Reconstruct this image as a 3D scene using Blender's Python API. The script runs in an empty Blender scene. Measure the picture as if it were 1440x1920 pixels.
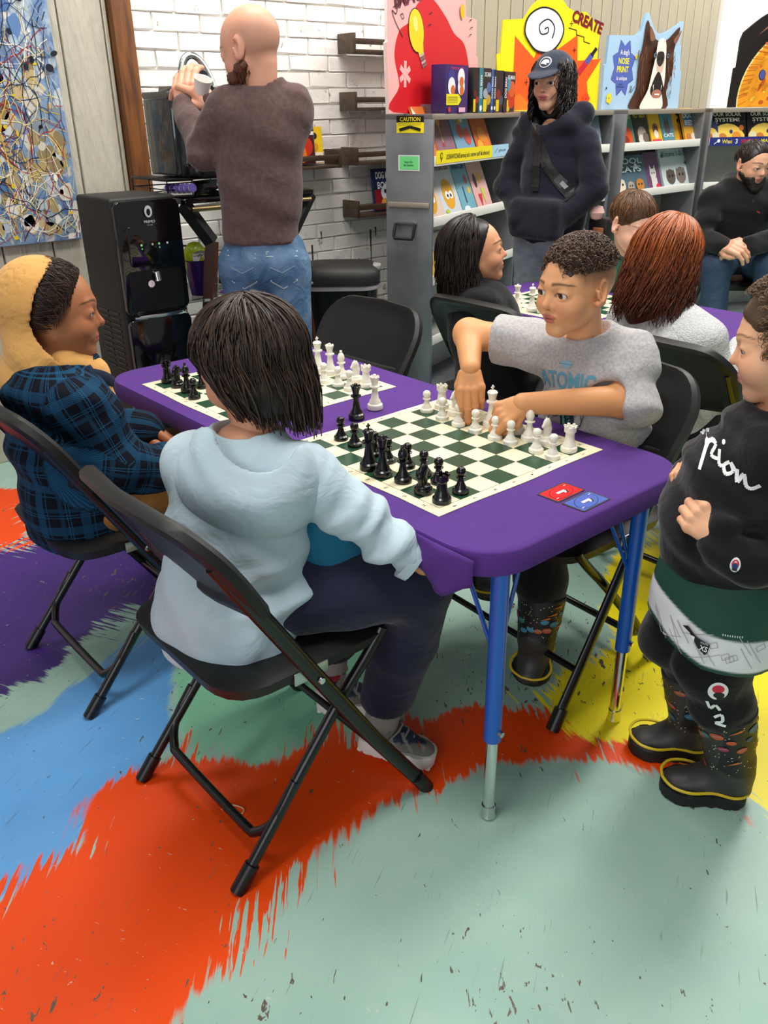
import bpy, bmesh, math, random
import numpy as np
from mathutils import Vector, Matrix

SC = bpy.context.scene
COL = SC.collection
random.seed(7)
RNG = np.random.default_rng(11)

# ------------------------------------------------------------------ camera
# world axes: X runs along the brick wall and across the table, Y runs to the wall, Z up; metres
CAM_H = 1.332
YAW, PITCH, ROLL = math.radians(40.4), -0.4457, -0.0145
_f = Vector((math.sin(YAW) * math.cos(PITCH), math.cos(YAW) * math.cos(PITCH), math.sin(PITCH)))
_r = Vector((math.cos(YAW), -math.sin(YAW), 0))
_u = _r.cross(_f)
_r2 = _r * math.cos(ROLL) + _u * math.sin(ROLL)
_u2 = _u * math.cos(ROLL) - _r * math.sin(ROLL)
cam_data = bpy.data.cameras.new('camera')
cam_data.sensor_fit = 'VERTICAL'
cam_data.sensor_height = 24.0
cam_data.lens = 1580.0 / 1920.0 * 24.0
cam_data.clip_start = 0.05
cam = bpy.data.objects.new('camera', cam_data)
COL.objects.link(cam)
cam.matrix_world = Matrix(((_r2.x, _u2.x, -_f.x, 0), (_r2.y, _u2.y, -_f.y, 0), (_r2.z, _u2.z, -_f.z, CAM_H), (0, 0, 0, 1)))
SC.camera = cam

# ------------------------------------------------------------------ view, world, lights
SC.view_settings.view_transform = 'Standard'
SC.view_settings.look = 'None'
SC.view_settings.gamma = 1.0
SC.view_settings.use_curve_mapping = False
SC.view_settings.exposure = 0.0
world = bpy.data.worlds.new('room_light')
SC.world = world
world.use_nodes = True
_bg = world.node_tree.nodes['Background']
_bg.inputs[0].default_value = (0.93, 0.97, 1.0, 1)
_bg.inputs[1].default_value = 0.26


def area_light(name, loc, target, size, size_y, power, col):
    ld = bpy.data.lights.new(name, 'AREA')
    ld.shape = 'RECTANGLE'
    ld.size, ld.size_y, ld.energy, ld.color = size, size_y, power, col
    o = bpy.data.objects.new(name, ld)
    COL.objects.link(o)
    o.location = loc
    o.rotation_euler = (Vector(target) - Vector(loc)).to_track_quat('-Z', 'Y').to_euler()
    return o


area_light('overhead_light', (0.4, 1.0, 3.5), (0.4, 1.0, 0), 1.2, 0.6, 50, (1.0, 0.97, 0.92))
area_light('overhead_light', (2.6, 1.2, 3.5), (2.6, 1.2, 0), 1.2, 0.6, 58, (1.0, 0.97, 0.92))
area_light('overhead_light', (1.9, 2.7, 3.5), (2.0, 3.3, 0.8), 1.4, 0.5, 62, (1.0, 0.95, 0.88))
area_light('overhead_light', (4.6, 1.6, 3.6), (4.4, 2.2, 0.5), 1.4, 0.8, 75, (1.0, 0.97, 0.92))
area_light('overhead_light', (6.6, 2.3, 3.5), (6.9, 3.4, 1.2), 1.4, 0.6, 80, (1.0, 0.99, 0.96))  # added fill lamp, only there to brighten the white wall on the right
area_light('shop_window_light', (-2.6, -0.6, 2.0), (0.9, 1.5, 0.5), 2.6, 2.0, 55, (0.95, 0.98, 1.0))

# ------------------------------------------------------------------ helpers: materials
def srgb(c):
    if isinstance(c, str):
        c = [int(c[i:i + 2], 16) / 255 for i in (0, 2, 4)]
    return tuple(x / 12.92 if x <= 0.04045 else ((x + 0.055) / 1.055) ** 2.4 for x in c)


MATS = {}


def mat(name, col='ffffff', rough=0.5, metal=0.0, spec=0.5, var=None, bump=None, attr=False, coat=0.0, sheen=0.0, stretch=(1, 1, 1), trans=0.0, alpha=1.0, coords='Object', emit=0.0, wrinkle=0.0):
    """principled material; var = (scale, colour2, amount) noise mix, bump = (scale, strength, distance)"""
    if name in MATS:
        return MATS[name]
    m = bpy.data.materials.new(name)
    m.use_nodes = True
    nt = m.node_tree
    N, L = nt.nodes, nt.links
    b = N['Principled BSDF']
    rgb = srgb(col)
    b.inputs['Base Color'].default_value = (*rgb, 1)
    b.inputs['Roughness'].default_value = rough
    b.inputs['Metallic'].default_value = metal
    b.inputs['Specular IOR Level'].default_value = spec
    b.inputs['Coat Weight'].default_value = coat
    b.inputs['Sheen Weight'].default_value = sheen
    b.inputs['Transmission Weight'].default_value = trans
    b.inputs['Alpha'].default_value = alpha
    if emit:
        b.inputs['Emission Color'].default_value = (*rgb, 1)
        b.inputs['Emission Strength'].default_value = emit
    tc = N.new('ShaderNodeTexCoord')
    mp = N.new('ShaderNodeMapping')
    mp.inputs['Scale'].default_value = stretch
    L.new(tc.outputs[coords], mp.inputs[0])
    out = None
    if attr:
        a = N.new('ShaderNodeAttribute')
        a.attribute_name = 'Col'
        out = a.outputs['Color']
    if var:
        n = N.new('ShaderNodeTexNoise')
        n.inputs['Scale'].default_value = var[0]
        n.inputs['Detail'].default_value = 5
        L.new(mp.outputs[0], n.inputs['Vector'])
        mr = N.new('ShaderNodeMapRange')
        mr.inputs[1].default_value, mr.inputs[2].default_value = 0.38, 0.66
        mr.inputs[4].default_value = var[2]
        L.new(n.outputs['Fac'], mr.inputs[0])
        mx = N.new('ShaderNodeMix')
        mx.data_type = 'RGBA'
        L.new(mr.outputs[0], mx.inputs[0])
        if out:
            L.new(out, mx.inputs[6])
            if var[1] is None:
                mx.blend_type = 'MULTIPLY'
                mx.inputs[7].default_value = (0.6, 0.6, 0.6, 1)
            else:
                mx.inputs[7].default_value = (*srgb(var[1]), 1)
        else:
            mx.inputs[6].default_value = (*rgb, 1)
            mx.inputs[7].default_value = (*srgb(var[1]), 1)
        out = mx.outputs[2]
    if out:
        L.new(out, b.inputs['Base Color'])
    if bump:
        n = N.new('ShaderNodeTexNoise')
        n.inputs['Scale'].default_value = bump[0]
        n.inputs['Detail'].default_value = 4
        L.new(mp.outputs[0], n.inputs['Vector'])
        bp = N.new('ShaderNodeBump')
        bp.inputs['Strength'].default_value = bump[1]
        bp.inputs['Distance'].default_value = bump[2]
        L.new(n.outputs['Fac'], bp.inputs['Height'])
        if wrinkle:
            wn = N.new('ShaderNodeTexNoise')
            wn.inputs['Scale'].default_value = 13
            wn.inputs['Detail'].default_value = 3
            wn.inputs['Distortion'].default_value = 1.2
            L.new(mp.outputs[0], wn.inputs['Vector'])
            b2 = N.new('ShaderNodeBump')
            b2.inputs['Strength'].default_value = wrinkle
            b2.inputs['Distance'].default_value = .03
            L.new(wn.outputs['Fac'], b2.inputs['Height'])
            L.new(b2.outputs[0], bp.inputs['Normal'])
        L.new(bp.outputs[0], b.inputs['Normal'])
    MATS[name] = m
    return m


# ------------------------------------------------------------------ helpers: mesh building
def rotz(a):
    return Matrix.Rotation(a, 4, 'Z')


def TR(x=0, y=0, z=0):
    return Matrix.Translation((x, y, z))


class MB:
    def __init__(self):
        self.b = bmesh.new()

    def _m(self, verts, M):
        if M is not None:
            bmesh.ops.transform(self.b, matrix=M, verts=verts)

    def box(self, c, s, M=None, bev=0.0, seg=2):
        g = bmesh.ops.create_cube(self.b, size=1.0)
        vs = g['verts']
        bmesh.ops.scale(self.b, vec=s, verts=vs)
        if bev > 0:
            es = list({e for v in vs for e in v.link_edges})
            r = bmesh.ops.bevel(self.b, geom=es, offset=min(bev, min(s) * .49), segments=seg, affect='EDGES', profile=0.5)
            vs = list({v for v in r['verts']} | {v for v in vs if v.is_valid})
        bmesh.ops.translate(self.b, vec=c, verts=vs)
        self._m(vs, M)
        return self

    def tube(self, pts, r, n=8, M=None, caps=True, flat=None, upv=None):
        """sweep a circle (or an ellipse: flat=(a, b) factors) along pts; r number or list"""
        P = [Vector(p) for p in pts]
        k = len(P)
        rs = [r] * k if not hasattr(r, '__len__') else list(r)
        rings, nrm = [], None
        for i in range(k):
            t = (P[min(i + 1, k - 1)] - P[max(i - 1, 0)])
            if t.length < 1e-9:
                t = Vector((0, 0, 1))
            t.normalize()
            if nrm is None:
                a = Vector(upv) if upv else (Vector((0, 0, 1)) if abs(t.z) < .9 else Vector((1, 0, 0)))
                nrm = (a - t * a.dot(t)).normalized()
            else:
                nrm = (nrm - t * nrm.dot(t))
                nrm = nrm.normalized() if nrm.length > 1e-6 else t.orthogonal().normalized()
            bi = t.cross(nrm)
            fa, fb = flat if flat else (1, 1)
            rings.append([self.b.verts.new(P[i] + (nrm * math.cos(2 * math.pi * j / n) * fa + bi * math.sin(2 * math.pi * j / n) * fb) * rs[i]) for j in range(n)])
        for a, c in zip(rings, rings[1:]):
            for j in range(n):
                self.b.faces.new((a[j], a[(j + 1) % n], c[(j + 1) % n], c[j]))
        if caps:
            self.b.faces.new(rings[0][::-1])
            self.b.faces.new(rings[-1])
        self._m([v for q in rings for v in q], M)
        return self

    def lathe(self, prof, n=20, M=None, sx=1.0, sy=1.0):
        rings = []
        for (r, z) in prof:
            if r < 1e-6:
                rings.append([self.b.verts.new((0, 0, z))])
            else:
                rings.append([self.b.verts.new((r * sx * math.cos(2 * math.pi * j / n), r * sy * math.sin(2 * math.pi * j / n), z)) for j in range(n)])
        for a, c in zip(rings, rings[1:]):
            for j in range(n):
                q = [a[j % len(a)], a[(j + 1) % len(a)], c[(j + 1) % len(c)], c[j % len(c)]]
                q = list(dict.fromkeys(q))
                if len(q) > 2:
                    self.b.faces.new(q)
        if len(rings[0]) > 1:
            self.b.faces.new(rings[0][::-1])
        if len(rings[-1]) > 1:
            self.b.faces.new(rings[-1])
        self._m([v for q in rings for v in q], M)
        return self

    def prism(self, outline, z0, z1, M=None, bev=0.0, seg=2):
        lo = [self.b.verts.new((x, y, z0)) for x, y in outline]
        hi = [self.b.verts.new((x, y, z1)) for x, y in outline]
        n = len(lo)
        fs = [self.b.faces.new(hi), self.b.faces.new(lo[::-1])]
        for i in range(n):
            fs.append(self.b.faces.new((lo[i], lo[(i + 1) % n], hi[(i + 1) % n], hi[i])))
        vs = lo + hi
        if bev > 0:
            es = list(set(fs[0].edges) | set(fs[1].edges))
            r = bmesh.ops.bevel(self.b, geom=es, offset=bev, segments=seg, affect='EDGES', profile=0.5)
            vs = list({v for v in r['verts']} | {v for v in vs if v.is_valid})
        self._m(vs, M)
        return self

    def loft(self, rings, closed=True, cap=True, M=None):
        R_ = [[self.b.verts.new(p) for p in r] for r in rings]
        n = len(R_[0])
        for a, c in zip(R_, R_[1:]):
            for j in range(n if closed else n - 1):
                self.b.faces.new((a[j], a[(j + 1) % n], c[(j + 1) % n], c[j]))
        if cap and closed:
            self.b.faces.new(R_[0][::-1])
            self.b.faces.new(R_[-1])
        self._m([v for q in R_ for v in q], M)
        return self

    def mesh(self, name, smooth=True, angle=40):
        bmesh.ops.recalc_face_normals(self.b, faces=self.b.faces)
        me = bpy.data.meshes.new(name)
        self.b.to_mesh(me)
        self.b.free()
        if smooth:
            me.shade_smooth()
            a = math.radians(angle)
            me.set_sharp_from_angle(angle=a)
        return me


def obj(name, data, material=None, parent=None, M=None, **props):
    me = data.mesh(name) if isinstance(data, MB) else data
    o = bpy.data.objects.new(name, me)
    COL.objects.link(o)
    if material is not None and not me.materials:
        for m in (material if isinstance(material, (list, tuple)) else [material]):
            me.materials.append(m)
    if parent is not None:
        o.parent = parent
    if M is not None:
        o.matrix_local = M
    for k, v in props.items():
        o[k] = v
    return o


def thing(name, label, cat, M=None, group=None):
    o = bpy.data.objects.new(name, None)
    COL.objects.link(o)
    o.empty_display_size = .05
    if M is not None:
        o.matrix_world = M
    tag(o, label, cat, group)
    return o


def tag(o, label, cat, group=None):
    o['label'], o['category'] = label, cat
    if group:
        o['group'] = group
    return o


def dup(root, M, label=None, group=None, cat=None, name=None):
    r = root.copy()
    COL.objects.link(r)
    if name:
        r.name = name
    r.matrix_world = M
    if label:
        r['label'] = label
    if group:
        r['group'] = group
    if cat:
        r['category'] = cat
    for ch in list(root.children):
        c = ch.copy()
        COL.objects.link(c)
        c.parent = r
        for g in ch.children:
            d = g.copy()
            COL.objects.link(d)
            d.parent = c
    return r


def rrect(x0, y0, x1, y1, r, n=5):
    pts = []
    for cx, cy, a in ((x1 - r, y1 - r, 0), (x0 + r, y1 - r, 90), (x0 + r, y0 + r, 180), (x1 - r, y0 + r, 270)):
        for i in range(n + 1):
            t = math.radians(a + 90 * i / n)
            pts.append((cx + r * math.cos(t), cy + r * math.sin(t)))
    return pts


def smooth_poly(pts, n=6, closed=True):
    """Catmull-Rom through 2-D or 3-D points"""
    P = [np.array(p, float) for p in pts]
    k = len(P)
    out = []
    rng = range(k) if closed else range(k - 1)
    for i in rng:
        if closed:
            p0, p1, p2, p3 = P[(i - 1) % k], P[i], P[(i + 1) % k], P[(i + 2) % k]
        else:
            p0, p1, p2, p3 = P[max(i - 1, 0)], P[i], P[i + 1], P[min(i + 2, k - 1)]
        for j in range(n):
            t = j / n
            out.append(tuple(.5 * ((2 * p1) + (-p0 + p2) * t + (2 * p0 - 5 * p1 + 4 * p2 - p3) * t * t + (-p0 + 3 * p1 - 3 * p2 + p3) * t ** 3)))
    if not closed:
        out.append(tuple(P[-1]))
    return out


# ------------------------------------------------------------------ helpers: flat print (lettering and shapes on paper)
_glyph = {}


def text_polys(s, bold=0.0, shear=0.0):
    key = (s, bold, shear)
    if key not in _glyph:
        cu = bpy.data.curves.new('lettering', 'FONT')
        cu.body, cu.offset, cu.shear, cu.resolution_u = s, bold, shear, 3
        o = bpy.data.objects.new('lettering', cu)
        me = o.to_mesh()
        V = [tuple(v.co[:2]) for v in me.vertices]
        F = [tuple(p.vertices) for p in me.polygons]
        o.to_mesh_clear()
        bpy.data.objects.remove(o)
        bpy.data.curves.remove(cu)
        _glyph[key] = (V, F)
    return _glyph[key]


class Print:
    """coloured flat shapes on a sheet in the local XY plane (Z towards the reader)"""
    def __init__(self, step=0.0004):
        self.clip = None
        self.V, self.F, self.C, self.l, self.step = [], [], [], 0, step

    def faces(self, V, F, col):
        self.l += 1
        k = len(self.V)
        if self.clip:
            a, b, c, d = self.clip
            V = [(min(max(x, a), c), min(max(y, b), d)) for x, y in V]
        self.V += [(x, y, self.l * self.step) for x, y in V]
        self.F += [tuple(i + k for i in f) for f in F]
        self.C += [srgb(col)] * len(F)
        return self

    def poly(self, pts, col):
        from mathutils.geometry import tessellate_polygon
        t = tessellate_polygon([[Vector((x, y, 0)) for x, y in pts]])
        return self.faces([tuple(p[:2]) for p in pts], [tuple(q) for q in t], col)

    def rect(self, x0, y0, x1, y1, col):
        return self.faces([(x0, y0), (x1, y0), (x1, y1), (x0, y1)], [(0, 1, 2, 3)], col)

    def ell(self, cx, cy, rx, ry, col, n=20, rot=0):
        c, s = math.cos(rot), math.sin(rot)
        pts = []
        for i in range(n):
            a = 2 * math.pi * i / n
            x, y = rx * math.cos(a), ry * math.sin(a)
            pts.append((cx + x * c - y * s, cy + x * s + y * c))
        return self.faces(pts, [tuple(range(n))], col)

    def line(self, pts, w, col):
        V, F = [], []
        for (x0, y0), (x1, y1) in zip(pts, pts[1:]):
            d = math.hypot(x1 - x0, y1 - y0) or 1
            nx, ny = -(y1 - y0) / d * w / 2, (x1 - x0) / d * w / 2
            k = len(V)
            V += [(x0 + nx, y0 + ny), (x0 - nx, y0 - ny), (x1 - nx, y1 - ny), (x1 + nx, y1 + ny)]
            F.append((k, k + 1, k + 2, k + 3))
        return self.faces(V, F, col)

    def text(self, s, cx, cy, h, col, w=None, bold=0.012, rot=0, shear=0.0, mirror=False):
        """centred text, cap height h, optionally squeezed to width w"""
        V, F = text_polys(s, bold, shear)
        if not V:
            return self
        xs, ys = [v[0] for v in V], [v[1] for v in V]
        k = h / .70
        sx = w / (max(xs) - min(xs)) if w else k
        mx, my = (max(xs) + min(xs)) / 2, .35
        c, q = math.cos(rot), math.sin(rot)
        W = []
        for x, y in V:
            a, b_ = (x - mx) * sx * (-1 if mirror else 1), (y - my) * k
            W.append((cx + a * c - b_ * q, cy + a * q + b_ * c))
        return self.faces(W, F, col)

    def bend(self, fn):
        self.V = [fn(*v) for v in self.V]
        return self

    def build(self, name, parent=None, M=None, rough=.45, **props):
        me = bpy.data.meshes.new(name)
        me.from_pydata(self.V, [], self.F)
        a = me.color_attributes.new('Col', 'FLOAT_COLOR', 'CORNER')
        d = []
        for f, c in zip(self.F, self.C):
            d += [c[0], c[1], c[2], 1.0] * len(f)
        a.data.foreach_set('color', d)
        return obj(name, me, mat('print_%d' % int(rough * 100), rough=rough, attr=True), parent, M, **props)


# ------------------------------------------------------------------ helpers: signed-distance modelling (bodies, cloth, hair)
def A(*x):
    return np.array(x, np.float32)


def smin(a, b, k):
    if k <= 0:
        return np.minimum(a, b)
    h = np.clip(.5 + .5 * (b - a) / k, 0, 1)
    return b + (a - b) * h - k * h * (1 - h)


def smax(a, b, k):
    return -smin(-a, -b, k)


def s_sph(P, c, r):
    return np.linalg.norm(P - A(*c), axis=-1) - r


def s_cap(P, a, b, ra, rb=None, flat=None):
    """tapered capsule; flat = (axis, factor) squeezes it across an axis"""
    a, b = A(*a), A(*b)
    rb = ra if rb is None else rb
    if flat is not None:
        n = A(*flat[0])
        n = n / np.linalg.norm(n)
        k = 1 / flat[1] - 1
        P = P + ((P - a) @ n)[..., None] * n * k
        b = b + n * ((b - a) @ n) * k
    d = b - a
    q = P - a
    t = np.clip(q @ d / max(float(d @ d), 1e-9), 0, 1)
    r = np.linalg.norm(q - t[..., None] * d, axis=-1) - (ra + (rb - ra) * t)
    return r * flat[1] if flat is not None and flat[1] < 1 else r


def s_ell(P, c, r, M=None):
    q = P - A(*c)
    if M is not None:
        q = q @ np.array(M, np.float32)
    r = A(*r)
    k0 = np.linalg.norm(q / r, axis=-1)
    k1 = np.linalg.norm(q / (r * r), axis=-1)
    return np.where(k1 > 1e-6, k0 * (k0 - 1) / np.maximum(k1, 1e-6), -float(min(r)))


def s_box(P, c, h, r=0.0, M=None):
    q = P - A(*c)
    if M is not None:
        q = q @ np.array(M, np.float32)
    q = np.abs(q) - (A(*h) - r)
    return np.linalg.norm(np.maximum(q, 0), axis=-1) + np.minimum(q.max(-1), 0) - r


def s_plane(P, p, n):
    n = A(*n)
    n = n / np.linalg.norm(n)
    return (P - A(*p)) @ n


def chain(P, pts, rs, k=0.02, flat=None):
    d = None
    for i in range(len(pts) - 1):
        e = s_cap(P, pts[i], pts[i + 1], rs[i], rs[i + 1], flat)
        d = e if d is None else smin(d, e, k)
    return d


def wob(P, s, seed=0.0):
    """cheap smooth noise in [-1, 1]"""
    x, y, z = P[..., 0] * s + seed, P[..., 1] * s + seed * 1.7, P[..., 2] * s - seed
    return (np.sin(x + 1.3 * np.sin(y * 1.1 + .5)) + np.sin(y * 1.2 + 1.5 * np.sin(z * .9 + 1)) + np.sin(z * 1.1 + 1.4 * np.sin(x * 1.05 + 2))) / 3


def folds(P, d, s, seed=0.0):
    """soft cloth creases running across direction d, fading in and out; about -0.5..1"""
    d = A(*d)
    w = wob(P, s * .22, seed)
    t = P @ d * s + 2.6 * w
    env = np.clip(.65 + .7 * wob(P, s * .16, seed + 3), 0, 1)
    t2 = P @ (d + A(.25, -.35, .15)) * s * 1.9 + 2.2 * wob(P, s * .3, seed + 7)
    return env * (np.sin(t) + .25 * np.sin(2 * t)) * .8 + .28 * np.sin(t2) * np.clip(.3 + wob(P, s * .25, seed + 5), 0, 1)


def snet(fn, lo, hi, h, name='body', B=8):
    """naive surface nets over sparse blocks -> mesh (verts, quads)"""
    lo, hi = np.array(lo, float), np.array(hi, float)
    nb = np.maximum(np.ceil((hi - lo) / (h * B)).astype(int), 1)
    g = np.stack(np.meshgrid(*[np.arange(n) for n in nb], indexing='ij'), -1).reshape(-1, 3)
    ctr = lo + (g + .5) * h * B
    f = fn(ctr.astype(np.float32))
    g = g[np.abs(f) < h * B * 1.05]
    N = nb * B + 1
    off = np.stack(np.meshgrid(*[np.arange(B + 1)] * 3, indexing='ij'), -1)
    VID, VPOS, ED = [], [], [[], [], []]
    ch = max(1, 400000 // (B + 1) ** 3)
    cor = [(i, j, k) for i in (0, 1) for j in (0, 1) for k in (0, 1)]
    eds = [(a, b) for a in range(8) for b in range(a + 1, 8) if sum(abs(x - y) for x, y in zip(cor[a], cor[b])) == 1]
    for s in range(0, len(g), ch):
        G = g[s:s + ch]
        I = G[:, None, None, None, :] * B + off
        v = fn((lo + I.reshape(-1, 3) * h).astype(np.float32)).reshape(len(G), B + 1, B + 1, B + 1)
        neg = v < 0
        cs = sum(neg[:, i:B + i, j:B + j, k:B + k].astype(np.int8) for i, j, k in cor)
        act = (cs > 0) & (cs < 8)
        w = np.argwhere(act)
        if not len(w):
            continue
        vals = np.stack([v[w[:, 0], w[:, 1] + i, w[:, 2] + j, w[:, 3] + k] for i, j, k in cor], 1)
        acc = np.zeros((len(w), 3))
        cnt = np.zeros(len(w))
        for a, b in eds:
            va, vb = vals[:, a], vals[:, b]
            m = (va < 0) != (vb < 0)
            t = np.where(m, va / np.where(m, va - vb, 1), 0)
            p = np.array(cor[a])[None] + t[:, None] * (np.array(cor[b]) - np.array(cor[a]))[None]
            acc += np.where(m[:, None], p, 0)
            cnt += m
        cell = G[w[:, 0]] * B + w[:, 1:]
        VPOS.append(lo + (cell + acc / cnt[:, None]) * h)
        VID.append((cell[:, 0] * N[1] + cell[:, 1]) * N[2] + cell[:, 2])
        for ax, c1 in ((0, 4), (1, 2), (2, 1)):
            m = (vals[:, 0] < 0) != (vals[:, c1] < 0)
            ED[ax].append(np.c_[cell[m], (vals[m, 0] < 0)])
    if not VID:
        return None
    VID, VPOS = np.concatenate(VID), np.concatenate(VPOS)
    o = np.argsort(VID)
    VID, VPOS = VID[o], VPOS[o]
    Q = []
    for ax in range(3):
        e = np.concatenate(ED[ax])
        c, ins = e[:, :3], e[:, 3].astype(bool)
        b1, b2 = [np.eye(3, dtype=int)[i] for i in ((1, 2), (2, 0), (0, 1))[ax]]
        idx = []
        ok = np.ones(len(c), bool)
        for sft in (0 * b1, -b1, -b1 - b2, -b2):
            q = c + sft
            key = (q[:, 0] * N[1] + q[:, 1]) * N[2] + q[:, 2]
            p = np.clip(np.searchsorted(VID, key), 0, len(VID) - 1)
            ok &= (VID[p] == key) & (q.min(1) >= 0)
            idx.append(p)
        q = np.stack(idx, 1)
        q[~ins] = q[~ins][:, ::-1]
        Q.append(q[ok])
    return VPOS, np.concatenate(Q)


def join_parts(parts):
    V, Q, C, k = [], [], [], 0
    for v, q, c in parts:
        V.append(v)
        Q.append(q + k)
        C.append(c)
        k += len(v)
    return np.concatenate(V), np.concatenate(Q), np.concatenate(C)


def np_mesh(name, V, Q, C=None):
    me = bpy.data.meshes.new(name)
    n, k = len(V), Q.shape[1]
    me.vertices.add(n)
    me.vertices.foreach_set('co', np.ascontiguousarray(V, np.float32).ravel())
    me.loops.add(len(Q) * k)
    me.loops.foreach_set('vertex_index', np.ascontiguousarray(Q, np.int32).ravel())
    me.polygons.add(len(Q))
    me.polygons.foreach_set('loop_start', np.arange(0, len(Q) * k, k, dtype=np.int32))
    me.update(calc_edges=True)
    me.validate()
    if C is not None:
        a = me.color_attributes.new('Col', 'FLOAT_COLOR', 'POINT')
        a.data.foreach_set('color', np.c_[C, np.ones(len(C))].astype(np.float32).ravel())
    me.shade_smooth()
    return me


def sdf_obj(name, fn, lo, hi, h, material, parent, col=None):
    r = snet(fn, lo, hi, h)
    V, Q = r
    C = None
    if col is not None:
        C = col(V.astype(np.float32)) if callable(col) else np.tile(np.array(srgb(col)), (len(V), 1))
    return obj(name, np_mesh(name, V, Q, C), material, parent)

# ------------------------------------------------------------------ floor: painted concrete, colour fields with brushed edges
WALL_Y = 3.6
FIELDS = {
    'mint': ([(0.79, 1.81), (0.9, 1.96), (1.07, 2.02), (1.21, 1.82), (1.22, 1.54), (1.14, 1.35), (1.03, 1.26), (0.89, 1.29), (0.77, 1.3), (0.68, 1.33), (0.66, 1.44), (0.66, 1.56)], '84c4a2', .03, 1.1),
    'blue': ([(-0.8, 1.74), (0.33, 1.82), (0.48, 1.86), (0.64, 1.92), (0.86, 1.99), (0.99, 2.01), (0.82, 1.85), (0.72, 1.69), (0.66, 1.56), (0.57, 1.47), (0.47, 1.47), (0.38, 1.42), (0.32, 1.35), (0.23, 1.34), (0.17, 1.32), (-0.8, 1.2)], '5b9bd6', .02, .5),
    'purple': ([(-0.8, 3.3), (0.66, 2.8), (0.79, 2.87), (0.93, 2.92), (1.11, 2.76), (1.14, 2.5), (1.06, 2.26), (0.94, 2.1), (0.8, 2.11), (0.68, 2.08), (0.56, 2.01), (0.45, 1.97), (0.38, 1.97), (-0.8, 1.98)], '3f2573', .05, 2.0),
    'purple_far': ([(2.98, 3.5), (3.28, 3.6), (3.56, 3.6), (3.51, 3.13), (3.29, 2.66), (2.74, 2.52), (2.53, 2.81)], '3f2573', .05, 2.0),
    'orange': ([(-0.8, 1.25), (0.17, 1.34), (0.24, 1.35), (0.32, 1.36), (0.38, 1.43), (0.46, 1.48), (0.57, 1.47), (0.66, 1.46), (0.69, 1.34), (0.77, 1.3), (0.9, 1.3), (1.03, 1.26), (1.16, 1.17), (1.25, 1.12), (1.4, 1.0), (1.41, 0.92), (1.44, 0.82), (1.47, 0.67), (1.46, 0.58), (1.38, 0.48), (1.4, 0.56), (1.41, 0.64), (1.36, 0.76), (1.28, 0.85), (1.16, 0.93), (1.04, 0.99), (0.89, 1.03), (0.74, 1.02), (0.62, 1.0), (0.51, 0.96), (0.43, 0.94), (0.37, 0.92), (0.3, 0.88), (0.22, 0.73), (-0.8, 0.6)], 'f04c0a', .035, .9),
    'orange_far': ([(0.04, 4.14), (0.83, 3.31), (0.84, 3.1), (0.8, 2.89), (0.7, 2.77), (0.65, 2.77), (-0.8, 3.0), (-.8, 4)], 'f04c0a', .04, .3),
    'yellow': ([(1.41, 1.01), (1.51, 1.06), (1.6, 1.07), (1.72, 1.06), (1.8, 1.15), (1.96, 1.26), (2.2, 1.37), (2.39, 1.36), (2.37, 1.17), (2.46, 0.9), (2.3, 0.3), (1.42, 0.1), (1.44, 0.48), (1.48, 0.58), (1.45, 0.71), (1.41, 0.84), (1.36, 0.87), (1.35, 0.94)], 'f6e312', .04, 1.3),
}


def poly_sd(P, poly):
    Q = np.array(poly)
    d = np.full(len(P), 1e9)
    ins = np.zeros(len(P), bool)
    for a, b in zip(Q, np.roll(Q, -1, 0)):
        e, w = b - a, P - a
        t = np.clip(w @ e / (e @ e), 0, 1)
        d = np.minimum(d, np.linalg.norm(w - t[:, None] * e, axis=1))
        c = ((a[1] <= P[:, 1]) != (b[1] <= P[:, 1]))
        xi = a[0] + (P[:, 1] - a[1]) * (e[0]) / (e[1] if abs(e[1]) > 1e-9 else 1e-9)
        ins ^= c & (P[:, 0] < xi)
    return np.where(ins, -d, d)


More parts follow.
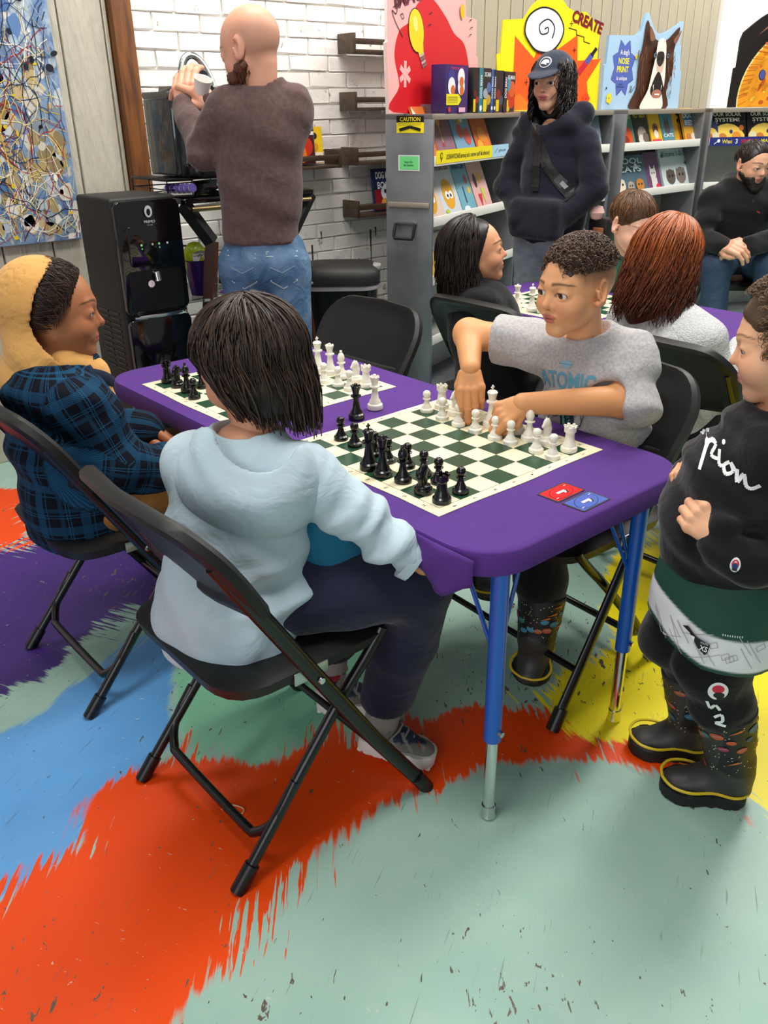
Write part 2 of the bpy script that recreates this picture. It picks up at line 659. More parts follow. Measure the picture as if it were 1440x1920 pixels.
def floor_material():
    m = bpy.data.materials.new('painted_concrete')
    m.use_nodes = True
    nt = m.node_tree
    N, L = nt.nodes, nt.links
    b = N['Principled BSDF']
    geo = N.new('ShaderNodeNewGeometry')

    def noise(scale, stretch=(1, 1, 1), rot=0.0, detail=4, dist=0.0, rough=.55):
        mp = N.new('ShaderNodeMapping')
        mp.inputs['Rotation'].default_value = (0, 0, rot)
        mp.vector_type = 'TEXTURE'
        mp.inputs['Scale'].default_value = stretch
        L.new(geo.outputs['Position'], mp.inputs[0])
        n = N.new('ShaderNodeTexNoise')
        n.inputs['Scale'].default_value = scale
        n.inputs['Detail'].default_value = detail
        n.inputs['Distortion'].default_value = dist
        n.inputs['Roughness'].default_value = rough
        L.new(mp.outputs[0], n.inputs['Vector'])
        return n.outputs['Fac']

    def math_(op, a, c=None, clamp=False):
        n = N.new('ShaderNodeMath')
        n.operation, n.use_clamp = op, clamp
        for i, v in enumerate((a, c)):
            if v is None:
                continue
            if isinstance(v, (int, float)):
                n.inputs[i].default_value = v
            else:
                L.new(v, n.inputs[i])
        return n.outputs[0]

    def mix(fac, a, c):
        n = N.new('ShaderNodeMix')
        n.data_type = 'RGBA'
        L.new(fac, n.inputs[0])
        for i, v in ((6, a), (7, c)):
            if isinstance(v, str):
                n.inputs[i].default_value = (*srgb(v), 1)
            else:
                L.new(v, n.inputs[i])
        return n.outputs[2]

    def band(x, lo, hi):
        n = N.new('ShaderNodeMapRange')
        n.interpolation_type = 'SMOOTHSTEP'
        L.new(x, n.inputs[0])
        n.inputs[1].default_value, n.inputs[2].default_value = lo, hi
        return n.outputs[0]

    big = noise(1.6, detail=3)
    col = mix(band(big, .35, .7), 'a3c4b4', '8fb5a6')
    fine = noise(9, detail=6, rough=.65)
    col = mix(math_('MULTIPLY', band(fine, .45, .8), .35), col, 'b4ccbe')
    for k, (poly, c, soft, ang) in FIELDS.items():
        a = N.new('ShaderNodeAttribute')
        a.attribute_name = 'sd_' + k
        streak = noise(30, (5.5, .34, 1), ang, 5, .5)
        streak2 = noise(7, (1.3, .8, 1), ang, 4)
        brushy = math_('ADD', .22, math_('MULTIPLY', band(noise(2.6, (1, 1, 1), ang + .4, 2), .46, .66), 1.5))
        s = math_('ADD', math_('MULTIPLY', math_('MULTIPLY', math_('SUBTRACT', streak, .5), brushy), soft * 9), math_('MULTIPLY', math_('SUBTRACT', streak2, .5), soft * 3.5))
        d = math_('ADD', a.outputs['Fac'], s)
        fac = band(d, .012, -.012)
        tone = mix(math_('MULTIPLY', band(noise(2.2, (1.5, .7, 1), ang, 4), .35, .7), .5), c, {'f04c0a': 'e24208', 'f6e312': 'ead00c', '3f2573': '331d60', '5b9bd6': '6fa9dc', '84c4a2': '78b496'}[c])
        col = mix(fac, col, tone)
    # wear: chips down to the brown screed, dark scuffs, long scratches
    dens = band(noise(1.4, detail=2), .42, .72)
    chips = noise(42, (1.5, .6, 1), .8, 3, .8)
    cfac = band(math_('ADD', chips, math_('MULTIPLY', dens, .085)), .695, .72)
    col = mix(cfac, col, '63584a')
    scuff = noise(17, (.12, 2.2, 1), 2.1, 3, .2)
    col = mix(math_('MULTIPLY', band(scuff, .66, .73), .5), col, '4c5a52')
    scr = noise(60, (5, .05, 1), .65, 2)
    col = mix(math_('MULTIPLY', band(scr, .68, .76), .4), col, '5c5648')
    pale = noise(55, (.5, 1.3, 1), .4, 2, 1.0)
    col = mix(math_('MULTIPLY', band(pale, .73, .76), .6), col, 'd8d4c4')
    L.new(col, b.inputs['Base Color'])
    rg = N.new('ShaderNodeMapRange')
    L.new(fine, rg.inputs[0])
    rg.inputs[3].default_value, rg.inputs[4].default_value = .28, .5
    L.new(rg.outputs[0], b.inputs['Roughness'])
    b.inputs['Specular IOR Level'].default_value = .3
    bp = N.new('ShaderNodeBump')
    bp.inputs['Strength'].default_value = .25
    bp.inputs['Distance'].default_value = .002
    L.new(math_('SUBTRACT', noise(40, detail=5), math_('MULTIPLY', cfac, .7)), bp.inputs['Height'])
    L.new(bp.outputs[0], b.inputs['Normal'])
    return m


gx, gy = np.linspace(-1.6, 8.6, 205), np.linspace(-1.2, 3.6, 97)
GX, GY = np.meshgrid(gx, gy, indexing='ij')
fv = np.c_[GX.ravel(), GY.ravel(), np.zeros(GX.size)]
ii = np.arange(GX.size).reshape(GX.shape)
fq = np.stack([ii[:-1, :-1], ii[1:, :-1], ii[1:, 1:], ii[:-1, 1:]], -1).reshape(-1, 4)
fme = np_mesh('floor', fv, fq)
for k, (poly, *_r_) in FIELDS.items():
    at = fme.attributes.new('sd_' + k, 'FLOAT', 'POINT')
    at.data.foreach_set('value', poly_sd(fv[:, :2], smooth_poly(poly, 4)).astype(np.float32))
obj('floor', fme, floor_material(), kind='structure')

# ------------------------------------------------------------------ back wall: brick section, timber post, grooved siding
def box_mesh(name, s, bev=0.0):
    return MB().box((0, 0, 0), s, bev=bev, seg=1).mesh(name, smooth=False)


wall = obj('wall_back', MB().box((3.6, WALL_Y + .1, 1.3), (10.6, .2, 2.6)), mat('mortar', 'efece6', .8, bump=(40, .3, .004)), kind='structure')


def position_mat(name, col, stops, rough=.75, bump=(60, .4, .004), scale=(1, 1, 1)):
    """paint over brick: stops = list of (noise scale, threshold, colour, amount)"""
    m = bpy.data.materials.new(name)
    m.use_nodes = True
    nt = m.node_tree
    N, L = nt.nodes, nt.links
    b = N['Principled BSDF']
    b.inputs['Roughness'].default_value = rough
    g = N.new('ShaderNodeNewGeometry')
    mp = N.new('ShaderNodeMapping')
    mp.inputs['Scale'].default_value = scale
    L.new(g.outputs['Position'], mp.inputs[0])
    prev = None
    for sc_, th, c, amt in stops:
        n = N.new('ShaderNodeTexNoise')
        n.inputs['Scale'].default_value = sc_
        n.inputs['Detail'].default_value = 6
        n.inputs['Roughness'].default_value = .65
        L.new(mp.outputs[0], n.inputs['Vector'])
        r = N.new('ShaderNodeMapRange')
        r.inputs[1].default_value, r.inputs[2].default_value, r.inputs[4].default_value = th, th + .07, amt
        L.new(n.outputs['Fac'], r.inputs[0])
        mx = N.new('ShaderNodeMix')
        mx.data_type = 'RGBA'
        L.new(r.outputs[0], mx.inputs[0])
        if prev:
            L.new(prev, mx.inputs[6])
        else:
            mx.inputs[6].default_value = (*srgb(col), 1)
        mx.inputs[7].default_value = (*srgb(c), 1)
        prev = mx.outputs[2]
    L.new(prev, b.inputs['Base Color'])
    n = N.new('ShaderNodeTexNoise')
    n.inputs['Scale'].default_value = bump[0]
    L.new(mp.outputs[0], n.inputs['Vector'])
    bp = N.new('ShaderNodeBump')
    bp.inputs['Strength'].default_value, bp.inputs['Distance'].default_value = bump[1], bump[2]
    L.new(n.outputs['Fac'], bp.inputs['Height'])
    L.new(bp.outputs[0], b.inputs['Normal'])
    return m


m_brick = position_mat('whitewashed_brick', 'f0ede8', [(5, .56, 'd2c8c8', .8), (19, .63, '8d7376', .85), (34, .67, '6f5a5c', .8)])
brick_meshes = []
for L_ in (.215, .215, .215, .104):
    me = MB().box((0, 0, 0), (L_, .024, .0615), bev=.004)
    for v in me.b.verts:
        v.co += Vector((random.uniform(-1, 1), random.uniform(-1, 1), random.uniform(-1, 1))) * .0022
    me = me.mesh('brick', smooth=False)
    me.materials.append(m_brick)
    brick_meshes.append(me)
BX0, BX1, CH = 1.752, 3.6, .068
for r in range(4, 30):
    z = .034 + r * CH
    x = BX0 + (0 if r % 2 else -.111)
    while x < BX1 - .02:
        if x < BX0 - .01:
            me, cx, step = brick_meshes[3], x + .111 + .051, .222
        else:
            me, cx, step = brick_meshes[(r + int(x * 9)) % 3], x + .106, .222
        o = bpy.data.objects.new('brick', me)
        COL.objects.link(o)
        o.parent = wall
        o.location = (cx, WALL_Y - .001 + random.uniform(-.003, .0015), z)
        x += step
m_siding = mat('taupe_siding', 'b5aa90', .6, bump=(26, .5, .006), stretch=(3, 3, .5), var=(3, 'a89f90', .6))
m_siding2 = mat('pale_siding', 'bcb7a6', .6, bump=(14, .9, .012), stretch=(3.2, 3, .55), var=(3, 'b0aa9a', .6))


def planks(edges, z0, z1, m, y=WALL_Y, wave=0.0):
    for a, b in zip(edges, edges[1:]):
        o = obj('siding_plank', MB().box(((a + b) / 2, y - .008, (z0 + z1) / 2), (b - a - .007, .03, z1 - z0), bev=.003, seg=1), m, wall)


planks([.30, .50, .70, .90, 1.10, 1.30, 1.466, 1.645, 1.667], 0, 2.5, m_siding2)
planks([3.6 + .1016 * i for i in range(26)], 0, 2.6, m_siding)
obj('trim_1', MB().box((1.709, WALL_Y - .03, 1.25), (.083, .07, 2.5), bev=.004), mat('stained_post', '7b4a1e', .5, var=(5, '4d2a0e', .9), stretch=(9, 9, .9), bump=(30, .3, .003)), kind='structure')
obj('wall_right', MB().box((7.55, WALL_Y - .02, 1.3), (2.82, .06, 2.6)), mat('white_paint', 'faf9f6', .5), kind='structure')

# thin dark drips running down the brick below the shelves
dr = MB()
for x, z0, z1 in ((2.60, .72, .50), (2.985, .76, .55), (3.02, .77, .72), (2.66, .78, .74), (2.9, .62, .6), (3.2, .8, .68)):
    dr.tube([(x, WALL_Y - .0155, z0), (x + .002, WALL_Y - .0155, z1)], [.005, .0014], 6)
obj('paint_drip', dr, mat('dark_drip', '3a3432', .7), wall, kind='stuff')

# ------------------------------------------------------------------ painting on the left wall
m_canvas = position_mat('abstract_canvas', '9fb0bb', [(3, .45, '6f8fb4', .8), (7, .5, '3c5f96', .7), (13, .56, 'd8d4c8', .8), (22, .6, '2a3350', .7)], .45, (50, .6, .006), (1, 1, .6))
ptg = thing('painting', 'large abstract splatter painting in blue over tan hung on the left siding', 'painting', TR(1.0, WALL_Y - .045, 1.55))
obj('canvas', MB().box((0, 0, 0), (.84, .035, 1.36), bev=.004), m_canvas, ptg)
sp = Print(.00012)
rr = random.Random(5)
for i in range(420):
    zc = rr.uniform(-.67, -.02) if i < 330 else rr.uniform(-.1, .66)
    x, w_ = rr.uniform(-.41, .41), rr.uniform(.008, .04)
    c = rr.choice(['b9a67e', '9c8a66', 'c4c0b2', '8b97a0', 'a8956a', 'd6d2c4', '7d8a94', 'a9b4ba', '8a7a58', 'bcc4c4']) if i < 330 else rr.choice(['7f9cbc', 'a8bccb', '5c80b0', '4a6ea4', 'b8c4cc'])
    sp.l = int(i / 60)
    sp.poly(smooth_poly([(min(.415, max(-.415, x + w_ * rr.uniform(.5, 1.1) * math.cos(a))), max(-.675, min(.675, zc + w_ * rr.uniform(.5, 1.4) * math.sin(a)))) for a in np.linspace(0, 5.5, 7)], 2), c)
for i in range(700):
    low = rr.random() < .68
    x, z = rr.uniform(-.41, .41), (rr.uniform(-.67, .0) if low else rr.uniform(-.05, .67))
    c = rr.choice(['8e1522', 'a81c28', 'e9e4d6', 'e9e4d6', '23385f', '2d4f86', 'd7b42a', '171b2a', 'e0d49a', '5a1420', 'c9b46a']) if low else rr.choice(['1d3c78', '2c5c9e', '16243f', '7fa2c6', '6b2233', 'c8d3dc', '16243f'])
    pts, a = [(x, z)], rr.uniform(0, 6.28) if low else rr.choice([1.4, 4.6]) + rr.uniform(-.4, .4)
    for k in range(rr.randint(4, 10)):
        a += rr.uniform(-.6, .6)
        x, z = x + .028 * math.cos(a), z + .034 * math.sin(a)
        if abs(x) > .415 or abs(z) > .675:
            break
        pts.append((x, z))
    if len(pts) > 1:
        sp.l = 8 + i // 70
        sp.line(pts, rr.uniform(.001, .0034), c)
for i in range(60):
    sp.ell(rr.uniform(-.4, .4), rr.uniform(-.66, .4), rr.uniform(.003, .012), rr.uniform(.003, .014), rr.choice(['12141c', '12141c', 'e9e4d6', '8e1522', 'd7b42a']), 8)
for i in range(16):
    sp.ell(rr.uniform(-.4, .41), rr.uniform(-.1, .06), rr.uniform(.006, .02), rr.uniform(.006, .016), '1b2230', 9, rr.uniform(0, 3))
sp.build('paint_splatter', ptg, TR(0, -.0178, 0) @ Matrix.Rotation(math.pi / 2, 4, 'X'), .35)

# ------------------------------------------------------------------ black bottle-less water cooler
m_blk = mat('black_plastic', '0c0c0d', .32, spec=.45)
m_gloss = mat('gloss_black', '070708', .1, spec=.6, coat=.4)
m_blkm = mat('matt_black', '151413', .55, spec=.4)
m_chrome = mat('chrome', 'd8d8d8', .12, 1.0)
m_steel = mat('steel', '9a9c9e', .35, 1.0)
XR = Matrix.Rotation(math.pi / 2, 4, 'X')
wc = thing('water_cooler', 'tall gloss black water cooler standing against the left siding', 'water cooler', TR(1.34, 2.92, 0))
obj('cabinet', MB().box((0, .01, .54), (.245, .27, 1.08), bev=.012, seg=3), m_blkm, wc)
obj('upper_front', MB().prism(rrect(-.118, .70, .118, 1.07, .02), 0, .022, M=TR(0, -.125, 0) @ XR, bev=.006), m_gloss, wc)
obj('control_panel', MB().prism(rrect(-.085, .86, .085, .99, .012), 0, .006, M=TR(0, -.146, 0) @ XR, bev=.002), m_gloss, wc)
obj('dispenser_bay', MB().prism(rrect(-.1, .71, .1, .845, .012), 0, .004, M=TR(0, -.147, 0) @ XR), m_blk, wc)
obj('spout', MB().tube([(.0, -.135, .84), (.0, -.165, .835), (.0, -.168, .81)], .011, 10), m_chrome, wc, label='chrome dispenser spout')
dr_ = obj('door', MB().prism(rrect(-.118, .03, .118, .685, .02), 0, .022, M=TR(0, -.125, 0) @ XR, bev=.006), m_gloss, wc)
obj('handle', MB().tube([(-.095, -.15, .69), (-.07, -.165, .692), (.07, -.165, .692), (.095, -.15, .69)], .007, 8), m_chrome, dr_, label='chrome door handle')
v = MB()
for i in range(11):
    for s in (-.05, .04):
        v.box((-.123, s, .5 + i * .02), (.004, .07, .006))
obj('vent', v, m_blk, wc)
pr = Print()
pr.ell(0, 1.035, .014, .019, 'c9ccce').ell(0, 1.033, .007, .011, '0b0b0c')
pr.text('PRIMO', 0, 1.003, .008, 'c9ccce', w=.04).text('WATER', 0, .992, .004, '9a9c9e', w=.022)
for x, c in ((-.04, '9ff09a'), (.0, 'b7b7b7'), (.024, '9ff09a'), (.055, 'c9c9c9')):
    pr.ell(x, .93, .004, .004, c, 10)
for x in (-.04, .024):
    pr.ell(x, .918, .003, .003, '7ad07a', 10)
pr.build('logo_print', wc, TR(0, -.153, 0) @ XR, .4)
obj('round_sticker', MB().lathe([(0, 0), (.012, 0), (.012, .001), (0, .001)], 16, M=TR(-.02, -.1515, .80) @ XR), mat('pale_pink', 'f1d9da', .5), wc, label='small round pale sticker')

# ------------------------------------------------------------------ coffee bar: black top, bronze rail, hourglass legs, glass lower shelf
m_brown = mat('walnut_leg', '4a2413', .4, var=(4, '2e140a', .8), stretch=(6, 6, 1))
m_bronze = mat('bronze_rail', '8d7a55', .3, .9)
m_glass = mat('dark_glass', '2c3230', .06, spec=.6, alpha=.55)
ct = thing('coffee_bar', 'narrow coffee bar with black top, bronze rail and crossed brown legs', 'table', TR(1.87, 3.16, 0))
obj('top', MB().prism(rrect(-.30, -.21, .30, .21, .02), 1.028, 1.046, bev=.004), m_gloss, ct)
obj('rail', MB().tube([(-.27, -.215, 1.008), (.27, -.215, 1.008)], .009, 10), m_bronze, ct, label='bronze front rail')
obj('bolt', MB().lathe([(0, 0), (.012, 0), (.012, .02), (.005, .026), (0, .026)], 12, M=TR(-.02, -.222, 1.005) @ XR), m_chrome, ct)
for sx in (-1, 1):
    for sy in (-1, 1):
        lg = obj('leg', MB().tube([(sx * .185, sy * .19, .885), (sx * .20, sy * .19, .8), (sx * .245, sy * .19, .5), (sx * .31, sy * .19, 0)], [.022, .024, .024, .022], 4, flat=(1.3, .8)), m_brown, ct)
        obj('upper_strut', MB().tube([(sx * .185, sy * .19, .88), (sx * .29, sy * .19, 1.028)], .026, 4, flat=(1.2, .6)), m_blkm, lg, label='black upper strut of the leg')
obj('lower_shelf', MB().prism(rrect(-.33, -.19, .26, .17, .02), .668, .676), m_glass, ct)
obj('shelf_rim', MB().tube([(-.25, -.2, .672), (.27, -.2, .672)], .006, 8), m_steel, ct)

# coffee pod drawer with pods
pd = thing('pod_drawer', 'black wire pod drawer with closed front under the coffee maker', 'drawer', TR(1.70, 3.10, 1.047))
obj('drawer_front', MB().box((.05, -.13, .03), (.24, .012, .055), bev=.004), m_gloss, pd)
obj('drawer_top', MB().box((.0, .02, .064), (.34, .30, .006), bev=.002), m_blk, pd)
w = MB()
for z in (.004, .03, .06):
    w.tube([(-.07, -.13, z), (-.165, -.11, z), (-.17, .16, z), (.17, .16, z), (.17, -.12, z)], .0022, 6)
for x, y in ((-.165, -.11), (-.17, .02), (-.17, .16), (-.075, -.13), (.17, .16), (.17, -.12)):
    w.tube([(x, y, .002), (x, y, .062)], .0025, 6)
obj('wire_frame', w, m_blk, pd)
prr = Print()
prr.text('KEURIG', 0, .012, .011, 'dcdcdc', w=.05).line([(-.03, -.008), (.035, -.008)], .003, 'dcdcdc').ell(-.02, -.008, .009, .003, 'dcdcdc').ell(.018, -.008, .008, .003, 'dcdcdc')
prr.build('drawer_lettering', pd, TR(.05, -.1365, .03) @ XR, .4)
m_pod = mat('pod_white', 'ececef', .4)
m_podlid = mat('pod_foil', '5a4390', .3)
pod0 = None
for i in range(6):
    M = TR(1.548 + i * .0135, 3.02 - i * .0105, 1.0775) @ Matrix.Rotation(1.25, 4, 'X')
    if pod0 is None:
        pod0 = thing('coffee_pod', '', 'coffee pod', M)
        obj('cup', MB().lathe([(0, -.02), (.011, -.02), (.0145, .012), (.0145, .016), (0, .016)], 14), m_pod, pod0)
        obj('foil_lid', MB().lathe([(0, .016), (.016, .016), (.016, .018), (0, .018)], 14), m_podlid, pod0, label='purple foil lid')
        p = pod0
    else:
        p = dup(pod0, M)
    tag(p, '%s white coffee pod with purple lid in the wire drawer' % ('leftmost', 'second', 'third', 'fourth', 'fifth', 'rightmost')[i], 'coffee pod', 'coffee pods in the wire drawer')

# coffee maker with its chrome handle raised
cm = thing('coffee_maker', 'black single cup coffee maker with open lid and raised chrome handle', 'coffee maker', TR(1.705, 3.10, 1.1175))
obj('base', MB().prism(rrect(-.08, -.16, .09, .13, .04), 0, .035, bev=.006), m_blk, cm)
obj('water_tank', MB().prism(rrect(-.118, -.10, -.06, .12, .02), .004, .262, bev=.008), mat('smoked_tank', '26282a', .12, spec=.6, coat=.3), cm)
obj('tank_lid', MB().prism(rrect(-.12, -.105, -.058, .122, .02), .262, .282, bev=.008), mat('grey_lid', '57544c', .35), cm, label='grey tank lid')
obj('body', MB().prism(rrect(-.058, .0, .09, .13, .03), .03, .20, bev=.008), m_blk, cm)
obj('head', MB().prism(rrect(-.058, -.13, .09, .13, .045), .185, .30, bev=.02, seg=3), m_gloss, cm)
obj('open_lid', MB().lathe([(0, 0), (.055, 0), (.062, .02), (.05, .045), (0, .05)], 20, M=TR(.015, -.045, .305) @ Matrix.Rotation(-.5, 4, 'X')), m_blk, cm)
arch = [(-.052 + .0, -.07 - .02 * math.sin(t), .29 + .095 * math.sin(t)) if False else (.015 - .064 * math.cos(t), -.085 + .04 * math.sin(t), .275 + .125 * math.sin(t)) for t in np.linspace(0, math.pi, 15)]
obj('handle', MB().tube(arch, .009, 10, flat=(1.5, .8)), mat('satin_chrome', 'b9b9b6', .2, 1.0), cm, label='raised chrome handle')
obj('drip_tray', MB().prism(rrect(-.05, -.155, .085, -.02, .03), .035, .04), m_steel, cm)
tag(obj('paper_cup', MB().lathe([(0, 0), (.027, 0), (.037, .1), (.038, .102), (.035, .1), (.026, .004), (0, .004)], 20, M=TR(1.745, 3.035, 1.158)), mat('cup_white', 'f0eeea', .5)), 'white paper cup standing on the drip tray of the coffee maker', 'cup')
tag(obj('paper_note', MB().box((1.80, 2.99, 1.121), (.04, .04, .008), bev=.002), mat('paper_white', 'f2f2f0', .6)), 'small white stack of papers beside the coffee maker base', 'paper')
# purple basket with snack bag, wire tray of sweets, adapter and cord on the lower shelf
bs = thing('waste_basket', 'translucent purple tub holding a snack bag on the lower shelf', 'basket', TR(1.665, 3.06, .677))
obj('tub', MB().lathe([(0, 0), (.038, 0), (.058, .135), (.062, .137), (.056, .13), (.036, .006), (0, .006)], 20), mat('purple_plastic', '3c2370', .25, alpha=.9), bs)
sb = thing('snack_bag', 'lime green and white crumpled snack bag in the purple tub', 'bag', TR(1.655, 3.06, .79))
obj('bag_body', MB().lathe([(0, -.04), (.04, -.03), (.05, .02), (.045, .06), (.022, .085), (0, .09)], 14, sy=.7), mat('lime_foil', '9db01c', .25, bump=(30, .8, .01)), sb)
pb = Print().poly(smooth_poly([(-.02, .0), (.035, -.03), (.045, .03), (.01, .06), (-.03, .05)], 4), 'e7e3dc').text('STACY', .01, .03, .014, '20202c', w=.05, rot=-.6).ell(.03, -.005, .008, .006, 'd0452c').ell(.0, .012, .009, .006, '20202c')
pb.bend(lambda x, y, z: (x, -.046 + 9 * x * x - z, y)).build('bag_print', sb, None, .3)
wt = thing('sweets_tray', 'clear rimmed tray of wrapped sweets on the lower shelf', 'tray', TR(1.79, 3.04, .677))
t = MB()
for z in (.002, .045):
    t.tube([(-.1, -.07, z), (.13, -.07, z), (.13, .07, z), (-.1, .07, z), (-.1, -.07, z)], .003, 6)
for k in range(9):
    x = -.1 + k * .0288
    t.tube([(x, -.07, .002), (x, -.07, .045)], .0018, 6)
obj('wire_rim', t, mat('bright_wire', 'c9cbcf', .25, .8), wt)
sweet = MB().box((0, 0, 0), (.034, .014, .012), bev=.005).box((.02, 0, 0), (.012, .018, .003)).box((-.02, 0, 0), (.012, .018, .003)).mesh('sweet')
for i, (x, y, a, c) in enumerate(((.085, -.04, .3, 'd22a3a'), (.04, -.045, -.2, 'd63a2c'), (.06, -.01, .9, 'd22a3a'), (-.01, -.04, .5, 'e0622a'), (-.05, -.035, .1, '6a2f8e'), (.10, .02, 1.2, 'd22a3a'), (.02, .02, .2, 'e8d9e6'))):
    o = tag(obj('sweet', sweet.copy(), mat('sweet_' + c, c, .3), None, TR(1.79 + x, 3.04 + y, .6845) @ rotz(a)), '%s %s wrapped sweet lying in the wire tray' % (('topmost right', 'lone', 'middle', 'lone', 'lone', 'rearmost', 'lone')[i], {'d22a3a': 'red', 'd63a2c': 'scarlet', 'e0622a': 'orange', '6a2f8e': 'violet', 'e8d9e6': 'pale'}[c]), 'sweet', 'sweets in the wire tray')
tag(obj('power_adapter', MB().box((1.85, 3.16, .715), (.06, .05, .075), bev=.004).box((1.868, 3.132, .715), (.018, .008, .03)), m_blkm), 'small black power adapter box on the lower shelf', 'adapter')
tag(obj('power_cable', MB().tube(smooth_poly([(1.60, 3.1, .86), (1.68, 3.17, .85), (1.78, 3.2, .82), (1.83, 3.19, .79), (1.845, 3.17, .745)], 5, False), .004, 6), m_blkm), 'thin black cord drooping behind the purple tub', 'cord')
tag(obj('clear_bottle', MB().lathe([(0, 0), (.03, 0), (.032, .1), (.02, .14), (.011, .15), (.011, .17), (0, .17)], 16, M=TR(2.10, 3.03, .677)), mat('frosted_white', 'dcdcd8', .35)), 'pale bottle standing at the right end of the lower shelf', 'bottle')

# ------------------------------------------------------------------ trash can behind the bar
tc = thing('trash_can', 'tall black plastic trash can with domed lid beside the brick wall', 'trash can', TR(2.36, 3.055, 0) @ rotz(-.72))
rings = []
for z, s in ((0, .86), (.02, .88), (.6, 1.0), (.64, 1.0)):
    rings.append([(x * s, y * s, z) for x, y in rrect(-.165, -.135, .165, .135, .07, 4)])
obj('bin', MB().loft(rings), m_blk, tc)
obj('liner', MB().loft([[(x, y, z) for x, y in rrect(-.172 * s, -.142 * s, .172 * s, .142 * s, .075, 4)] for z, s in ((.622, 1.0), (.636, 1.02), (.645, 1.02))]), mat('pale_liner', 'b9a9b4', .4), tc, label='pale pink bin liner edge')
lid = [[(x * s, y * s, z) for x, y in rrect(-.18, -.15, .18, .15, .085, 5)] for z, s in ((.642, 1.0), (.675, 1.0), (.70, .95), (.716, .82), (.724, .5), (.726, .1))]
obj('lid', MB().loft(lid), m_blkm, tc)
obj('lid_latch', MB().prism(rrect(.105, -.045, .185, .045, .03), .69, .714, bev=.006), mat('grey_latch', '8d8a88', .4), tc, label='grey rounded latch')
lb = Print().rect(-.04, -.035, .045, .035, 'e8e6e2').rect(-.038, -.018, .008, .033, 'c8202c').rect(.012, -.02, .03, .03, '7a5a2a').rect(.022, -.02, .042, .034, '101010').text('13', -.015, .008, .016, 'f4e9e9').text('SLIM FIT', -.005, -.027, .006, '222222', w=.05)
lb.build('label_sticker', tc, TR(.1675, .02, .575) @ rotz(math.pi / 2) @ XR, .4)

# ------------------------------------------------------------------ wall shelves (open picture-ledge shelves)
m_ledge = mat('dark_walnut', '4b3b2c', .5, var=(5, '37291d', .9), stretch=(1, 8, 8), bump=(25, .2, .002))


def ledge(x0, x1, z, label):
    t = thing('wall_shelf', label, 'shelf', TR(x0, WALL_Y - .02, z), 'book ledges on the brick wall')
    L_ = x1 - x0
    obj('end_panel', MB().box((.008, -.06, .038), (.016, .12, .082), bev=.002), m_ledge, t)
    obj('end_panel', MB().box((L_ - .008, -.06, .038), (.016, .12, .082), bev=.002), m_ledge, t)
    obj('shelf_board', MB().box((L_ / 2, -.06, .005), (L_ - .034, .116, .014), bev=.002), m_ledge, t)
    obj('front_rail', MB().box((L_ / 2, -.112, .045), (L_ - .034, .012, .024), bev=.002), m_ledge, t)
    return t


for z, n in ((1.575, 'topmost'), (1.33, 'second from the top'), (1.088, 'third from the top'), (.842, 'lowest')):
    ledge(2.80, 3.55, z, 'dark wood ledge on the brick wall, %s of the right column' % n)
ledge(2.02, 2.712, 1.083, 'dark wood ledge holding three books behind the standing man')


# ------------------------------------------------------------------ books
m_pages = mat('book_pages', 'ece6d8', .8)


def book(label, w, h, t, cover, M, art=None, cat='book', group=None, lean=0.0, name='book'):
    """upright book: x = width, z = height, front cover faces -y; M places the bottom centre of the front"""
    r = thing(name, label, cat, M @ Matrix.Rotation(-lean, 4, 'X'), group)
    mc = mat('cover_' + cover, cover, .35)
    c = MB()
    c.box((0, .001, h / 2), (w, .002, h)).box((0, t - .001, h / 2), (w, .002, h)).box((-w / 2 + .001, t / 2, h / 2), (.002, t, h))
    obj('cover', c, mc, r)
    obj('page_block', MB().box((.001, t / 2, h / 2), (w - .006, t - .0042, h - .006)), m_pages, r)
    if art:
        p = Print()
        p.clip = (.001, .001, w - .001, h - .001)
        art(p, w, h)
        p.build('cover_print', r, TR(-w / 2, -.0002, 0) @ XR, .35, kind='stuff')
    return r


def art_blobs(title, tcol, blobs, bg=None, th=.16, ty=.84, two=None):
    def f(p, w, h):
        if bg:
            p.rect(.002, .002, w - .002, h - .002, bg)
        for b in blobs:
            if b[0] == 'e':
                p.ell(b[1] * w, b[2] * h, b[3] * w, b[4] * w, b[5], 16, b[6] if len(b) > 6 else 0)
            elif b[0] == 'r':
                p.rect(b[1] * w, b[2] * h, b[3] * w, b[4] * h, b[5])
            else:
                p.poly([(x * w, y * h) for x, y in b[1]], b[2])
        if title:
            p.text(title, w / 2, ty * h, th * h, tcol, w=w * .8, bold=.02)
        if two:
            p.text(two, w / 2, (ty - th * 1.5) * h, th * h, tcol, w=w * .7, bold=.02)
    return f


EYES = [('e', .42, .5, .1, .1, 'ffffff'), ('e', .62, .5, .1, .1, 'ffffff'), ('e', .44, .49, .045, .045, '101010'), ('e', .6, .49, .045, .045, '101010')]
WB = TR(0, 0, 0)
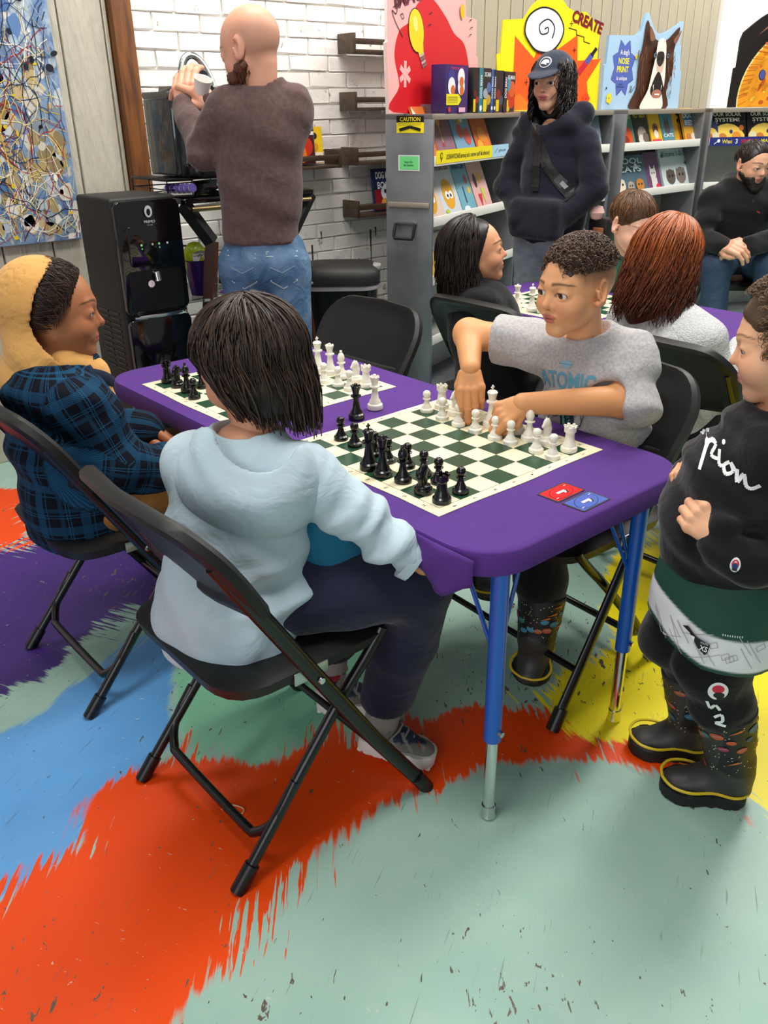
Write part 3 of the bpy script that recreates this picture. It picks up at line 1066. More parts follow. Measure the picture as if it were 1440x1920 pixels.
# three books on the left ledge, one on the lowest right ledge
book('tan tall book rearmost of three on the ledge behind the man', .17, .235, .02, 'c89a6e', TR(2.515, WALL_Y - .062, 1.103) @ rotz(.06), art_blobs('STORY', '3a2a1c', [('r', .1, .1, .9, .6, 'd8b48a'), ('e', .7, .35, .2, .2, 'e4b52c'), ('e', .7, .2, .18, .2, 'e0a42a')]), lean=.06)
book('red and blue comic book in front on the ledge behind the man', .12, .19, .02, '5c6f94', TR(2.525, WALL_Y - .098, 1.103) @ rotz(-.05), art_blobs('', 'ffffff', [('r', .02, .0, .98, .78, '4b1c22'), ('e', .6, .4, .3, .35, 'c23018'), ('e', .4, .22, .2, .3, 'e0781c'), ('r', .02, .66, .98, .74, 'e8e8ea'), ('p', ((.1, .1), (.35, .5), (.2, .6)), '3a5a8c')]), lean=.08)
book('pale picture book at the left on the ledge behind the man', .13, .2, .015, 'e6d8d0', TR(2.41, WALL_Y - .09, 1.103) @ rotz(.1), art_blobs('', 'ffffff', [('p', ((.3, .05), (.6, .05), (.75, .6), (.5, .5)), 'b08a80')]), lean=.1)
book('small yellow book at the right on the ledge behind the man', .09, .16, .012, 'f0c81e', TR(2.60, WALL_Y - .085, 1.103), art_blobs('', 'ffffff', [('e', .5, .75, .16, .16, '3a2a10'), ('e', .5, .45, .2, .2, 'e09a18'), ('r', .05, .02, .95, .3, 'f2eadc'), ('e', .75, .15, .16, .14, 'a0702a')]), lean=.08)
book('dark blue comic book leaning on the lowest ledge of the right column', .15, .2, .018, '1d2c5c', TR(3.03, WALL_Y - .098, .862) @ rotz(.02), art_blobs('DOG MAN', 'ffffff', [('r', .02, .02, .98, .5, '8c1a22'), ('e', .6, .42, .3, .28, 'dfe3ea'), ('e', .45, .18, .16, .14, 'd8a23a'), ('e', .78, .2, .2, .2, 'c2202c'), ('e', .5, .45, .07, .07, '20202a')], two='BOOK'), lean=.12)

# ------------------------------------------------------------------ hinged metal display cases along the wall
m_alu = mat('scuffed_aluminium', '8f9194', .42, .6, var=(5, '74767a', .8), bump=(30, .1, .001))
m_aluin = mat('case_lining', 'b4b3ad', .5, .25, var=(3, '86867f', .7))
m_lip = mat('shelf_white', 'e6e2da', .5)
m_edge = mat('case_edging', 'b4a898', .4, .6)
CH_ = 1.312


def frame(p, q):
    d = Vector((q[0] - p[0], q[1] - p[1], 0)).normalized()
    return Matrix(((d.x, -d.y, 0, p[0]), (d.y, d.x, 0, p[1]), (0, 0, 1, 0), (0, 0, 0, 1))), math.hypot(q[0] - p[0], q[1] - p[1])


def case(p, q, label, depth=.235):
    M, W = frame(p, q)
    t = thing('display_case', label, 'display case', M)
    H_ = CH_
    obj('side_panel', MB().box((.009, depth / 2, H_ / 2 + .02), (.018, depth, H_ - .04), bev=.003), m_alu, t)
    obj('side_panel', MB().box((W - .009, depth / 2, H_ / 2 + .02), (.018, depth, H_ - .04), bev=.003), m_alu, t)
    obj('back_panel', MB().box((W / 2, depth - .006, H_ / 2 + .02), (W - .036, .012, H_ - .05)), m_aluin, t)
    obj('top_panel', MB().box((W / 2, depth / 2, H_ - .012), (W, depth, .024), bev=.003), m_edge, t)
    obj('bottom_panel', MB().box((W / 2, depth / 2, .06), (W - .036, depth - .012, .03)), m_alu, t)
    for z in (1.12, .868, .61, .33):
        s = obj('shelf', MB().box((W / 2, .115, z - .012), (W - .038, .215, .01)), m_aluin, t)
        obj('shelf_lip', MB().box((W / 2, .004, z + .004), (W - .04, .01, .042), bev=.002), m_lip, s, label='white front lip of the shelf')
    for x in (.06, W - .06):
        obj('caster', MB().lathe([(0, -.015), (.03, -.015), (.034, 0), (.03, .015), (0, .015)], 16, M=TR(x, depth / 2, .034) @ Matrix.Rotation(math.pi / 2, 4, 'Y')).box((x, depth / 2, .052), (.04, .04, .012)), m_blkm, t)
    return t, M, W


CA, CB, CC, CD, CE_, CF, CG, CHH = (2.736, 2.857), (3.67, 3.175), (3.685, 3.165), (4.235, 2.995), (4.315, 2.985), (5.163, 3.005), (5.19, 2.99), (6.10, 2.51)
case1, M1, W1 = case(CA, CB, 'metal book display case with caution sign on its end panel')
case2, M2, W2 = case(CC, CD, 'metal book display case behind the woman in the navy hoodie')
case3, M3, W3 = case(CE_, CF, 'metal book display case under the dog cutout')
case4, M4, W4 = case(CG, CHH, 'metal book display case under the sun cutout behind the seated man')
# end panel furniture of the first case (faces -x in its frame)
ML = Matrix(((0, 0, -1, -.0008), (-1, 0, 0, .1175), (0, 1, 0, 0), (0, 0, 0, 1)))
p = Print().rect(-.06, 1.238, .075, 1.305, 'f4e11c').rect(-.06, 1.280, .075, 1.305, '14120c').text('CAUTION', .0075, 1.2925, .016, 'f4e11c', w=.1)
p.line([(-.05, 1.275), (.065, 1.275)], .0012, '3a3a20').line([(-.05, 1.27), (.06, 1.27)], .0012, '3a3a20').line([(-.045, 1.25), (.008, 1.262), (.06, 1.25)], .012, '14120c')
p.build('caution_sign', case1, ML, .4)
p = Print().rect(-.052, 1.085, .055, 1.15, 'd8dcd8').rect(-.045, 1.09, .05, 1.145, '74d884').text('Space Info', .0, 1.122, .008, '1c3a20', w=.04).text('Set Section', .0, 1.109, .008, '1c3a20', w=.05)
p.build('green_card', case1, ML, .4)
obj('hinge_strip', MB().box((-.004, .1175, .943), (.008, .21, .022), bev=.002).box((-.0085, .05, .943), (.003, .008, .008)).box((-.0085, .117, .943), (.003, .008, .008)).box((-.0085, .185, .943), (.003, .008, .008)), m_edge, case1)
hd = obj('pull_handle', MB().box((-.006, .13, .865), (.012, .115, .014), bev=.003), m_steel, case1)
obj('grip', MB().tube([(-.012, .18, .862), (-.03, .18, .81), (-.03, .175, .80), (-.03, .085, .80), (-.03, .08, .81), (-.012, .08, .862)], .007, 8), m_blkm, hd, label='black handle grip')
p = Print().rect(0, 0, .60, .055, 'f2de14').rect(.60, 0, .80, .055, 'a9cfe6').text('(records de Paso wrote a fun journal BACKWARDS.', .33, .026, .02, '3a3420', w=.47, bold=.01, mirror=True)
p.ell(.05, .032, .012, .014, '3a3420').ell(.05, .032, .007, .009, 'f2de14').line([(.05, .02), (.046, .008)], .005, '3a3420').text('mirror writing', .72, .03, .012, '3a5a70', w=.09, mirror=True).line([(.63, .02), (.66, .04)], .003, '3a5a70')
p.build('yellow_strip', case1, M=TR(.03, -.0025, 1.112) @ XR, rough=.4, label='yellow and blue strip with mirrored lettering')
p = Print().rect(0, 0, .8, .05, '2a2f78').text('What', .12, .026, .022, 'f4e11c', w=.07).text('3', .185, .026, .026, 'ffffff').text('SIMPLE', .27, .026, .02, 'd82a34', w=.11).text('MACHINES', .44, .026, .02, 'f4e11c', w=.17).ell(.06, .03, .01, .01, 'ffffff').line([(.03, .012), (.055, .028)], .004, 'ffffff')
p.build('blue_strip', case4, M=TR(.02, -.0025, 1.10) @ XR, rough=.4, label='dark blue strip with coloured lettering')


def on(M, x, z, y=.03, tilt=0):
    return M @ TR(x, y, z) @ rotz(tilt)


Y3, Y2 = 1.118, .866
egg = lambda c: [('e', .5, .42, .3, .38, c)] + [(b[0], b[1], b[2] - .1, *b[3:]) for b in EYES]
LN = .38
book('orange and cream picture book at the left end of the upper shelf', .14, .24, .012, 'd9743a', on(M1, .085, Y3), art_blobs('', '', [('p', ((0, 0), (.5, 0), (.3, .8), (0, 1)), 'efe4d2')]), lean=LN)
book('mauve picture book with a yellow spoon on the upper shelf', .2, .25, .012, '8a6472', on(M1, .23, Y3), art_blobs('SPOON', 'e8d8dc', [('e', .45, .72, .1, .14, 'd8b45a'), ('r', .42, .3, .47, .6, 'c9a860'), ('r', .4, .25, .5, .32, 'a03038')], th=.09, ty=.12), lean=LN)
book('pale blue picture book with red figures on the upper shelf', .2, .25, .014, '6f9cb8', on(M1, .44, Y3), art_blobs('FUN CLUB', 'f0e04a', [('e', .45, .7, .1, .1, 'd89a3a'), ('e', .4, .5, .14, .16, 'c04a3a'), ('e', .72, .4, .18, .2, 'c8503c'), ('e', .6, .75, .1, .12, 'e8e4da')], th=.09, ty=.1), lean=LN)
book('orange autumn book at the right of the upper shelf', .18, .3, .014, 'c4622a', on(M1, .645, Y3), art_blobs('AUTUMN', '6a2c14', [('e', .3, .15, .2, .2, 'e8a02a'), ('e', .7, .2, .2, .2, 'e07a1c'), ('e', .5, .35, .25, .2, 'd8861e')], th=.1, ty=.82, two='TALES'), lean=LN)
book('beige book with a yellow egg face at the left of the middle shelf', .19, .25, .012, 'd8c4b4', on(M1, .11, Y2), art_blobs('', '', egg('d89a20')), lean=LN)
book('pale grey book with a yellow egg face on the middle shelf', .19, .26, .012, 'c9d0d6', on(M1, .30, Y2), art_blobs('THE BAD EGG', '8a3a40', egg('dca01e') + [('e', .2, .12, .1, .05, 'b8c03a')], th=.1, ty=.9), lean=LN)
book('teal picture book with coloured lollies on the middle shelf', .16, .26, .012, '6fa6b8', on(M1, .48, Y2), art_blobs('Kite Cat', '2a3c6c', [('e', .75, .62, .08, .14, 'c83a3a'), ('e', .78, .42, .09, .12, 'e0b02a'), ('e', .35, .1, .2, .08, 'dfe8ee'), ('r', .4, .2, .46, .5, '2c4a5c')], th=.1, ty=.88), lean=LN)
book('pink book with ice creams at the right of the middle shelf', .18, .27, .012, 'd9a8a2', on(M1, .66, Y2), art_blobs('', '', [('e', .3, .55, .1, .2, '4a201c'), ('e', .6, .6, .14, .16, 'dba94a'), ('p', ((.25, .3), (.35, .05), (.5, .3)), 'c83038'), ('p', ((.5, .4), (.6, .1), (.7, .4)), 'b8cc3a'), ('r', .1, .0, .9, .05, 'efe7e0')]), lean=LN)
book('book with red and yellow cover at the left of the low shelf', .15, .22, .012, 'd8b43a', on(M1, .09, .608), art_blobs('', '', [('e', .5, .5, .35, .4, 'c0402c')]), lean=LN)
book('white book with small black print on the low shelf', .2, .25, .012, 'dcd8d2', on(M1, .27, .608), art_blobs('Recipe for', '3a3634', [('r', .08, .5, .9, .53, 'b0aca8')], th=.06, ty=.85), lean=LN)
# third case
S3 = [('teal and orange fox book at the left of the upper shelf', .17, .2, '3f7f74', art_blobs('STAGS', 'dfe05a', [('e', .55, .3, .35, .36, 'c8501c'), ('e', .5, .2, .15, .15, '8a2c10')], th=.14, ty=.86), .10),
      ('black and yellow book of dogs second on the upper shelf', .15, .2, '24201c', art_blobs('FLY GUY', 'f0d82a', [('e', .5, .35, .3, .3, 'a8988c'), ('e', .4, .2, .2, .2, 'd9cfc6'), ('e', .7, .25, .2, .2, '6f6058')], th=.13, ty=.88), .265),
      ('yellow book with a small dog third on the upper shelf', .12, .19, 'e6b820', art_blobs('', '', [('e', .5, .5, .25, .28, '7a4a2c'), ('e', .5, .35, .2, .2, 'f0e6da'), ('r', .1, .05, .9, .2, 'd8405a'), ('e', .42, .55, .05, .05, '101010'), ('e', .6, .55, .05, .05, '101010')]), .41),
      ('teal book with a grey cat fourth on the upper shelf', .13, .19, '4f8b9c', art_blobs('CATS', 'f0ede6', [('p', ((.3, .5), (.35, .9), (.5, .7), (.65, .9), (.7, .5)), '4b4650'), ('e', .5, .5, .24, .22, '5a545c'), ('r', .1, .05, .8, .15, 'c04a3a')], th=.1, ty=.3), .54),
      ('yellow guide book fifth on the upper shelf', .1, .2, 'd8a01e', art_blobs('', '', [('r', .1, .1, .4, .9, 'b87c18')]), .635),
      ('yellow guide book sixth on the upper shelf', .1, .205, 'e0a620', art_blobs('D', 'f4f0e6', [('r', .1, .1, .9, .25, 'c06a1c'), ('r', .1, .62, .9, .92, '20282c')], th=.14, ty=.77), .69),
      ('yellow and blue dog guide at the right of the upper shelf', .14, .21, 'e2a81e', art_blobs('DOG', 'ffffff', [('r', .08, .5, .92, .95, '3a7ab0'), ('e', .3, .2, .2, .15, 'c87a3a'), ('e', .7, .2, .2, .16, 'e8ddd0')], th=.14, ty=.8, two='BREEDS'), .79)]
for i, (lb_, w_, h_, c_, a_, x_) in enumerate(S3):
    book(lb_, w_, h_, .012, c_, on(M3, x_, Y3, .03 + (i % 3) * .016 * (i > 3)), a_, lean=.36)
cat = lambda x, y, s, c: [('e', x, y, s, s * .9, c), ('p', ((x - s, y), (x - s * .8, y + s * 1.1), (x - s * .2, y + s * .5)), c), ('p', ((x + s, y), (x + s * .8, y + s * 1.1), (x + s * .2, y + s * .5)), c), ('e', x - s * .35, y + .02, s * .16, s * .16, '20241c'), ('e', x + s * .35, y + .02, s * .16, s * .16, '20241c')]
book('wide blue book of four cats on the middle shelf', .34, .22, .014, '4f6876', on(M3, .2, Y2), art_blobs('COOL', 'c9dcd6', cat(.2, .25, .13, 'e6d2b8') + cat(.48, .2, .1, 'a89a90') + cat(.75, .22, .12, 'c07a30') + [('e', .7, .7, .05, .05, 'e8ecec')], th=.14, ty=.85, two='CATS'), lean=.36)
book('purple book with a white cat on the middle shelf', .15, .23, .014, '6b4468', on(M3, .445, Y2), art_blobs('', '', cat(.5, .45, .22, 'e2dcd8') + [('r', .3, .05, .7, .35, 'd8d2ce'), ('e', .7, .12, .14, .12, 'd8303c')]), lean=.36)
book('pale kitten book at the right of the middle shelf', .32, .25, .014, 'c9d4d2', on(M3, .70, Y2), art_blobs('Kittens 1-2-3', '4f7c80', cat(.3, .3, .16, '5c5048') + cat(.66, .32, .17, '766a62') + [('e', .9, .6, .05, .03, '40484c'), ('e', .1, .8, .04, .03, '40484c')], th=.12, ty=.84), lean=.36)
# fourth case
sol = art_blobs('OUR SOLAR', 'f2ede0', [('e', .5, .05, .52, .45, 'e8c455'), ('e', .35, .18, .12, .1, 'c07a2c'), ('e', .75, .2, .13, .12, 'd88a2a'), ('e', .6, .34, .05, .05, '2a3a6c'), ('e', .15, .22, .1, .1, 'd8d2b0'), ('e', .9, .45, .07, .07, 'b8642a'), ('e', .2, .6, .01, .01, 'ffffff'), ('e', .9, .8, .012, .012, 'ffffff')], th=.11, ty=.86, two='SYSTEM!')
book('black solar system book at the left of the upper shelf', .24, .2, .012, '14141c', on(M4, .17, 1.115), sol, group='solar system books on the upper shelf', lean=.36)
book('black solar system book half hidden behind the seated man\'s head', .24, .2, .012, '14141c', on(M4, .43, 1.115), sol, group='solar system books on the upper shelf', lean=.36)
for i in range(2):
    book(('front', 'rear')[i] + ' sloping small space book in the stack left on the upper shelf', .1, .13, .01, ('2c3a5c', '40303c')[i], on(M4, .055 + i * .02, 1.117, .03 + .014 * i), art_blobs('', '', [('e', .5, .4, .45, .4, 'e0bc58'), ('e', .4, .3, .2, .2, 'b8642a')]), group='stack of small space books', lean=.36)
# case two, slivers seen beside the woman
book('dull blue book seen on the upper shelf right of the woman', .14, .2, .012, '7c8c98', on(M2, .46, Y3), art_blobs('BOX', '5c6c80', [('r', .1, .2, .9, .5, '8fa0ac')], th=.1, ty=.8), lean=.36)
book('rust coloured book seen on the middle shelf right of the woman', .14, .2, .012, '8a6a60', on(M2, .46, Y2), art_blobs('', '', [('e', .5, .4, .3, .3, 'a07a6c')]), lean=.36)


# boxed sets standing on top of the first case
def boxed(label, x0, x1, d, h, front, side, art, yaw=0.0):
    w = x1 - x0
    r = thing('boxed_set', label, 'book set', M1 @ TR((x0 + x1) / 2, .0 + d / 2, CH_ + .0005) @ rotz(yaw))
    obj('box', MB().box((0, 0, h / 2), (w, d, h), bev=.001), mat('cover_' + side, side, .35), r)
    p = Print()
    p.clip = (0, 0, w, h)
    p.rect(0, 0, w, h, front)
    art(p, w, h)
    p.build('box_print', r, TR(-w / 2, -d / 2 - .0002, 0) @ XR, .35)
    return r


def purple_art(p, w, h):
    p.text('7 BOOK SET', w / 2, h * .93, h * .05, 'd83a7c', w=w * .6)
    for x, y, c in ((.25, .72, '3a3a8c'), (.68, .75, 'f0f0f4'), (.25, .56, 'f0f0f4'), (.68, .56, 'f0f0f4')):
        p.ell(x * w, y * h, .16 * w, .16 * w, c)
    for x, y in ((.3, .48), (.7, .48), (.68, .66)):
        p.ell(x * w, y * h, .09 * w, .09 * w, 'd8702a')
    p.poly([(0, .17 * h), (.55 * w, .17 * h), (.68 * w, .28 * h), (.55 * w, .4 * h), (0, .4 * h)], 'f0e01c')
    for k in range(4):
        p.line([(.06 * w, (.22 + .04 * k) * h), (.5 * w, (.22 + .04 * k) * h)], .002, '8a8020')
    p.rect(.55 * w, .02 * h, .85 * w, .12 * h, 'e8b0c8').ell(.12 * w, .08 * h, .05 * w, .05 * w, 'd83a3a')


def dark_art(main, cols):
    def f(p, w, h):
        for k, c in enumerate(cols):
            p.ell((.3 + .4 * (k % 2)) * w, (.15 + .14 * k) * h, .3 * w, .25 * w, c)
        p.text(main, w / 2, .86 * h, .1 * h, 'f0f0f0', w=.8 * w).rect(0, .02 * h, .4 * w, .3 * h, 'e8c81c')
    return f


def spine_art(main, cols):
    def f(p, w, h):
        for k, c in enumerate(cols):
            p.rect(w * k / len(cols), 0, w * (k + 1) / len(cols), h, c)
            p.text(main, w * (k + .5) / len(cols), .58 * h, w / len(cols) * .5, 'f0f0f0', w=.5 * h, rot=math.pi / 2)
            p.ell(w * (k + .5) / len(cols), .1 * h, w / len(cols) * .3, w / len(cols) * .3, 'f2f2f2')
    return f


boxed('purple boxed book set with yellow badge on the first case', .115, .335, .07, .19, '3c2568', '2a1a50', purple_art)
boxed('dark boxed comic set with red panel second on the first case', .395, .455, .08, .185, '1c1a20', '151418', dark_art('', ['7a1c24', 'a02028', '5a1a20']))
boxed('teal spined boxed comic set third on the first case', .457, .50, .10, .186, '2a7a88', '1a4a54', spine_art('DOG MAN', ['2a7a88']))
boxed('dark boxed comic set with grey hero panel fourth on the first case', .502, .59, .10, .186, '202228', '18191d', dark_art('DOG MAN', ['8a9a5c', 'c09a3a', '9aa4b0', '4a6a9c']))
boxed('blue and green spined boxed set fifth on the first case', .592, .65, .10, .182, '2a5a9c', '16181c', spine_art('DOG MAN', ['2a5a9c', '24272c']))
boxed('black boxed comic set with red villain panel sixth on the first case', .652, .74, .08, .18, '1a1c2c', '14151c', dark_art('', ['6a1c24', '2c4a5c', '8a2028']))
boxed('fiery red boxed comic set at the right on the first case', .742, .885, .08, .178, '222228', '1a1a1e', lambda p, w, h: (dark_art('DOG MAN', ['d8a03a', 'c8321c', 'b83a24', 'd85a2a', '3a8aa0'])(p, w, h), p.rect(0, 0, .28 * w, h, '1c2028'), p.text('DOG MAN', .14 * w, .6 * h, .022, 'f0f0f0', w=.5 * h, rot=math.pi / 2)))


# ------------------------------------------------------------------ cut-out display boards on the cases
def standee(name, label, M, y, outline, edge, art, th=.014):
    t = thing(name, label, 'cutout', M @ TR(0, y, 0))
    obj('foam_board', MB().prism(outline, 0, th, M=TR(0, th, 0) @ XR), mat('board_' + edge, edge, .6), t)
    p = Print(.0003)
    p.clip = (-1, 1.315, 2, 2.2)
    art(p)
    p.build('board_print', t, TR(0, -.0003, 0) @ XR, .5)
    return t


def a_imagine(p):
    p.poly(O1, 'f3b3ae')
    p.poly(smooth_poly([(-.11, 1.32), (-.06, 1.42), (-.10, 1.53), (-.06, 1.62), (.03, 1.66), (.10, 1.73), (.22, 1.76), (.36, 1.70), (.45, 1.64), (.56, 1.60), (.62, 1.50), (.66, 1.40), (.66, 1.32)], 5), 'd81420')
    for a in np.linspace(0, math.pi, 4)[:3]:
        c, s = math.cos(a + .5), math.sin(a + .5)
        p.line([(-.01 - .05 * c, 1.465 - .05 * s), (-.01 + .05 * c, 1.465 + .05 * s)], .022, 'f3b3ae')
    p.text('IMAGINE', .10, 1.765, .05, '8a3a48', w=.40, bold=.03, rot=.22).text('IMAGINE', .095, 1.77, .05, '5a1424', w=.40, bold=.03, rot=.22)
    p.line(smooth_poly([(-.11, 1.70), (-.075, 1.715), (-.085, 1.68), (-.12, 1.69), (-.09, 1.65), (-.03, 1.60)], 4, False), .004, '20181c')
    p.line([(-.05, 1.68), (-.03, 1.685), (-.02, 1.67), (-.035, 1.665), (-.05, 1.68)], .003, '20181c')
    # light bulb
    p.ell(.085, 1.63, .068, .085, '20181c', 24, .35).ell(.085, 1.63, .064, .081, 'f0d41a', 24, .35).poly([(.085, 1.575), (.145, 1.59), (.15, 1.54), (.115, 1.53)], 'f0d41a')
    p.ell(.075, 1.655, .02, .03, 'f8ec7a', 14, .35)
    for k in range(4):
        p.line([(.112 + k * .009, 1.535 - k * .013), (.152 + k * .007, 1.548 - k * .013)], .010, ('b9b4ae', '77726e')[k % 2])
    for x, y in ((.20, 1.70), (.19, 1.655), (.60, 1.70), (.61, 1.67), (.60, 1.64)):
        p.line([(x, y), (x + .025, y + .006)], .004, '20181c')
    p.poly(smooth_poly([(.50, 1.75), (.53, 1.76), (.54, 1.72), (.52, 1.70), (.50, 1.72)], 4), 'e2b91e')


O1 = [(-.15, 1.314), (-.165, 1.575), (-.152, 1.58), (-.152, 1.86)] + smooth_poly([(-.10, 1.95), (.12, 2.02), (.40, 2.0), (.53, 1.9), (.555, 1.79)], 4, False) + [(.575, 1.715), (.69, 1.71), (.695, 1.56), (.715, 1.55), (.725, 1.314)]
standee('display_cutout', 'pink cutout board with red shapes, a yellow bulb and the word IMAGINE', M1, .13, O1, 'e6c9c2', a_imagine)


def a_create(p):
    p.poly(O2, 'f2dd10')
    star = [(.0, 1.32), (-.02, 1.46), (-.02, 1.66), (.10, 1.56), (.16, 1.70), (.24, 1.60), (.36, 1.67), (.37, 1.55), (.52, 1.56), (.44, 1.45), (.47, 1.32)]
    p.poly(star, 'ec5a16')
    p.poly([(-.09, 1.32), (.02, 1.40), (.12, 1.32)], 'f07a1c')
    p.text('CREATE', .418, 1.725, .05, 'a83a18', w=.20, bold=.03, rot=-.30).text('CREATE', .415, 1.73, .05, '6a1420', w=.20, bold=.03, rot=-.30)
    p.line([(.30, 1.70), (.35, 1.69), (.35, 1.67), (.40, 1.66), (.40, 1.64), (.44, 1.63)], .004, '3a2410')
    p.line([(.38, 1.49), (.46, 1.58)], .03, 'c8242c').line([(.425, 1.54), (.462, 1.582)], .026, '4a5aa8').line([(.455, 1.575), (.485, 1.61)], .018, '20181c')
    for x, y in ((.315, 1.72), (.345, 1.60), (.06, 1.45)):
        p.line([(x - .012, y), (x + .012, y)], .003, '3a2410').line([(x, y - .014), (x, y + .014)], .003, '3a2410')
    for k in range(5):
        a = k * 2 * math.pi / 5
        p.ell(.44 + .014 * math.cos(a), 1.37 + .014 * math.sin(a), .012, .012, 'e0481c', 8)
    # swirl and big white paint splash in place of the drawn figure
    p.poly(smooth_poly([(.03, 1.68), (.05, 1.75), (.13, 1.79), (.22, 1.77), (.27, 1.70), (.25, 1.63), (.19, 1.585), (.11, 1.59), (.06, 1.63)], 5), '20181c')
    p.poly(smooth_poly([(.038, 1.682), (.058, 1.745), (.132, 1.782), (.216, 1.762), (.262, 1.698), (.243, 1.635), (.187, 1.593), (.113, 1.598), (.067, 1.634)], 5), 'f6f4ee')
    p.line(smooth_poly([(.15, 1.69), (.17, 1.70), (.17, 1.675), (.13, 1.67), (.12, 1.71), (.17, 1.735), (.21, 1.70), (.20, 1.65)], 5, False), .007, '20181c')


O2 = [(-.095, 1.314), (-.122, 1.575), (-.10, 1.58), (-.092, 1.728), (.03, 1.735)] + smooth_poly([(.07, 1.79), (.14, 1.835), (.23, 1.835), (.29, 1.79)], 4, False) + [(.34, 1.77), (.40, 1.775), (.50, 1.70), (.495, 1.56), (.515, 1.555), (.52, 1.314)]
standee('display_cutout', 'yellow cutout board with an orange star and the word CREATE', M2, .10, O2, 'd9c62a', a_create)


def a_dog(p):
    p.poly(O3, 'a9c8e2')
    fl = []
    for k in range(8):
        a = k * 2 * math.pi / 8 + .4
        for da, r in ((-.22, .82), (0, 1.0), (.22, .82), (.39, .72)):
            fl.append((.075 + .115 * r * math.cos(a + da), 1.52 + .145 * r * math.sin(a + da)))
    p.poly([(x + .004, y - .004) for x, y in fl], '3c4c98').poly(fl, '5566b4')
    p.text("A dog's", .08, 1.595, .024, 'f4f4f4', w=.085).text('NOSE', .077, 1.553, .028, 'f2e42a', w=.1, bold=.03).text('PRINT', .072, 1.513, .028, 'f2e42a', w=.11, bold=.03).text('is unique', .07, 1.47, .02, 'f4f4f4', w=.1)
    p.text('Just like a', .065, 1.44, .007, '20284c', w=.04).text('human fingerprint', .063, 1.428, .007, '20284c', w=.075)
    for k in range(5):
        a = k * 2 * math.pi / 5
        p.ell(-.035 + .016 * math.cos(a), 1.37 + .016 * math.sin(a), .012, .012, 'f0d820', 10)
    p.line(smooth_poly([(.15, 1.40), (.175, 1.42), (.16, 1.43), (.17, 1.40), (.20, 1.43)], 4, False), .004, '202838').ell(.19, 1.575, .012, .012, 'f0c81c', 10).ell(-.07, 1.42, .006, .006, '202838', 8)
    # dog portrait, looking up with open mouth
    p.poly(smooth_poly([(.17, 1.314), (.215, 1.42), (.215, 1.53), (.24, 1.64), (.26, 1.755), (.34, 1.675), (.46, 1.66), (.60, 1.735), (.565, 1.62), (.575, 1.52), (.53, 1.41), (.545, 1.314)], 4), '4a2a18')
    rg_ = random.Random(3)
    for k in range(70):
        side = rg_.random() < .5
        x = rg_.uniform(.20, .27) if side else rg_.uniform(.50, .57)
        y = rg_.uniform(1.40, 1.64)
        p.line([(x, y), (x + rg_.uniform(-.015, .015), y - rg_.uniform(.02, .05))], .004, rg_.choice(['7a4a2a', '8f5a32', '35190e', '5a331e']))
    p.poly(smooth_poly([(.262, 1.725), (.275, 1.66), (.305, 1.655), (.32, 1.675)], 4), '8a5a44').poly(smooth_poly([(.585, 1.715), (.545, 1.65), (.515, 1.66), (.53, 1.68)], 4), '8a5a44')
    p.poly(smooth_poly([(.36, 1.66), (.43, 1.66), (.455, 1.56), (.465, 1.45), (.45, 1.40), (.46, 1.314), (.24, 1.314), (.30, 1.41), (.325, 1.50), (.345, 1.58)], 5), 'efe6da')
    p.poly(smooth_poly([(.36, 1.60), (.43, 1.60), (.435, 1.52), (.40, 1.49), (.365, 1.52)], 5), 'dcb9a4').poly(smooth_poly([(.365, 1.60), (.425, 1.60), (.43, 1.555), (.395, 1.53), (.36, 1.555)], 5), '2c2022').ell(.38, 1.57, .01, .008, '0c0808').ell(.412, 1.57, .01, .008, '0c0808')
    p.poly(smooth_poly([(.39, 1.505), (.33, 1.43), (.335, 1.39), (.395, 1.375), (.45, 1.39), (.455, 1.43)], 5), '1e1412').poly(smooth_poly([(.345, 1.40), (.395, 1.415), (.44, 1.40), (.43, 1.375), (.36, 1.375)], 5), 'b07060')
    p.poly([(.345, 1.435), (.353, 1.44), (.357, 1.405)], 'f2ece0').poly([(.432, 1.435), (.44, 1.44), (.43, 1.405)], 'f2ece0').rect(.37, 1.385, .42, 1.393, 'f2ece0')
    for x in (.335, .465):
        p.ell(x, 1.585, .017, .017, '1a1214', 14).ell(x, 1.585, .012, .012, '6a7c8c', 14).ell(x, 1.586, .006, .006, '101010', 10)


O3 = [(-.096, 1.314), (-.10, 1.53), (-.085, 1.535), (-.078, 1.67), (.17, 1.678)] + smooth_poly([(.215, 1.70), (.245, 1.775), (.275, 1.79), (.30, 1.76), (.36, 1.705), (.45, 1.70), (.58, 1.745), (.62, 1.765), (.64, 1.75), (.625, 1.65)], 4, False) + [(.645, 1.64), (.66, 1.52), (.68, 1.51), (.69, 1.314)]
standee('display_cutout', 'pale blue cutout board with a dog portrait and nose print text', M3, .10, O3, '8fb4d4', a_dog)


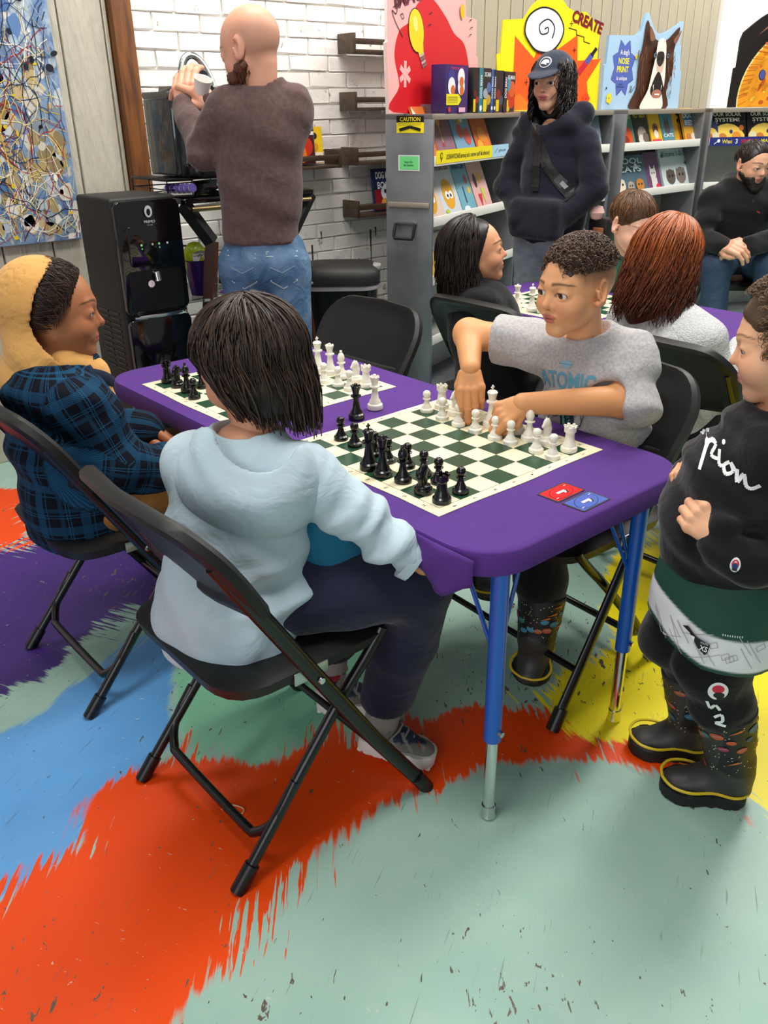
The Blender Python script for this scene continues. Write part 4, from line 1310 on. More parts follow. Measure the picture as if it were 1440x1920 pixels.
def a_sun(p):
    p.poly(O4, '17100e')
    p.ell(.72, 1.36, .505, .43, 'f0e08a', 48).ell(.72, 1.36, .495, .42, 'f0a21e', 48)
    rg_ = random.Random(9)
    for k in range(420):
        a, r = rg_.uniform(0, 6.28), math.sqrt(rg_.random())
        x, y = .72 + .47 * r * math.cos(a), 1.36 + .40 * r * math.sin(a)
        if y > 1.33:
            p.ell(x, y, rg_.uniform(.006, .02), rg_.uniform(.005, .016), rg_.choice(['f0b42a', 'e8861a', 'd8661a', 'f4c844', 'e8921c', 'c8561a']), 7, rg_.uniform(0, 3))
    for k in range(50):
        a = rg_.uniform(1.6, 3.2)
        p.line([(.72 + .49 * math.cos(a), 1.36 + .415 * math.sin(a)), (.72 + .55 * math.cos(a + .05), 1.36 + .46 * math.sin(a + .05))], .004, 'c8641c')
    p.ell(.305, 1.489, .024, .03, '20244c', 18).ell(.307, 1.491, .02, .026, '4a5494', 18)
    p.poly([(.24, 1.70), (.40, 1.84), (.60, 1.90), (.40, 1.80)], '8a5a3a')


O4 = [(.165, 1.3), (.168, 1.53), (.185, 1.535), (.185, 1.68)] + smooth_poly([(.20, 1.72), (.35, 1.82), (.55, 1.87), (.80, 1.87)], 4, False) + [(.88, 1.3)]
O4 = [(x, max(y, 1.314)) for x, y in O4]
standee('display_cutout', 'black cutout board with a glowing orange sun and blue planet', M4, .08, O4, '241a16', a_sun)

# ------------------------------------------------------------------ chess table with a fitted purple cover
TZ = .64
m_blue = mat('blue_enamel', '0b57b8', .3, spec=.5, coat=.3)
m_purple = mat('purple_stretch', '55327f', .8, spec=.12, sheen=.05, bump=(900, .15, .0004), var=(4, '4d2c74', .6))


def activity_table(M, L_, W_, label, flap=False):
    t = thing('activity_table', label, 'table', M)
    obj('tabletop', MB().prism(rrect(.008, .008, W_ - .008, L_ - .008, .10, 6), TZ - .034, TZ - .005, bev=.004), mat('table_board', '8a7a64', .6), t)
    for x, y in ((.075, .035), (W_ - .12, .045), (.075, L_ - .06), (W_ - .12, L_ - .06)):
        sx, sy = (1 if x < W_ / 2 else -1), (1 if y < L_ / 2 else -1)
        lg = obj('leg', MB().tube([(x, y, .205), (x, y, .603)], .0175, 18), m_blue, t)
        obj('leg_extension', MB().lathe([(0, .01), (.0125, .01), (.0125, .23), (0, .23)], 16, M=TR(x, y, 0)), m_chrome, lg, label='chrome lower leg tube')
        obj('glide', MB().lathe([(0, 0), (.013, 0), (.0165, .006), (.0145, .014), (.0145, .034), (0, .034)], 18, M=TR(x, y, 0)), m_chrome, lg, label='chrome foot glide')
        obj('brace', MB().tube([(x, y + .0, .39), (x + sx * .10, y + sy * .03, .60)], .0045, 8), m_blue, lg)
        obj('brace', MB().tube([(x, y + .0, .39), (x - sx * .015, y + sy * .09, .60)], .0045, 8), m_blue, lg)
        obj('height_screw', MB().lathe([(0, 0), (.006, 0), (.006, .008), (0, .008)], 10, M=TR(x - .0, y - .0175, .23) @ XR), m_chrome, lg)
    out = rrect(0, 0, W_, L_, .105, 8)
    rings = []
    for z, ins in ((TZ, .02), (TZ, .004), (TZ - .004, .0), (TZ - .045, -.003), (TZ - .05, .004), (TZ - .045, .012), (TZ - .036, .014)):
        ring = []
        for x, y in out:
            cx, cy = W_ / 2, L_ / 2
            k = 1 - ins / max(abs(x - cx), abs(y - cy))
            ring.append(((x - cx) * k + cx, (y - cy) * k + cy, z))
        rings.append(ring)
    mb = MB().loft(rings, cap=False)
    mb.b.verts.ensure_lookup_table()
    n = len(out)
    mb.b.faces.new([mb.b.verts[i] for i in range(n)])
    c = obj('table_cover', mb.mesh('table_cover', angle=50), m_purple, None, M)
    tag(c, 'fitted purple cloth cover stretched over the %s' % ('near chess table' if flap else 'far chess table'), 'tablecloth')
    if flap:
        rows = []
        for j in range(9):
            s = j / 8
            row = []
            for i in range(25):
                y = .03 + .46 * i / 24
                dip = .046 * math.exp(-((y - .098) / .05) ** 2) + .012 * math.exp(-((y - .30) / .12) ** 2)
                bulge = .022 * math.exp(-((y - .11) / .06) ** 2)
                z = TZ - .003 - s * (.044 + dip)
                row.append((-.0045 - bulge * s ** .7 * (1 - .35 * s) - .006 * s * math.sin(y * 75 - s * 5) * math.exp(-((y - .17) / .14) ** 2), y, z))
            rows.append(row)
        f = obj('loose_hem', MB().loft(rows, closed=False, cap=False), m_purple, c, label='loose sagging hem of the cover')
        md = f.modifiers.new('thickness', 'SOLIDIFY')
        md.thickness = .002
    return t, c


tbl1, cov1 = activity_table(TR(.932, .828, 0), 1.532, .645, 'long chess table with blue legs and chrome feet in the foreground', True)
tbl2, cov2 = activity_table(TR(2.42, .92, 0), 1.53, .60, 'second chess table with purple cover behind the grey T-shirt boy')

# ------------------------------------------------------------------ roll-up chess mats
SQ = .057


def chess_mat(x0, y0, label, seed=0):
    S = .508
    t = thing('chess_mat', label, 'chessboard', TR(x0, y0, TZ + .0006))
    r = random.Random(seed)
    n = 13
    edge = []
    for (ax, ay), (bx, by) in (((0, 0), (S, 0)), ((S, 0), (S, S)), ((S, S), (0, S)), ((0, S), (0, 0))):
        for i in range(n):
            s = i / n
            w = .0022 * math.sin(s * 9 + r.uniform(0, 1)) * math.sin(s * math.pi)
            edge.append((ax + (bx - ax) * s + (w if ax == bx else 0), ay + (by - ay) * s + (w if ay == by else 0)))
    obj('vinyl_sheet', MB().prism(edge, 0, .0012), mat('cream_vinyl', 'efe7c6', .35, spec=.4, var=(6, 'e8dcb2', .6)), t)
    p = Print(.0001)
    b = .026
    g = Print(.0001)
    for i in range(8):
        for j in range(8):
            if (i + j) % 2:
                g.l = 0
                g.rect(b + i * SQ, b + j * SQ, b + (i + 1) * SQ, b + (j + 1) * SQ, '1d4630')
    g.build('green_squares', t, TR(0, 0, .0012), .3, kind='stuff')
    E = b + 8 * SQ
    for a, c in (((b, b), (E, b)), ((E, b), (E, E)), ((E, E), (b, E)), ((b, E), (b, b))):
        p.l = 0
        p.line([a, c], .0012, '3a3a30')
    for k in range(8):
        q = b + (k + .5) * SQ
        for v, x, y, ro in ((str(8 - k), q, b / 2, math.pi / 2), ('HGFEDCBA'[k], b / 2, q, math.pi / 2), ('HGFEDCBA'[k], S - b / 2, q, -math.pi / 2), (str(8 - k), q, S - b / 2, -math.pi / 2)):
            p.l = 1
            p.text(v, x, y, .0085, '34342a', rot=ro)
    p.build('coordinate_print', t, TR(0, 0, .0012), .4, kind='stuff')
    return t


chess_mat(1.0, 1.016, 'green and cream chess mat at the near end of the table')
chess_mat(.977, 1.685, 'green and cream chess mat at the far end of the near table', 3)
chess_mat(2.437, 1.80, 'green and cream chess mat on the far chess table', 5)

# ------------------------------------------------------------------ chess pieces
m_white_pc = mat('ivory_plastic', 'eee9da', .32, spec=.45)
m_black_pc = mat('ebony_plastic', '0b0b0b', .22, spec=.5)
PROF = {
    'pawn': [(.0165, 0), (.0170, .004), (.0165, .008), (.0125, .011), (.0120, .014), (.0085, .019), (.0060, .028), (.0058, .031), (.0098, .033), (.0098, .035), (.0060, .037), (.0088, .041), (.0100, .046), (.0088, .051), (.005, .0545), (0, .0555)],
    'rook': [(.0185, 0), (.0192, .005), (.0185, .010), (.0150, .013), (.0145, .017), (.0112, .023), (.0098, .040), (.0102, .043), (.0135, .046), (.0138, .057), (.0105, .057), (.0100, .051), (0, .051)],
    'bishop': [(.0180, 0), (.0186, .005), (.0178, .010), (.0140, .013), (.0135, .017), (.0090, .023), (.0064, .038), (.0064, .041), (.0120, .044), (.0120, .046), (.0066, .048), (.0096, .054), (.0104, .059), (.0085, .067), (.0045, .073), (.0030, .074), (.0042, .077), (.0030, .080), (0, .0805)],
    'queen': [(.0195, 0), (.0202, .006), (.0193, .012), (.0155, .015), (.0148, .020), (.0100, .028), (.0072, .050), (.0074, .054), (.0132, .057), (.0132, .060), (.0078, .062), (.0088, .070), (.0125, .083), (.0112, .084), (.0080, .081), (.0045, .086), (.0045, .089), (0, .091)],
    'king': [(.0198, 0), (.0205, .006), (.0196, .013), (.0158, .016), (.0150, .021), (.0105, .030), (.0076, .053), (.0078, .057), (.0140, .060), (.0140, .063), (.0084, .065), (.0098, .074), (.0128, .084), (.0095, .088), (.0040, .0895), (0, .090)],
    'knight': [(.0185, 0), (.0192, .005), (.0184, .011), (.0150, .014), (.0142, .018), (.0100, .020), (0, .020)],
}


def piece_mesh(kind):
    mb = MB().lathe(PROF[kind], 24)
    if kind == 'rook':
        for k in range(6):
            a = k * math.pi / 3
            mb.box((.0118 * math.cos(a), .0118 * math.sin(a), .0585), (.0045, .006, .005), bev=.0006, seg=1, M=None)
    if kind == 'king':
        mb.box((0, 0, .0955), (.0038, .0034, .013), bev=.0008, seg=1).box((0, 0, .0965), (.0105, .0034, .0036), bev=.0008, seg=1)
    if kind == 'queen':
        for k in range(8):
            a = k * math.pi / 4
            mb.box((.0112 * math.cos(a), .0112 * math.sin(a), .0845), (.003, .003, .003), bev=.0008, seg=1)
    if kind == 'bishop':
        mb.box((.006, 0, .062), (.010, .0012, .002), M=Matrix.Rotation(.0, 4, 'Y'))
    if kind == 'knight':
        def fn(P):
            d = chain(P, [(-.004, 0, .019), (-.0055, 0, .034), (-.001, 0, .048), (.002, 0, .053)], [.0095, .0085, .0080, .0072], .004, ((0, 1, 0), .72))
            d = smin(d, s_cap(P, (.002, 0, .052), (.0135, 0, .044), .0070, .0042, ((0, 1, 0), .75)), .004)
            d = smin(d, s_cap(P, (.004, 0, .025), (.0055, 0, .036), .0060, .0045, ((0, 1, 0), .7)), .005)
            for s in (-1, 1):
                d = smin(d, s_cap(P, (-.001, s * .003, .056), (.000, s * .0035, .0625), .0026, .0010), .0015)
            d = smin(d, chain(P, [(-.005, 0, .058), (-.0095, 0, .047), (-.0130, 0, .033)], [.0022, .003, .0025], .002), .002)
            return smax(d, -s_cap(P, (.012, -.01, .0415), (.012, .01, .0415), .0010), .0008)
        V, Q = snet(fn, (-.02, -.012, .012), (.022, .012, .068), .0012)
        vs = [mb.b.verts.new(v) for v in V]
        for q in Q:
            try:
                mb.b.faces.new([vs[i] for i in q])
            except ValueError:
                pass
    return mb.mesh(kind + '_piece')


PM = {(k, c): piece_mesh(k) for k in PROF for c in 'wb'}
for (k, c), me in PM.items():
    me.materials.append(m_white_pc if c == 'w' else m_black_pc)


def pieces(lst, c, grp, yaw=0.0):
    for i, (k, x, y, txt) in enumerate(lst):
        o = obj(k + '_piece', PM[(k, c)], None, None, TR(x, y, TZ + .0022) @ rotz(yaw))
        tag(o, txt, 'chess piece', grp)


W, Bk = 'white pieces on the near mat', 'black pieces on the near mat'
pieces([('pawn', 1.40, 1.473, 'white pawn nearest the back corner of the near mat beside the rook'), ('rook', 1.45, 1.47, 'white rook at the back corner of the near mat'), ('pawn', 1.388, 1.405, 'white pawn in front of the back corner rook'), ('knight', 1.436, 1.409, 'white knight hidden behind the boy\'s hanging hand'), ('pawn', 1.384, 1.345, 'white pawn just left of the boy\'s hanging hand'), ('bishop', 1.433, 1.363, 'white bishop behind the boy\'s hanging hand'), ('pawn', 1.382, 1.288, 'white pawn being touched by the hanging hand'), ('king', 1.439, 1.289, 'white king standing between the two hands'), ('pawn', 1.381, 1.224, 'white pawn under the fingers of the bent hand'), ('pawn', 1.384, 1.180, 'white pawn just right of the bent hand'), ('queen', 1.449, 1.219, 'white queen below the boy\'s forearm'), ('bishop', 1.433, 1.167, 'white bishop standing clear below the forearm'), ('pawn', 1.387, 1.107, 'white pawn in front of the white knight near the right corner'), ('knight', 1.443, 1.125, 'white knight beside the right corner rook'), ('pawn', 1.386, 1.060, 'white pawn in front of the right corner rook'), ('rook', 1.445, 1.062, 'white rook at the right corner of the near mat')], 'w', W, math.pi)
pieces([('pawn', 1.116, 1.41, 'black pawn beside the child\'s shoulder, second from the left edge of the mat'), ('pawn', 1.118, 1.463, 'black pawn half hidden behind the child\'s shoulder'), ('king', 1.052, 1.283, 'black king with cross on the near mat'), ('queen', 1.049, 1.235, 'black queen beside the black king on the near mat'), ('pawn', 1.107, 1.285, 'black pawn behind the black king'), ('pawn', 1.112, 1.335, 'black pawn behind and left of the black king'), ('bishop', 1.059, 1.183, 'black bishop right of the black queen'), ('pawn', 1.118, 1.234, 'black pawn behind the black bishop'), ('pawn', 1.114, 1.179, 'black pawn behind the black knight'), ('knight', 1.052, 1.114, 'black knight near the front corner of the mat'), ('pawn', 1.109, 1.130, 'black pawn behind the front corner rook'), ('rook', 1.049, 1.059, 'black rook at the front corner of the near mat'), ('pawn', 1.107, 1.065, 'black pawn standing alone at the front right edge of the mat')], 'b', Bk)
pieces([('queen', 1.236, 1.552, 'black queen standing on purple cloth between the two mats')], 'b', 'spare queens between the mats')
pieces([('queen', 1.32, 1.58, 'white queen standing on purple cloth between the two mats')], 'w', 'spare queens between the mats')
pieces([('king', 1.419, 1.955, 'white king with cross beside the child\'s hair on the far mat'), ('queen', 1.428, 1.908, 'white queen on the far mat'), ('pawn', 1.366, 1.857, 'white pawn in front of the white queen on the far mat'), ('bishop', 1.425, 1.852, 'white bishop right of the queen on the far mat'), ('pawn', 1.372, 1.800, 'white pawn in front of the bishop on the far mat'), ('pawn', 1.372, 1.749, 'white pawn in front of the knight on the far mat'), ('knight', 1.43, 1.795, 'white knight on the far mat beside its corner rook'), ('rook', 1.424, 1.741, 'white rook at the right corner of the far mat'), ('bishop', 1.425, 2.02, 'white bishop behind the child\'s hair on the far mat')], 'w', 'white pieces on the far mat', math.pi)
pieces([('rook', 1.04, 2.157, 'black rook at the left corner of the far mat'), ('knight', 1.040, 2.100, 'black knight second from the left on the far mat'), ('pawn', 1.085, 2.045, 'black pawn hidden behind the child\'s forehead'), ('bishop', 1.037, 2.040, 'black bishop beside the child\'s forehead'), ('pawn', 1.022, 1.975, 'black pawn beside the child\'s mouth')], 'b', 'black pieces on the far mat')
pieces([('queen', 2.485, 2.123, 'white queen on the far table beside the dark haired girl'), ('king', 2.487, 2.052, 'white king on the far table'), ('queen', 2.489, 2.002, 'second white queen on the far table next to the boy\'s nose'), ('bishop', 2.456, 2.17, 'white bishop at the left edge of the far table'), ('rook', 2.49, 1.95, 'white rook on the far table behind the boy\'s cheek')], 'w', 'white pieces on the far table', math.pi)
tag(obj('pawn_piece', PM[('pawn', 'w')], None, None, TR(2.80, 2.24, TZ + .018) @ Matrix.Rotation(math.pi / 2, 4, 'Y')), 'white pawn lying on its side on the far table', 'chess piece', 'white pieces on the far table')


# ------------------------------------------------------------------ playing cards
def card(label, M, col, dark):
    t = thing('playing_card', label, 'card', M)
    obj('card_stock', MB().prism(rrect(-.044, -.027, .044, .027, .004), 0, .0006), mat('card_edge', '1c1a1c', .5), t)
    p = Print(.0001)
    p.poly(rrect(-.040, -.0235, .040, .0235, .003), col).ell(0, 0, .036, .021, dark, 28, .28).ell(0, 0, .0345, .0197, col, 28, .28)
    one = [(-.0125, -.0035), (.0075, -.0035), (.0075, -.0005), (.0125, -.0035), (.0125, .0035), (-.0125, .0035)]
    one = [(-.0125, -.003), (.005, -.003), (.0025, -.0085), (.0080, -.0085), (.0125, -.001), (.0125, .0038), (-.0125, .0038)]
    p.poly([(x * 1.15 + .0012, y * 1.15 - .0008) for x, y in one], '141214').poly(one, 'f6f4f2')
    p.text('1', .030, .015, .007, 'f6f4f2', rot=math.pi / 2, bold=.02).text('1', -.030, -.015, .007, 'f6f4f2', rot=-math.pi / 2, bold=.02)
    p.build('card_print', t, TR(0, 0, .0006), .3)


card('red playing card with a white 1 on purple cloth', TR(1.258, .934, TZ + .0006) @ rotz(.02), 'd8141c', '3a0a0c')
card('blue playing card with a white 1 beside the red card', TR(1.260, .8745, TZ + .0006) @ rotz(.02), '4660b0', '1a2448')

# ------------------------------------------------------------------ folding chairs
m_seat = mat('chair_plastic', '171615', .48, spec=.4, bump=(500, .15, .0004))
m_tube = mat('chair_tube', '0b0b0b', .28, spec=.5)
m_zinc = mat('zinc_bracket', 'b9c2bd', .35, .9)


def make_chair(label, M):
    t = thing('folding_chair', label, 'chair', M, 'black folding chairs')
    # seat: dished plastic with rounded corners and a turned down lip
    def grid(z_off, shr):
        rings = []
        for k in range(9):
            s = k / 8
            ring = []
            for x, y in rrect(-.20, -.205, .195, .205, .085, 5):
                q = (1 - s) * (1 - shr)
                X, Y = x * q, y * q
                e = max(abs(X) / .2, abs(Y) / .205)
                z = .442 - .016 * (1 - e ** 2) - (.014 if s == 0 else 0) - .008 * max(0, X / .195) ** 3 + .008 * max(0, -X / .2) ** 2
                ring.append((X, Y, z + z_off))
            rings.append(ring)
        return rings
    top = grid(0, 0)[:-1]
    bot = grid(-.022, .03)[:-1][::-1]
    obj('seat', MB().loft(bot + top, cap=True), m_seat, t)
    # backrest: curved plastic panel, rolled rim
    def bp(y, z, off):
        x = .222 - .60 * z
        c = .035 * (1 - (y / .23) ** 2)
        return (x - c * .8 + off * .857 + .012, y, z + off * .515)
    ZK = lambda z: .576 + (z - .576) * .92
    outl = [(-.225, .585)] + [(-.232, .66)] + [(-.232 + .10 * (1 - math.cos(a)), .685 + .10 * math.sin(a)) for a in np.linspace(.15, 1.5, 7)] + [(0, .79)] + [(.232 - .10 * (1 - math.cos(a)), .685 + .10 * math.sin(a)) for a in np.linspace(1.5, .15, 7)] + [(.232, .66), (.225, .585), (.12, .578), (0, .576), (-.12, .578)]
    outl = [(y, ZK(z)) for y, z in outl]
    cy, cz = 0, .668
    rr_ = []
    for k, off in ((.0, .006), (.5, .006), (.80, .006), (.86, .012), (.95, .014), (1.0, .004), (1.0, -.012), (.95, -.018), (.86, -.016), (.80, -.008), (.5, -.006), (.0, -.006)):
        rr_.append([bp(cy + (y - cy) * max(k, .02), cz + (z - cz) * max(k, .02), off) for y, z in outl])
    obj('backrest', MB().loft(rr_, cap=True), m_seat, t)
    for s in (-1, 1):
        y = .215 * s
        rail = obj('side_rail', MB().tube([(.222, y * 1.09, .02), (.10, y * 1.04, .203), (-.03, y, .42), (-.125, y, .578), (-.20, y * .98, .703)], .0125, 10, flat=(1.25, .85)), m_tube, t)
        obj('foot_cap', MB().tube([(.234, y * 1.095, 0), (.205, y * 1.085, .048)], .0165, 12), m_blk, rail)
        leg = obj('rear_leg', MB().tube(smooth_poly([(-.205, y * .92, .02), (.02, y * .90, .285), (.105, y * .90, .375), (.142, y * .90, .418), (.15, y * .9, .43)], 3, False), .0115, 10), m_tube, t)
        obj('foot_cap', MB().tube([(-.222, y * .92, 0), (-.184, y * .92, .045)], .0155, 12), m_blk, leg)
        obj('hinge_bracket', MB().box((-.028, y * .955, .415), (.075, .004, .026), bev=.003).lathe([(0, 0), (.008, 0), (.007, .005), (0, .006)], 12, M=TR(-.02, y * .97, .416) @ Matrix.Rotation(-s * math.pi / 2, 4, 'X')), m_zinc, t)
        obj('rivet', MB().lathe([(0, 0), (.007, 0), (.006, .004), (0, .005)], 12, M=TR(-.022, y * 1.0 + s * .012, .407) @ Matrix.Rotation(-s * math.pi / 2, 4, 'X')), m_chrome, rail)
    w = .215 * .9
    obj('rear_crossbar', MB().tube(smooth_poly([(-.075, -w - .004, .182), (-.125, -w - .002, .115), (-.150, -w + .03, .078), (-.155, -w + .07, .072), (-.155, w - .07, .072), (-.150, w - .03, .078), (-.125, w + .002, .115), (-.075, w + .004, .182)], 4, False), .010, 10), m_tube, t)
    obj('front_crossbar', MB().tube([(.148, -.225, .125), (.148, .225, .125)], .0085, 10), m_tube, t)
    return t


CH0 = make_chair('black folding chair under the child in the pale blue hoodie', TR(.735, 1.245, 0))
for lab, x, y, a in (('black folding chair at the left edge under the plaid overshirt child', .735, 1.925, 0), ('black folding chair behind the boy in the grey T-shirt', 1.565, 1.170, math.pi - .05), ('empty black folding chair pushed in at the far chessboard', 1.555, 2.10, math.pi + .03), ('black folding chair under the red haired child', 2.255, 1.24, 0), ('black folding chair under the dark haired girl', 2.255, 1.92, 0)):
    dup(CH0, TR(x, y, 0) @ rotz(a), lab)

# rubber band on the floor
tag(obj('rubber_band', MB().tube(smooth_poly([(.606, 1.255, .003), (.618, 1.247, .003), (.629, 1.232, .003), (.634, 1.216, .003), (.624, 1.208, .003), (.612, 1.220, .003), (.606, 1.236, .003), (.600, 1.246, .003)], 5) + [(.606, 1.255, .003)], .0016, 6), mat('rubber', 'd8b080', .6)), 'loose tan rubber band lying on the orange paint', 'rubber band')

# ------------------------------------------------------------------ people: heads, hands, hair
# head frame: unit = chin-to-crown height, origin between the ears at eye level, +y out of the face, +x the person's left ... (x right-handed with z up)
def head_sdf(P, a):
    ch, jw, fem = a.get('cheek', 1.0), a.get('jaw', 1.0), a.get('nose', 1.0)
    X = np.abs(P[..., 0])
    Q = P.copy()
    Q[..., 0] = X
    d = s_ell(P, (0, -.05, .115), (.345, .43, .385))
    d = smin(d, s_ell(P, (0, .09, .0), (.30, .33, .40)), .08)
    d = smin(d, s_ell(P, (0, .12, -.17), (.265 * jw, .285, .30)), .08)
    d = smin(d, s_cap(Q, (.20 * jw, .02, -.21), (.05, .30, -.415), .085, .075), .08)
    d = smin(d, s_sph(P, (0, .300, -.400), .078), .09)
    d = smin(d, s_sph(Q, (.165, .255, -.155), .125 * ch), .07)
    # forehead to brow
    d = smin(d, s_cap(Q, (.04, .375, .085), (.17, .325, .09), .045, .04), .06)
    # eye sockets and lids
    d = smax(d, -s_ell(Q, (.158, .43, .0), (.085, .085, .055)), .05)
    lid = s_sph(Q, (.155, .318, .0), .0895)
    op = a.get('open', 1.0)
    lid = smax(lid, -s_ell(Q, (.155, .41, -.010), (.079, .075, .032 * op)), .008)
    d = smin(d, lid, .022)
    # nose
    n = s_cap(P, (0, .375, .01), (0, .455 + .03 * (fem - 1), -.118), .030, .046 * fem)
    n = smin(n, s_sph(Q, (.046 * fem, .405, -.135), .034 * fem), .03)
    n = smax(n, -s_sph(Q, (.024, .44, -.168), .017), .012)
    d = smin(d, n, .045)
    # mouth
    d = smin(d, s_ell(P, (0, .365, -.262), (.12, .05, .075)), .05)
    m = s_ell(Q, (.034, .405, -.248), (.070, .028, .024))
    m = smin(m, s_ell(P, (0, .402, -.292), (.082, .030, .026)), .012)
    d = smin(d, m, .018)
    d = smax(d, -s_ell(P, (0, .436, -.2705), (.088, .03, .0055)), .010)
    # ears
    Me = Matrix.Rotation(-.45, 3, 'Z') @ Matrix.Rotation(.22, 3, 'X')
    e = s_ell(Q, (.365, -.045, -.02), (.034, .088, .150), Me)
    e = smax(e, -s_ell(Q, (.400, -.005, -.005), (.034, .052, .095), Me), .018)
    e = smin(e, s_sph(Q, (.352, .02, -.135), .036), .02)
    e = smin(e, s_cap(Q, (.362, .035, .0), (.366, .03, -.06), .020), .012)
    if a.get('ears', True):
        d = smin(d, e, .025)
    # neck
    nb = a.get('neck', (0, -.18, -.72))
    d = smin(d, s_cap(P, (0, -.10, -.22), nb, a.get('neckr', .19), a.get('neckr', .19) * 1.12), .07)
    return d


def head_col(P, a):
    base = np.array(srgb(a['skin']))
    C = np.tile(base, (len(P), 1))
    X = np.abs(P[:, 0])

    def blend(m, c):
        m = np.clip(m, 0, 1)[:, None]
        C[:] = C * (1 - m) + np.array(srgb(c)) * m
    front = P[:, 1] > .15
    blush = np.exp(-((X - .20) ** 2 + (P[:, 2] + .15) ** 2) / .012) * front
    blend(.35 * blush, a.get('blush', 'd98a70'))
    blend(.35 * np.exp(-(X ** 2 + (P[:, 2] + .12) ** 2) / .003) * (P[:, 1] > .38), a.get('blush', 'd98a70'))
    lip = np.minimum(s_ell(np.c_[X, P[:, 1], P[:, 2]], (.034, .405, -.248), (.074, .06, .027)), s_ell(P, (0, .402, -.292), (.085, .06, .030)))
    blend(np.clip(.5 - lip / .012, 0, 1) * front, a.get('lip', 'b5605a'))
    blend(np.clip(1 - np.abs(P[:, 2] + .2705) / .006, 0, 1) * (X < .085) * (P[:, 1] > .36) * .7, '6a2a26')
    # brows
    t_ = np.clip((X - .05) / .21, 0, 1)
    zb = .108 + a.get('arch', .026) * np.sin(t_ * 2.2) - .03 * t_ ** 3
    bw = .020 * a.get('brow', 1.0) * (1 - .55 * t_)
    blend(np.clip(1.2 - np.abs(P[:, 2] - zb) / bw, 0, 1) * np.clip((X - .045) / .02, 0, 1) * np.clip((.275 - X) / .03, 0, 1) * front * .85, a.get('browc', '2a1a12'))
    # lash line
    q = s_ell(np.c_[X, P[:, 1], P[:, 2]], (.155, .41, -.010), (.079, .10, .032 * a.get('open', 1.0)))
    blend(np.clip(1 - np.abs(q) / .013, 0, 1) * front * (P[:, 2] > -.025) * .85, '1c110d')
    blend(np.clip(.6 - s_sph(np.c_[X, P[:, 1], P[:, 2]], (.024, .44, -.168), .016) / .012, 0, 1) * .8, '4a2018')
    blend((X > .33) * (np.abs(P[:, 1]) < .12) * .25, a.get('blush', 'd98a70'))
    if 'stubble' in a:
        for fn, c in a['stubble']:
            blend(fn(P), c)
    return C


m_skin = None


def skin_mat():
    global m_skin
    if m_skin is None:
        m_skin = mat('skin', 'ffffff', .48, spec=.35, attr=True)
        b = m_skin.node_tree.nodes['Principled BSDF']
        b.inputs['Subsurface Weight'].default_value = .12
        b.inputs['Subsurface Radius'].default_value = (.012, .005, .003)
        b.inputs['Subsurface Scale'].default_value = .6
    return m_skin


def hmat(c, fwd, up, s):
    f = Vector(fwd).normalized()
    u = Vector(up)
    x = f.cross(u).normalized()
    u = x.cross(f)
    return Matrix(((x.x * s, f.x * s, u.x * s, c[0]), (x.y * s, f.y * s, u.y * s, c[1]), (x.z * s, f.z * s, u.z * s, c[2]), (0, 0, 0, 1)))


def to_world(V, M):
    m = np.array(M)
    return V @ m[:3, :3].T + m[:3, 3]


def to_local(P, M):
    m = np.array(M.inverted())
    return (P @ m[:3, :3].T + m[:3, 3]).astype(np.float32)


def head_part(M, a, h=.012):
    nb = a.get('neck', (0, -.18, -.72))
    V, Q = snet(lambda P: head_sdf(P, a), (-.44, -.56, min(nb[2] - .2, -.6)), (.44, .56, .56), h)
    C = head_col(V, a)
    return to_world(V, M), Q, C


def eyes(M, a, parent):
    p = []
    look = a.get('look', (0, 0))
    for sx in (-1, 1):
        rings, cols = [], []
        th = np.linspace(0, math.pi * .62, 16)
        for t in th:
            rings.append([(.0775 * math.sin(t) * math.cos(k * math.pi / 10), .0775 * math.cos(t), .0775 * math.sin(t) * math.sin(k * math.pi / 10)) for k in range(20)])
            c = srgb('0a0706') if t < .23 else srgb(a.get('iris', '3a2112')) if t < .49 else srgb('20140e') if t < .54 else srgb('e8e2dc')
            cols += [c] * 20
        V = np.array(rings).reshape(-1, 3)
        R_ = np.array(Matrix.Rotation(look[0], 3, 'Z') @ Matrix.Rotation(look[1], 3, 'X'))
        V = V @ R_.T + np.array((sx * .155, .318, 0))
        F = [(i * 20 + k, i * 20 + (k + 1) % 20, (i + 1) * 20 + (k + 1) % 20, (i + 1) * 20 + k) for i in range(15) for k in range(20)]
        p.append(obj('eye', np_mesh('eye', to_world(V, M), np.array(F), np.array(cols)), mat('eyeball', 'ffffff', .12, spec=.6, attr=True), parent))
    return p


# ------------------------------------------------------------------ hands
FING = ((.28, (.40, .27, .20), .088), (.095, (.45, .29, .21), .090), (-.09, (.41, .27, .20), .086), (-.26, (.33, .20, .17), .076))


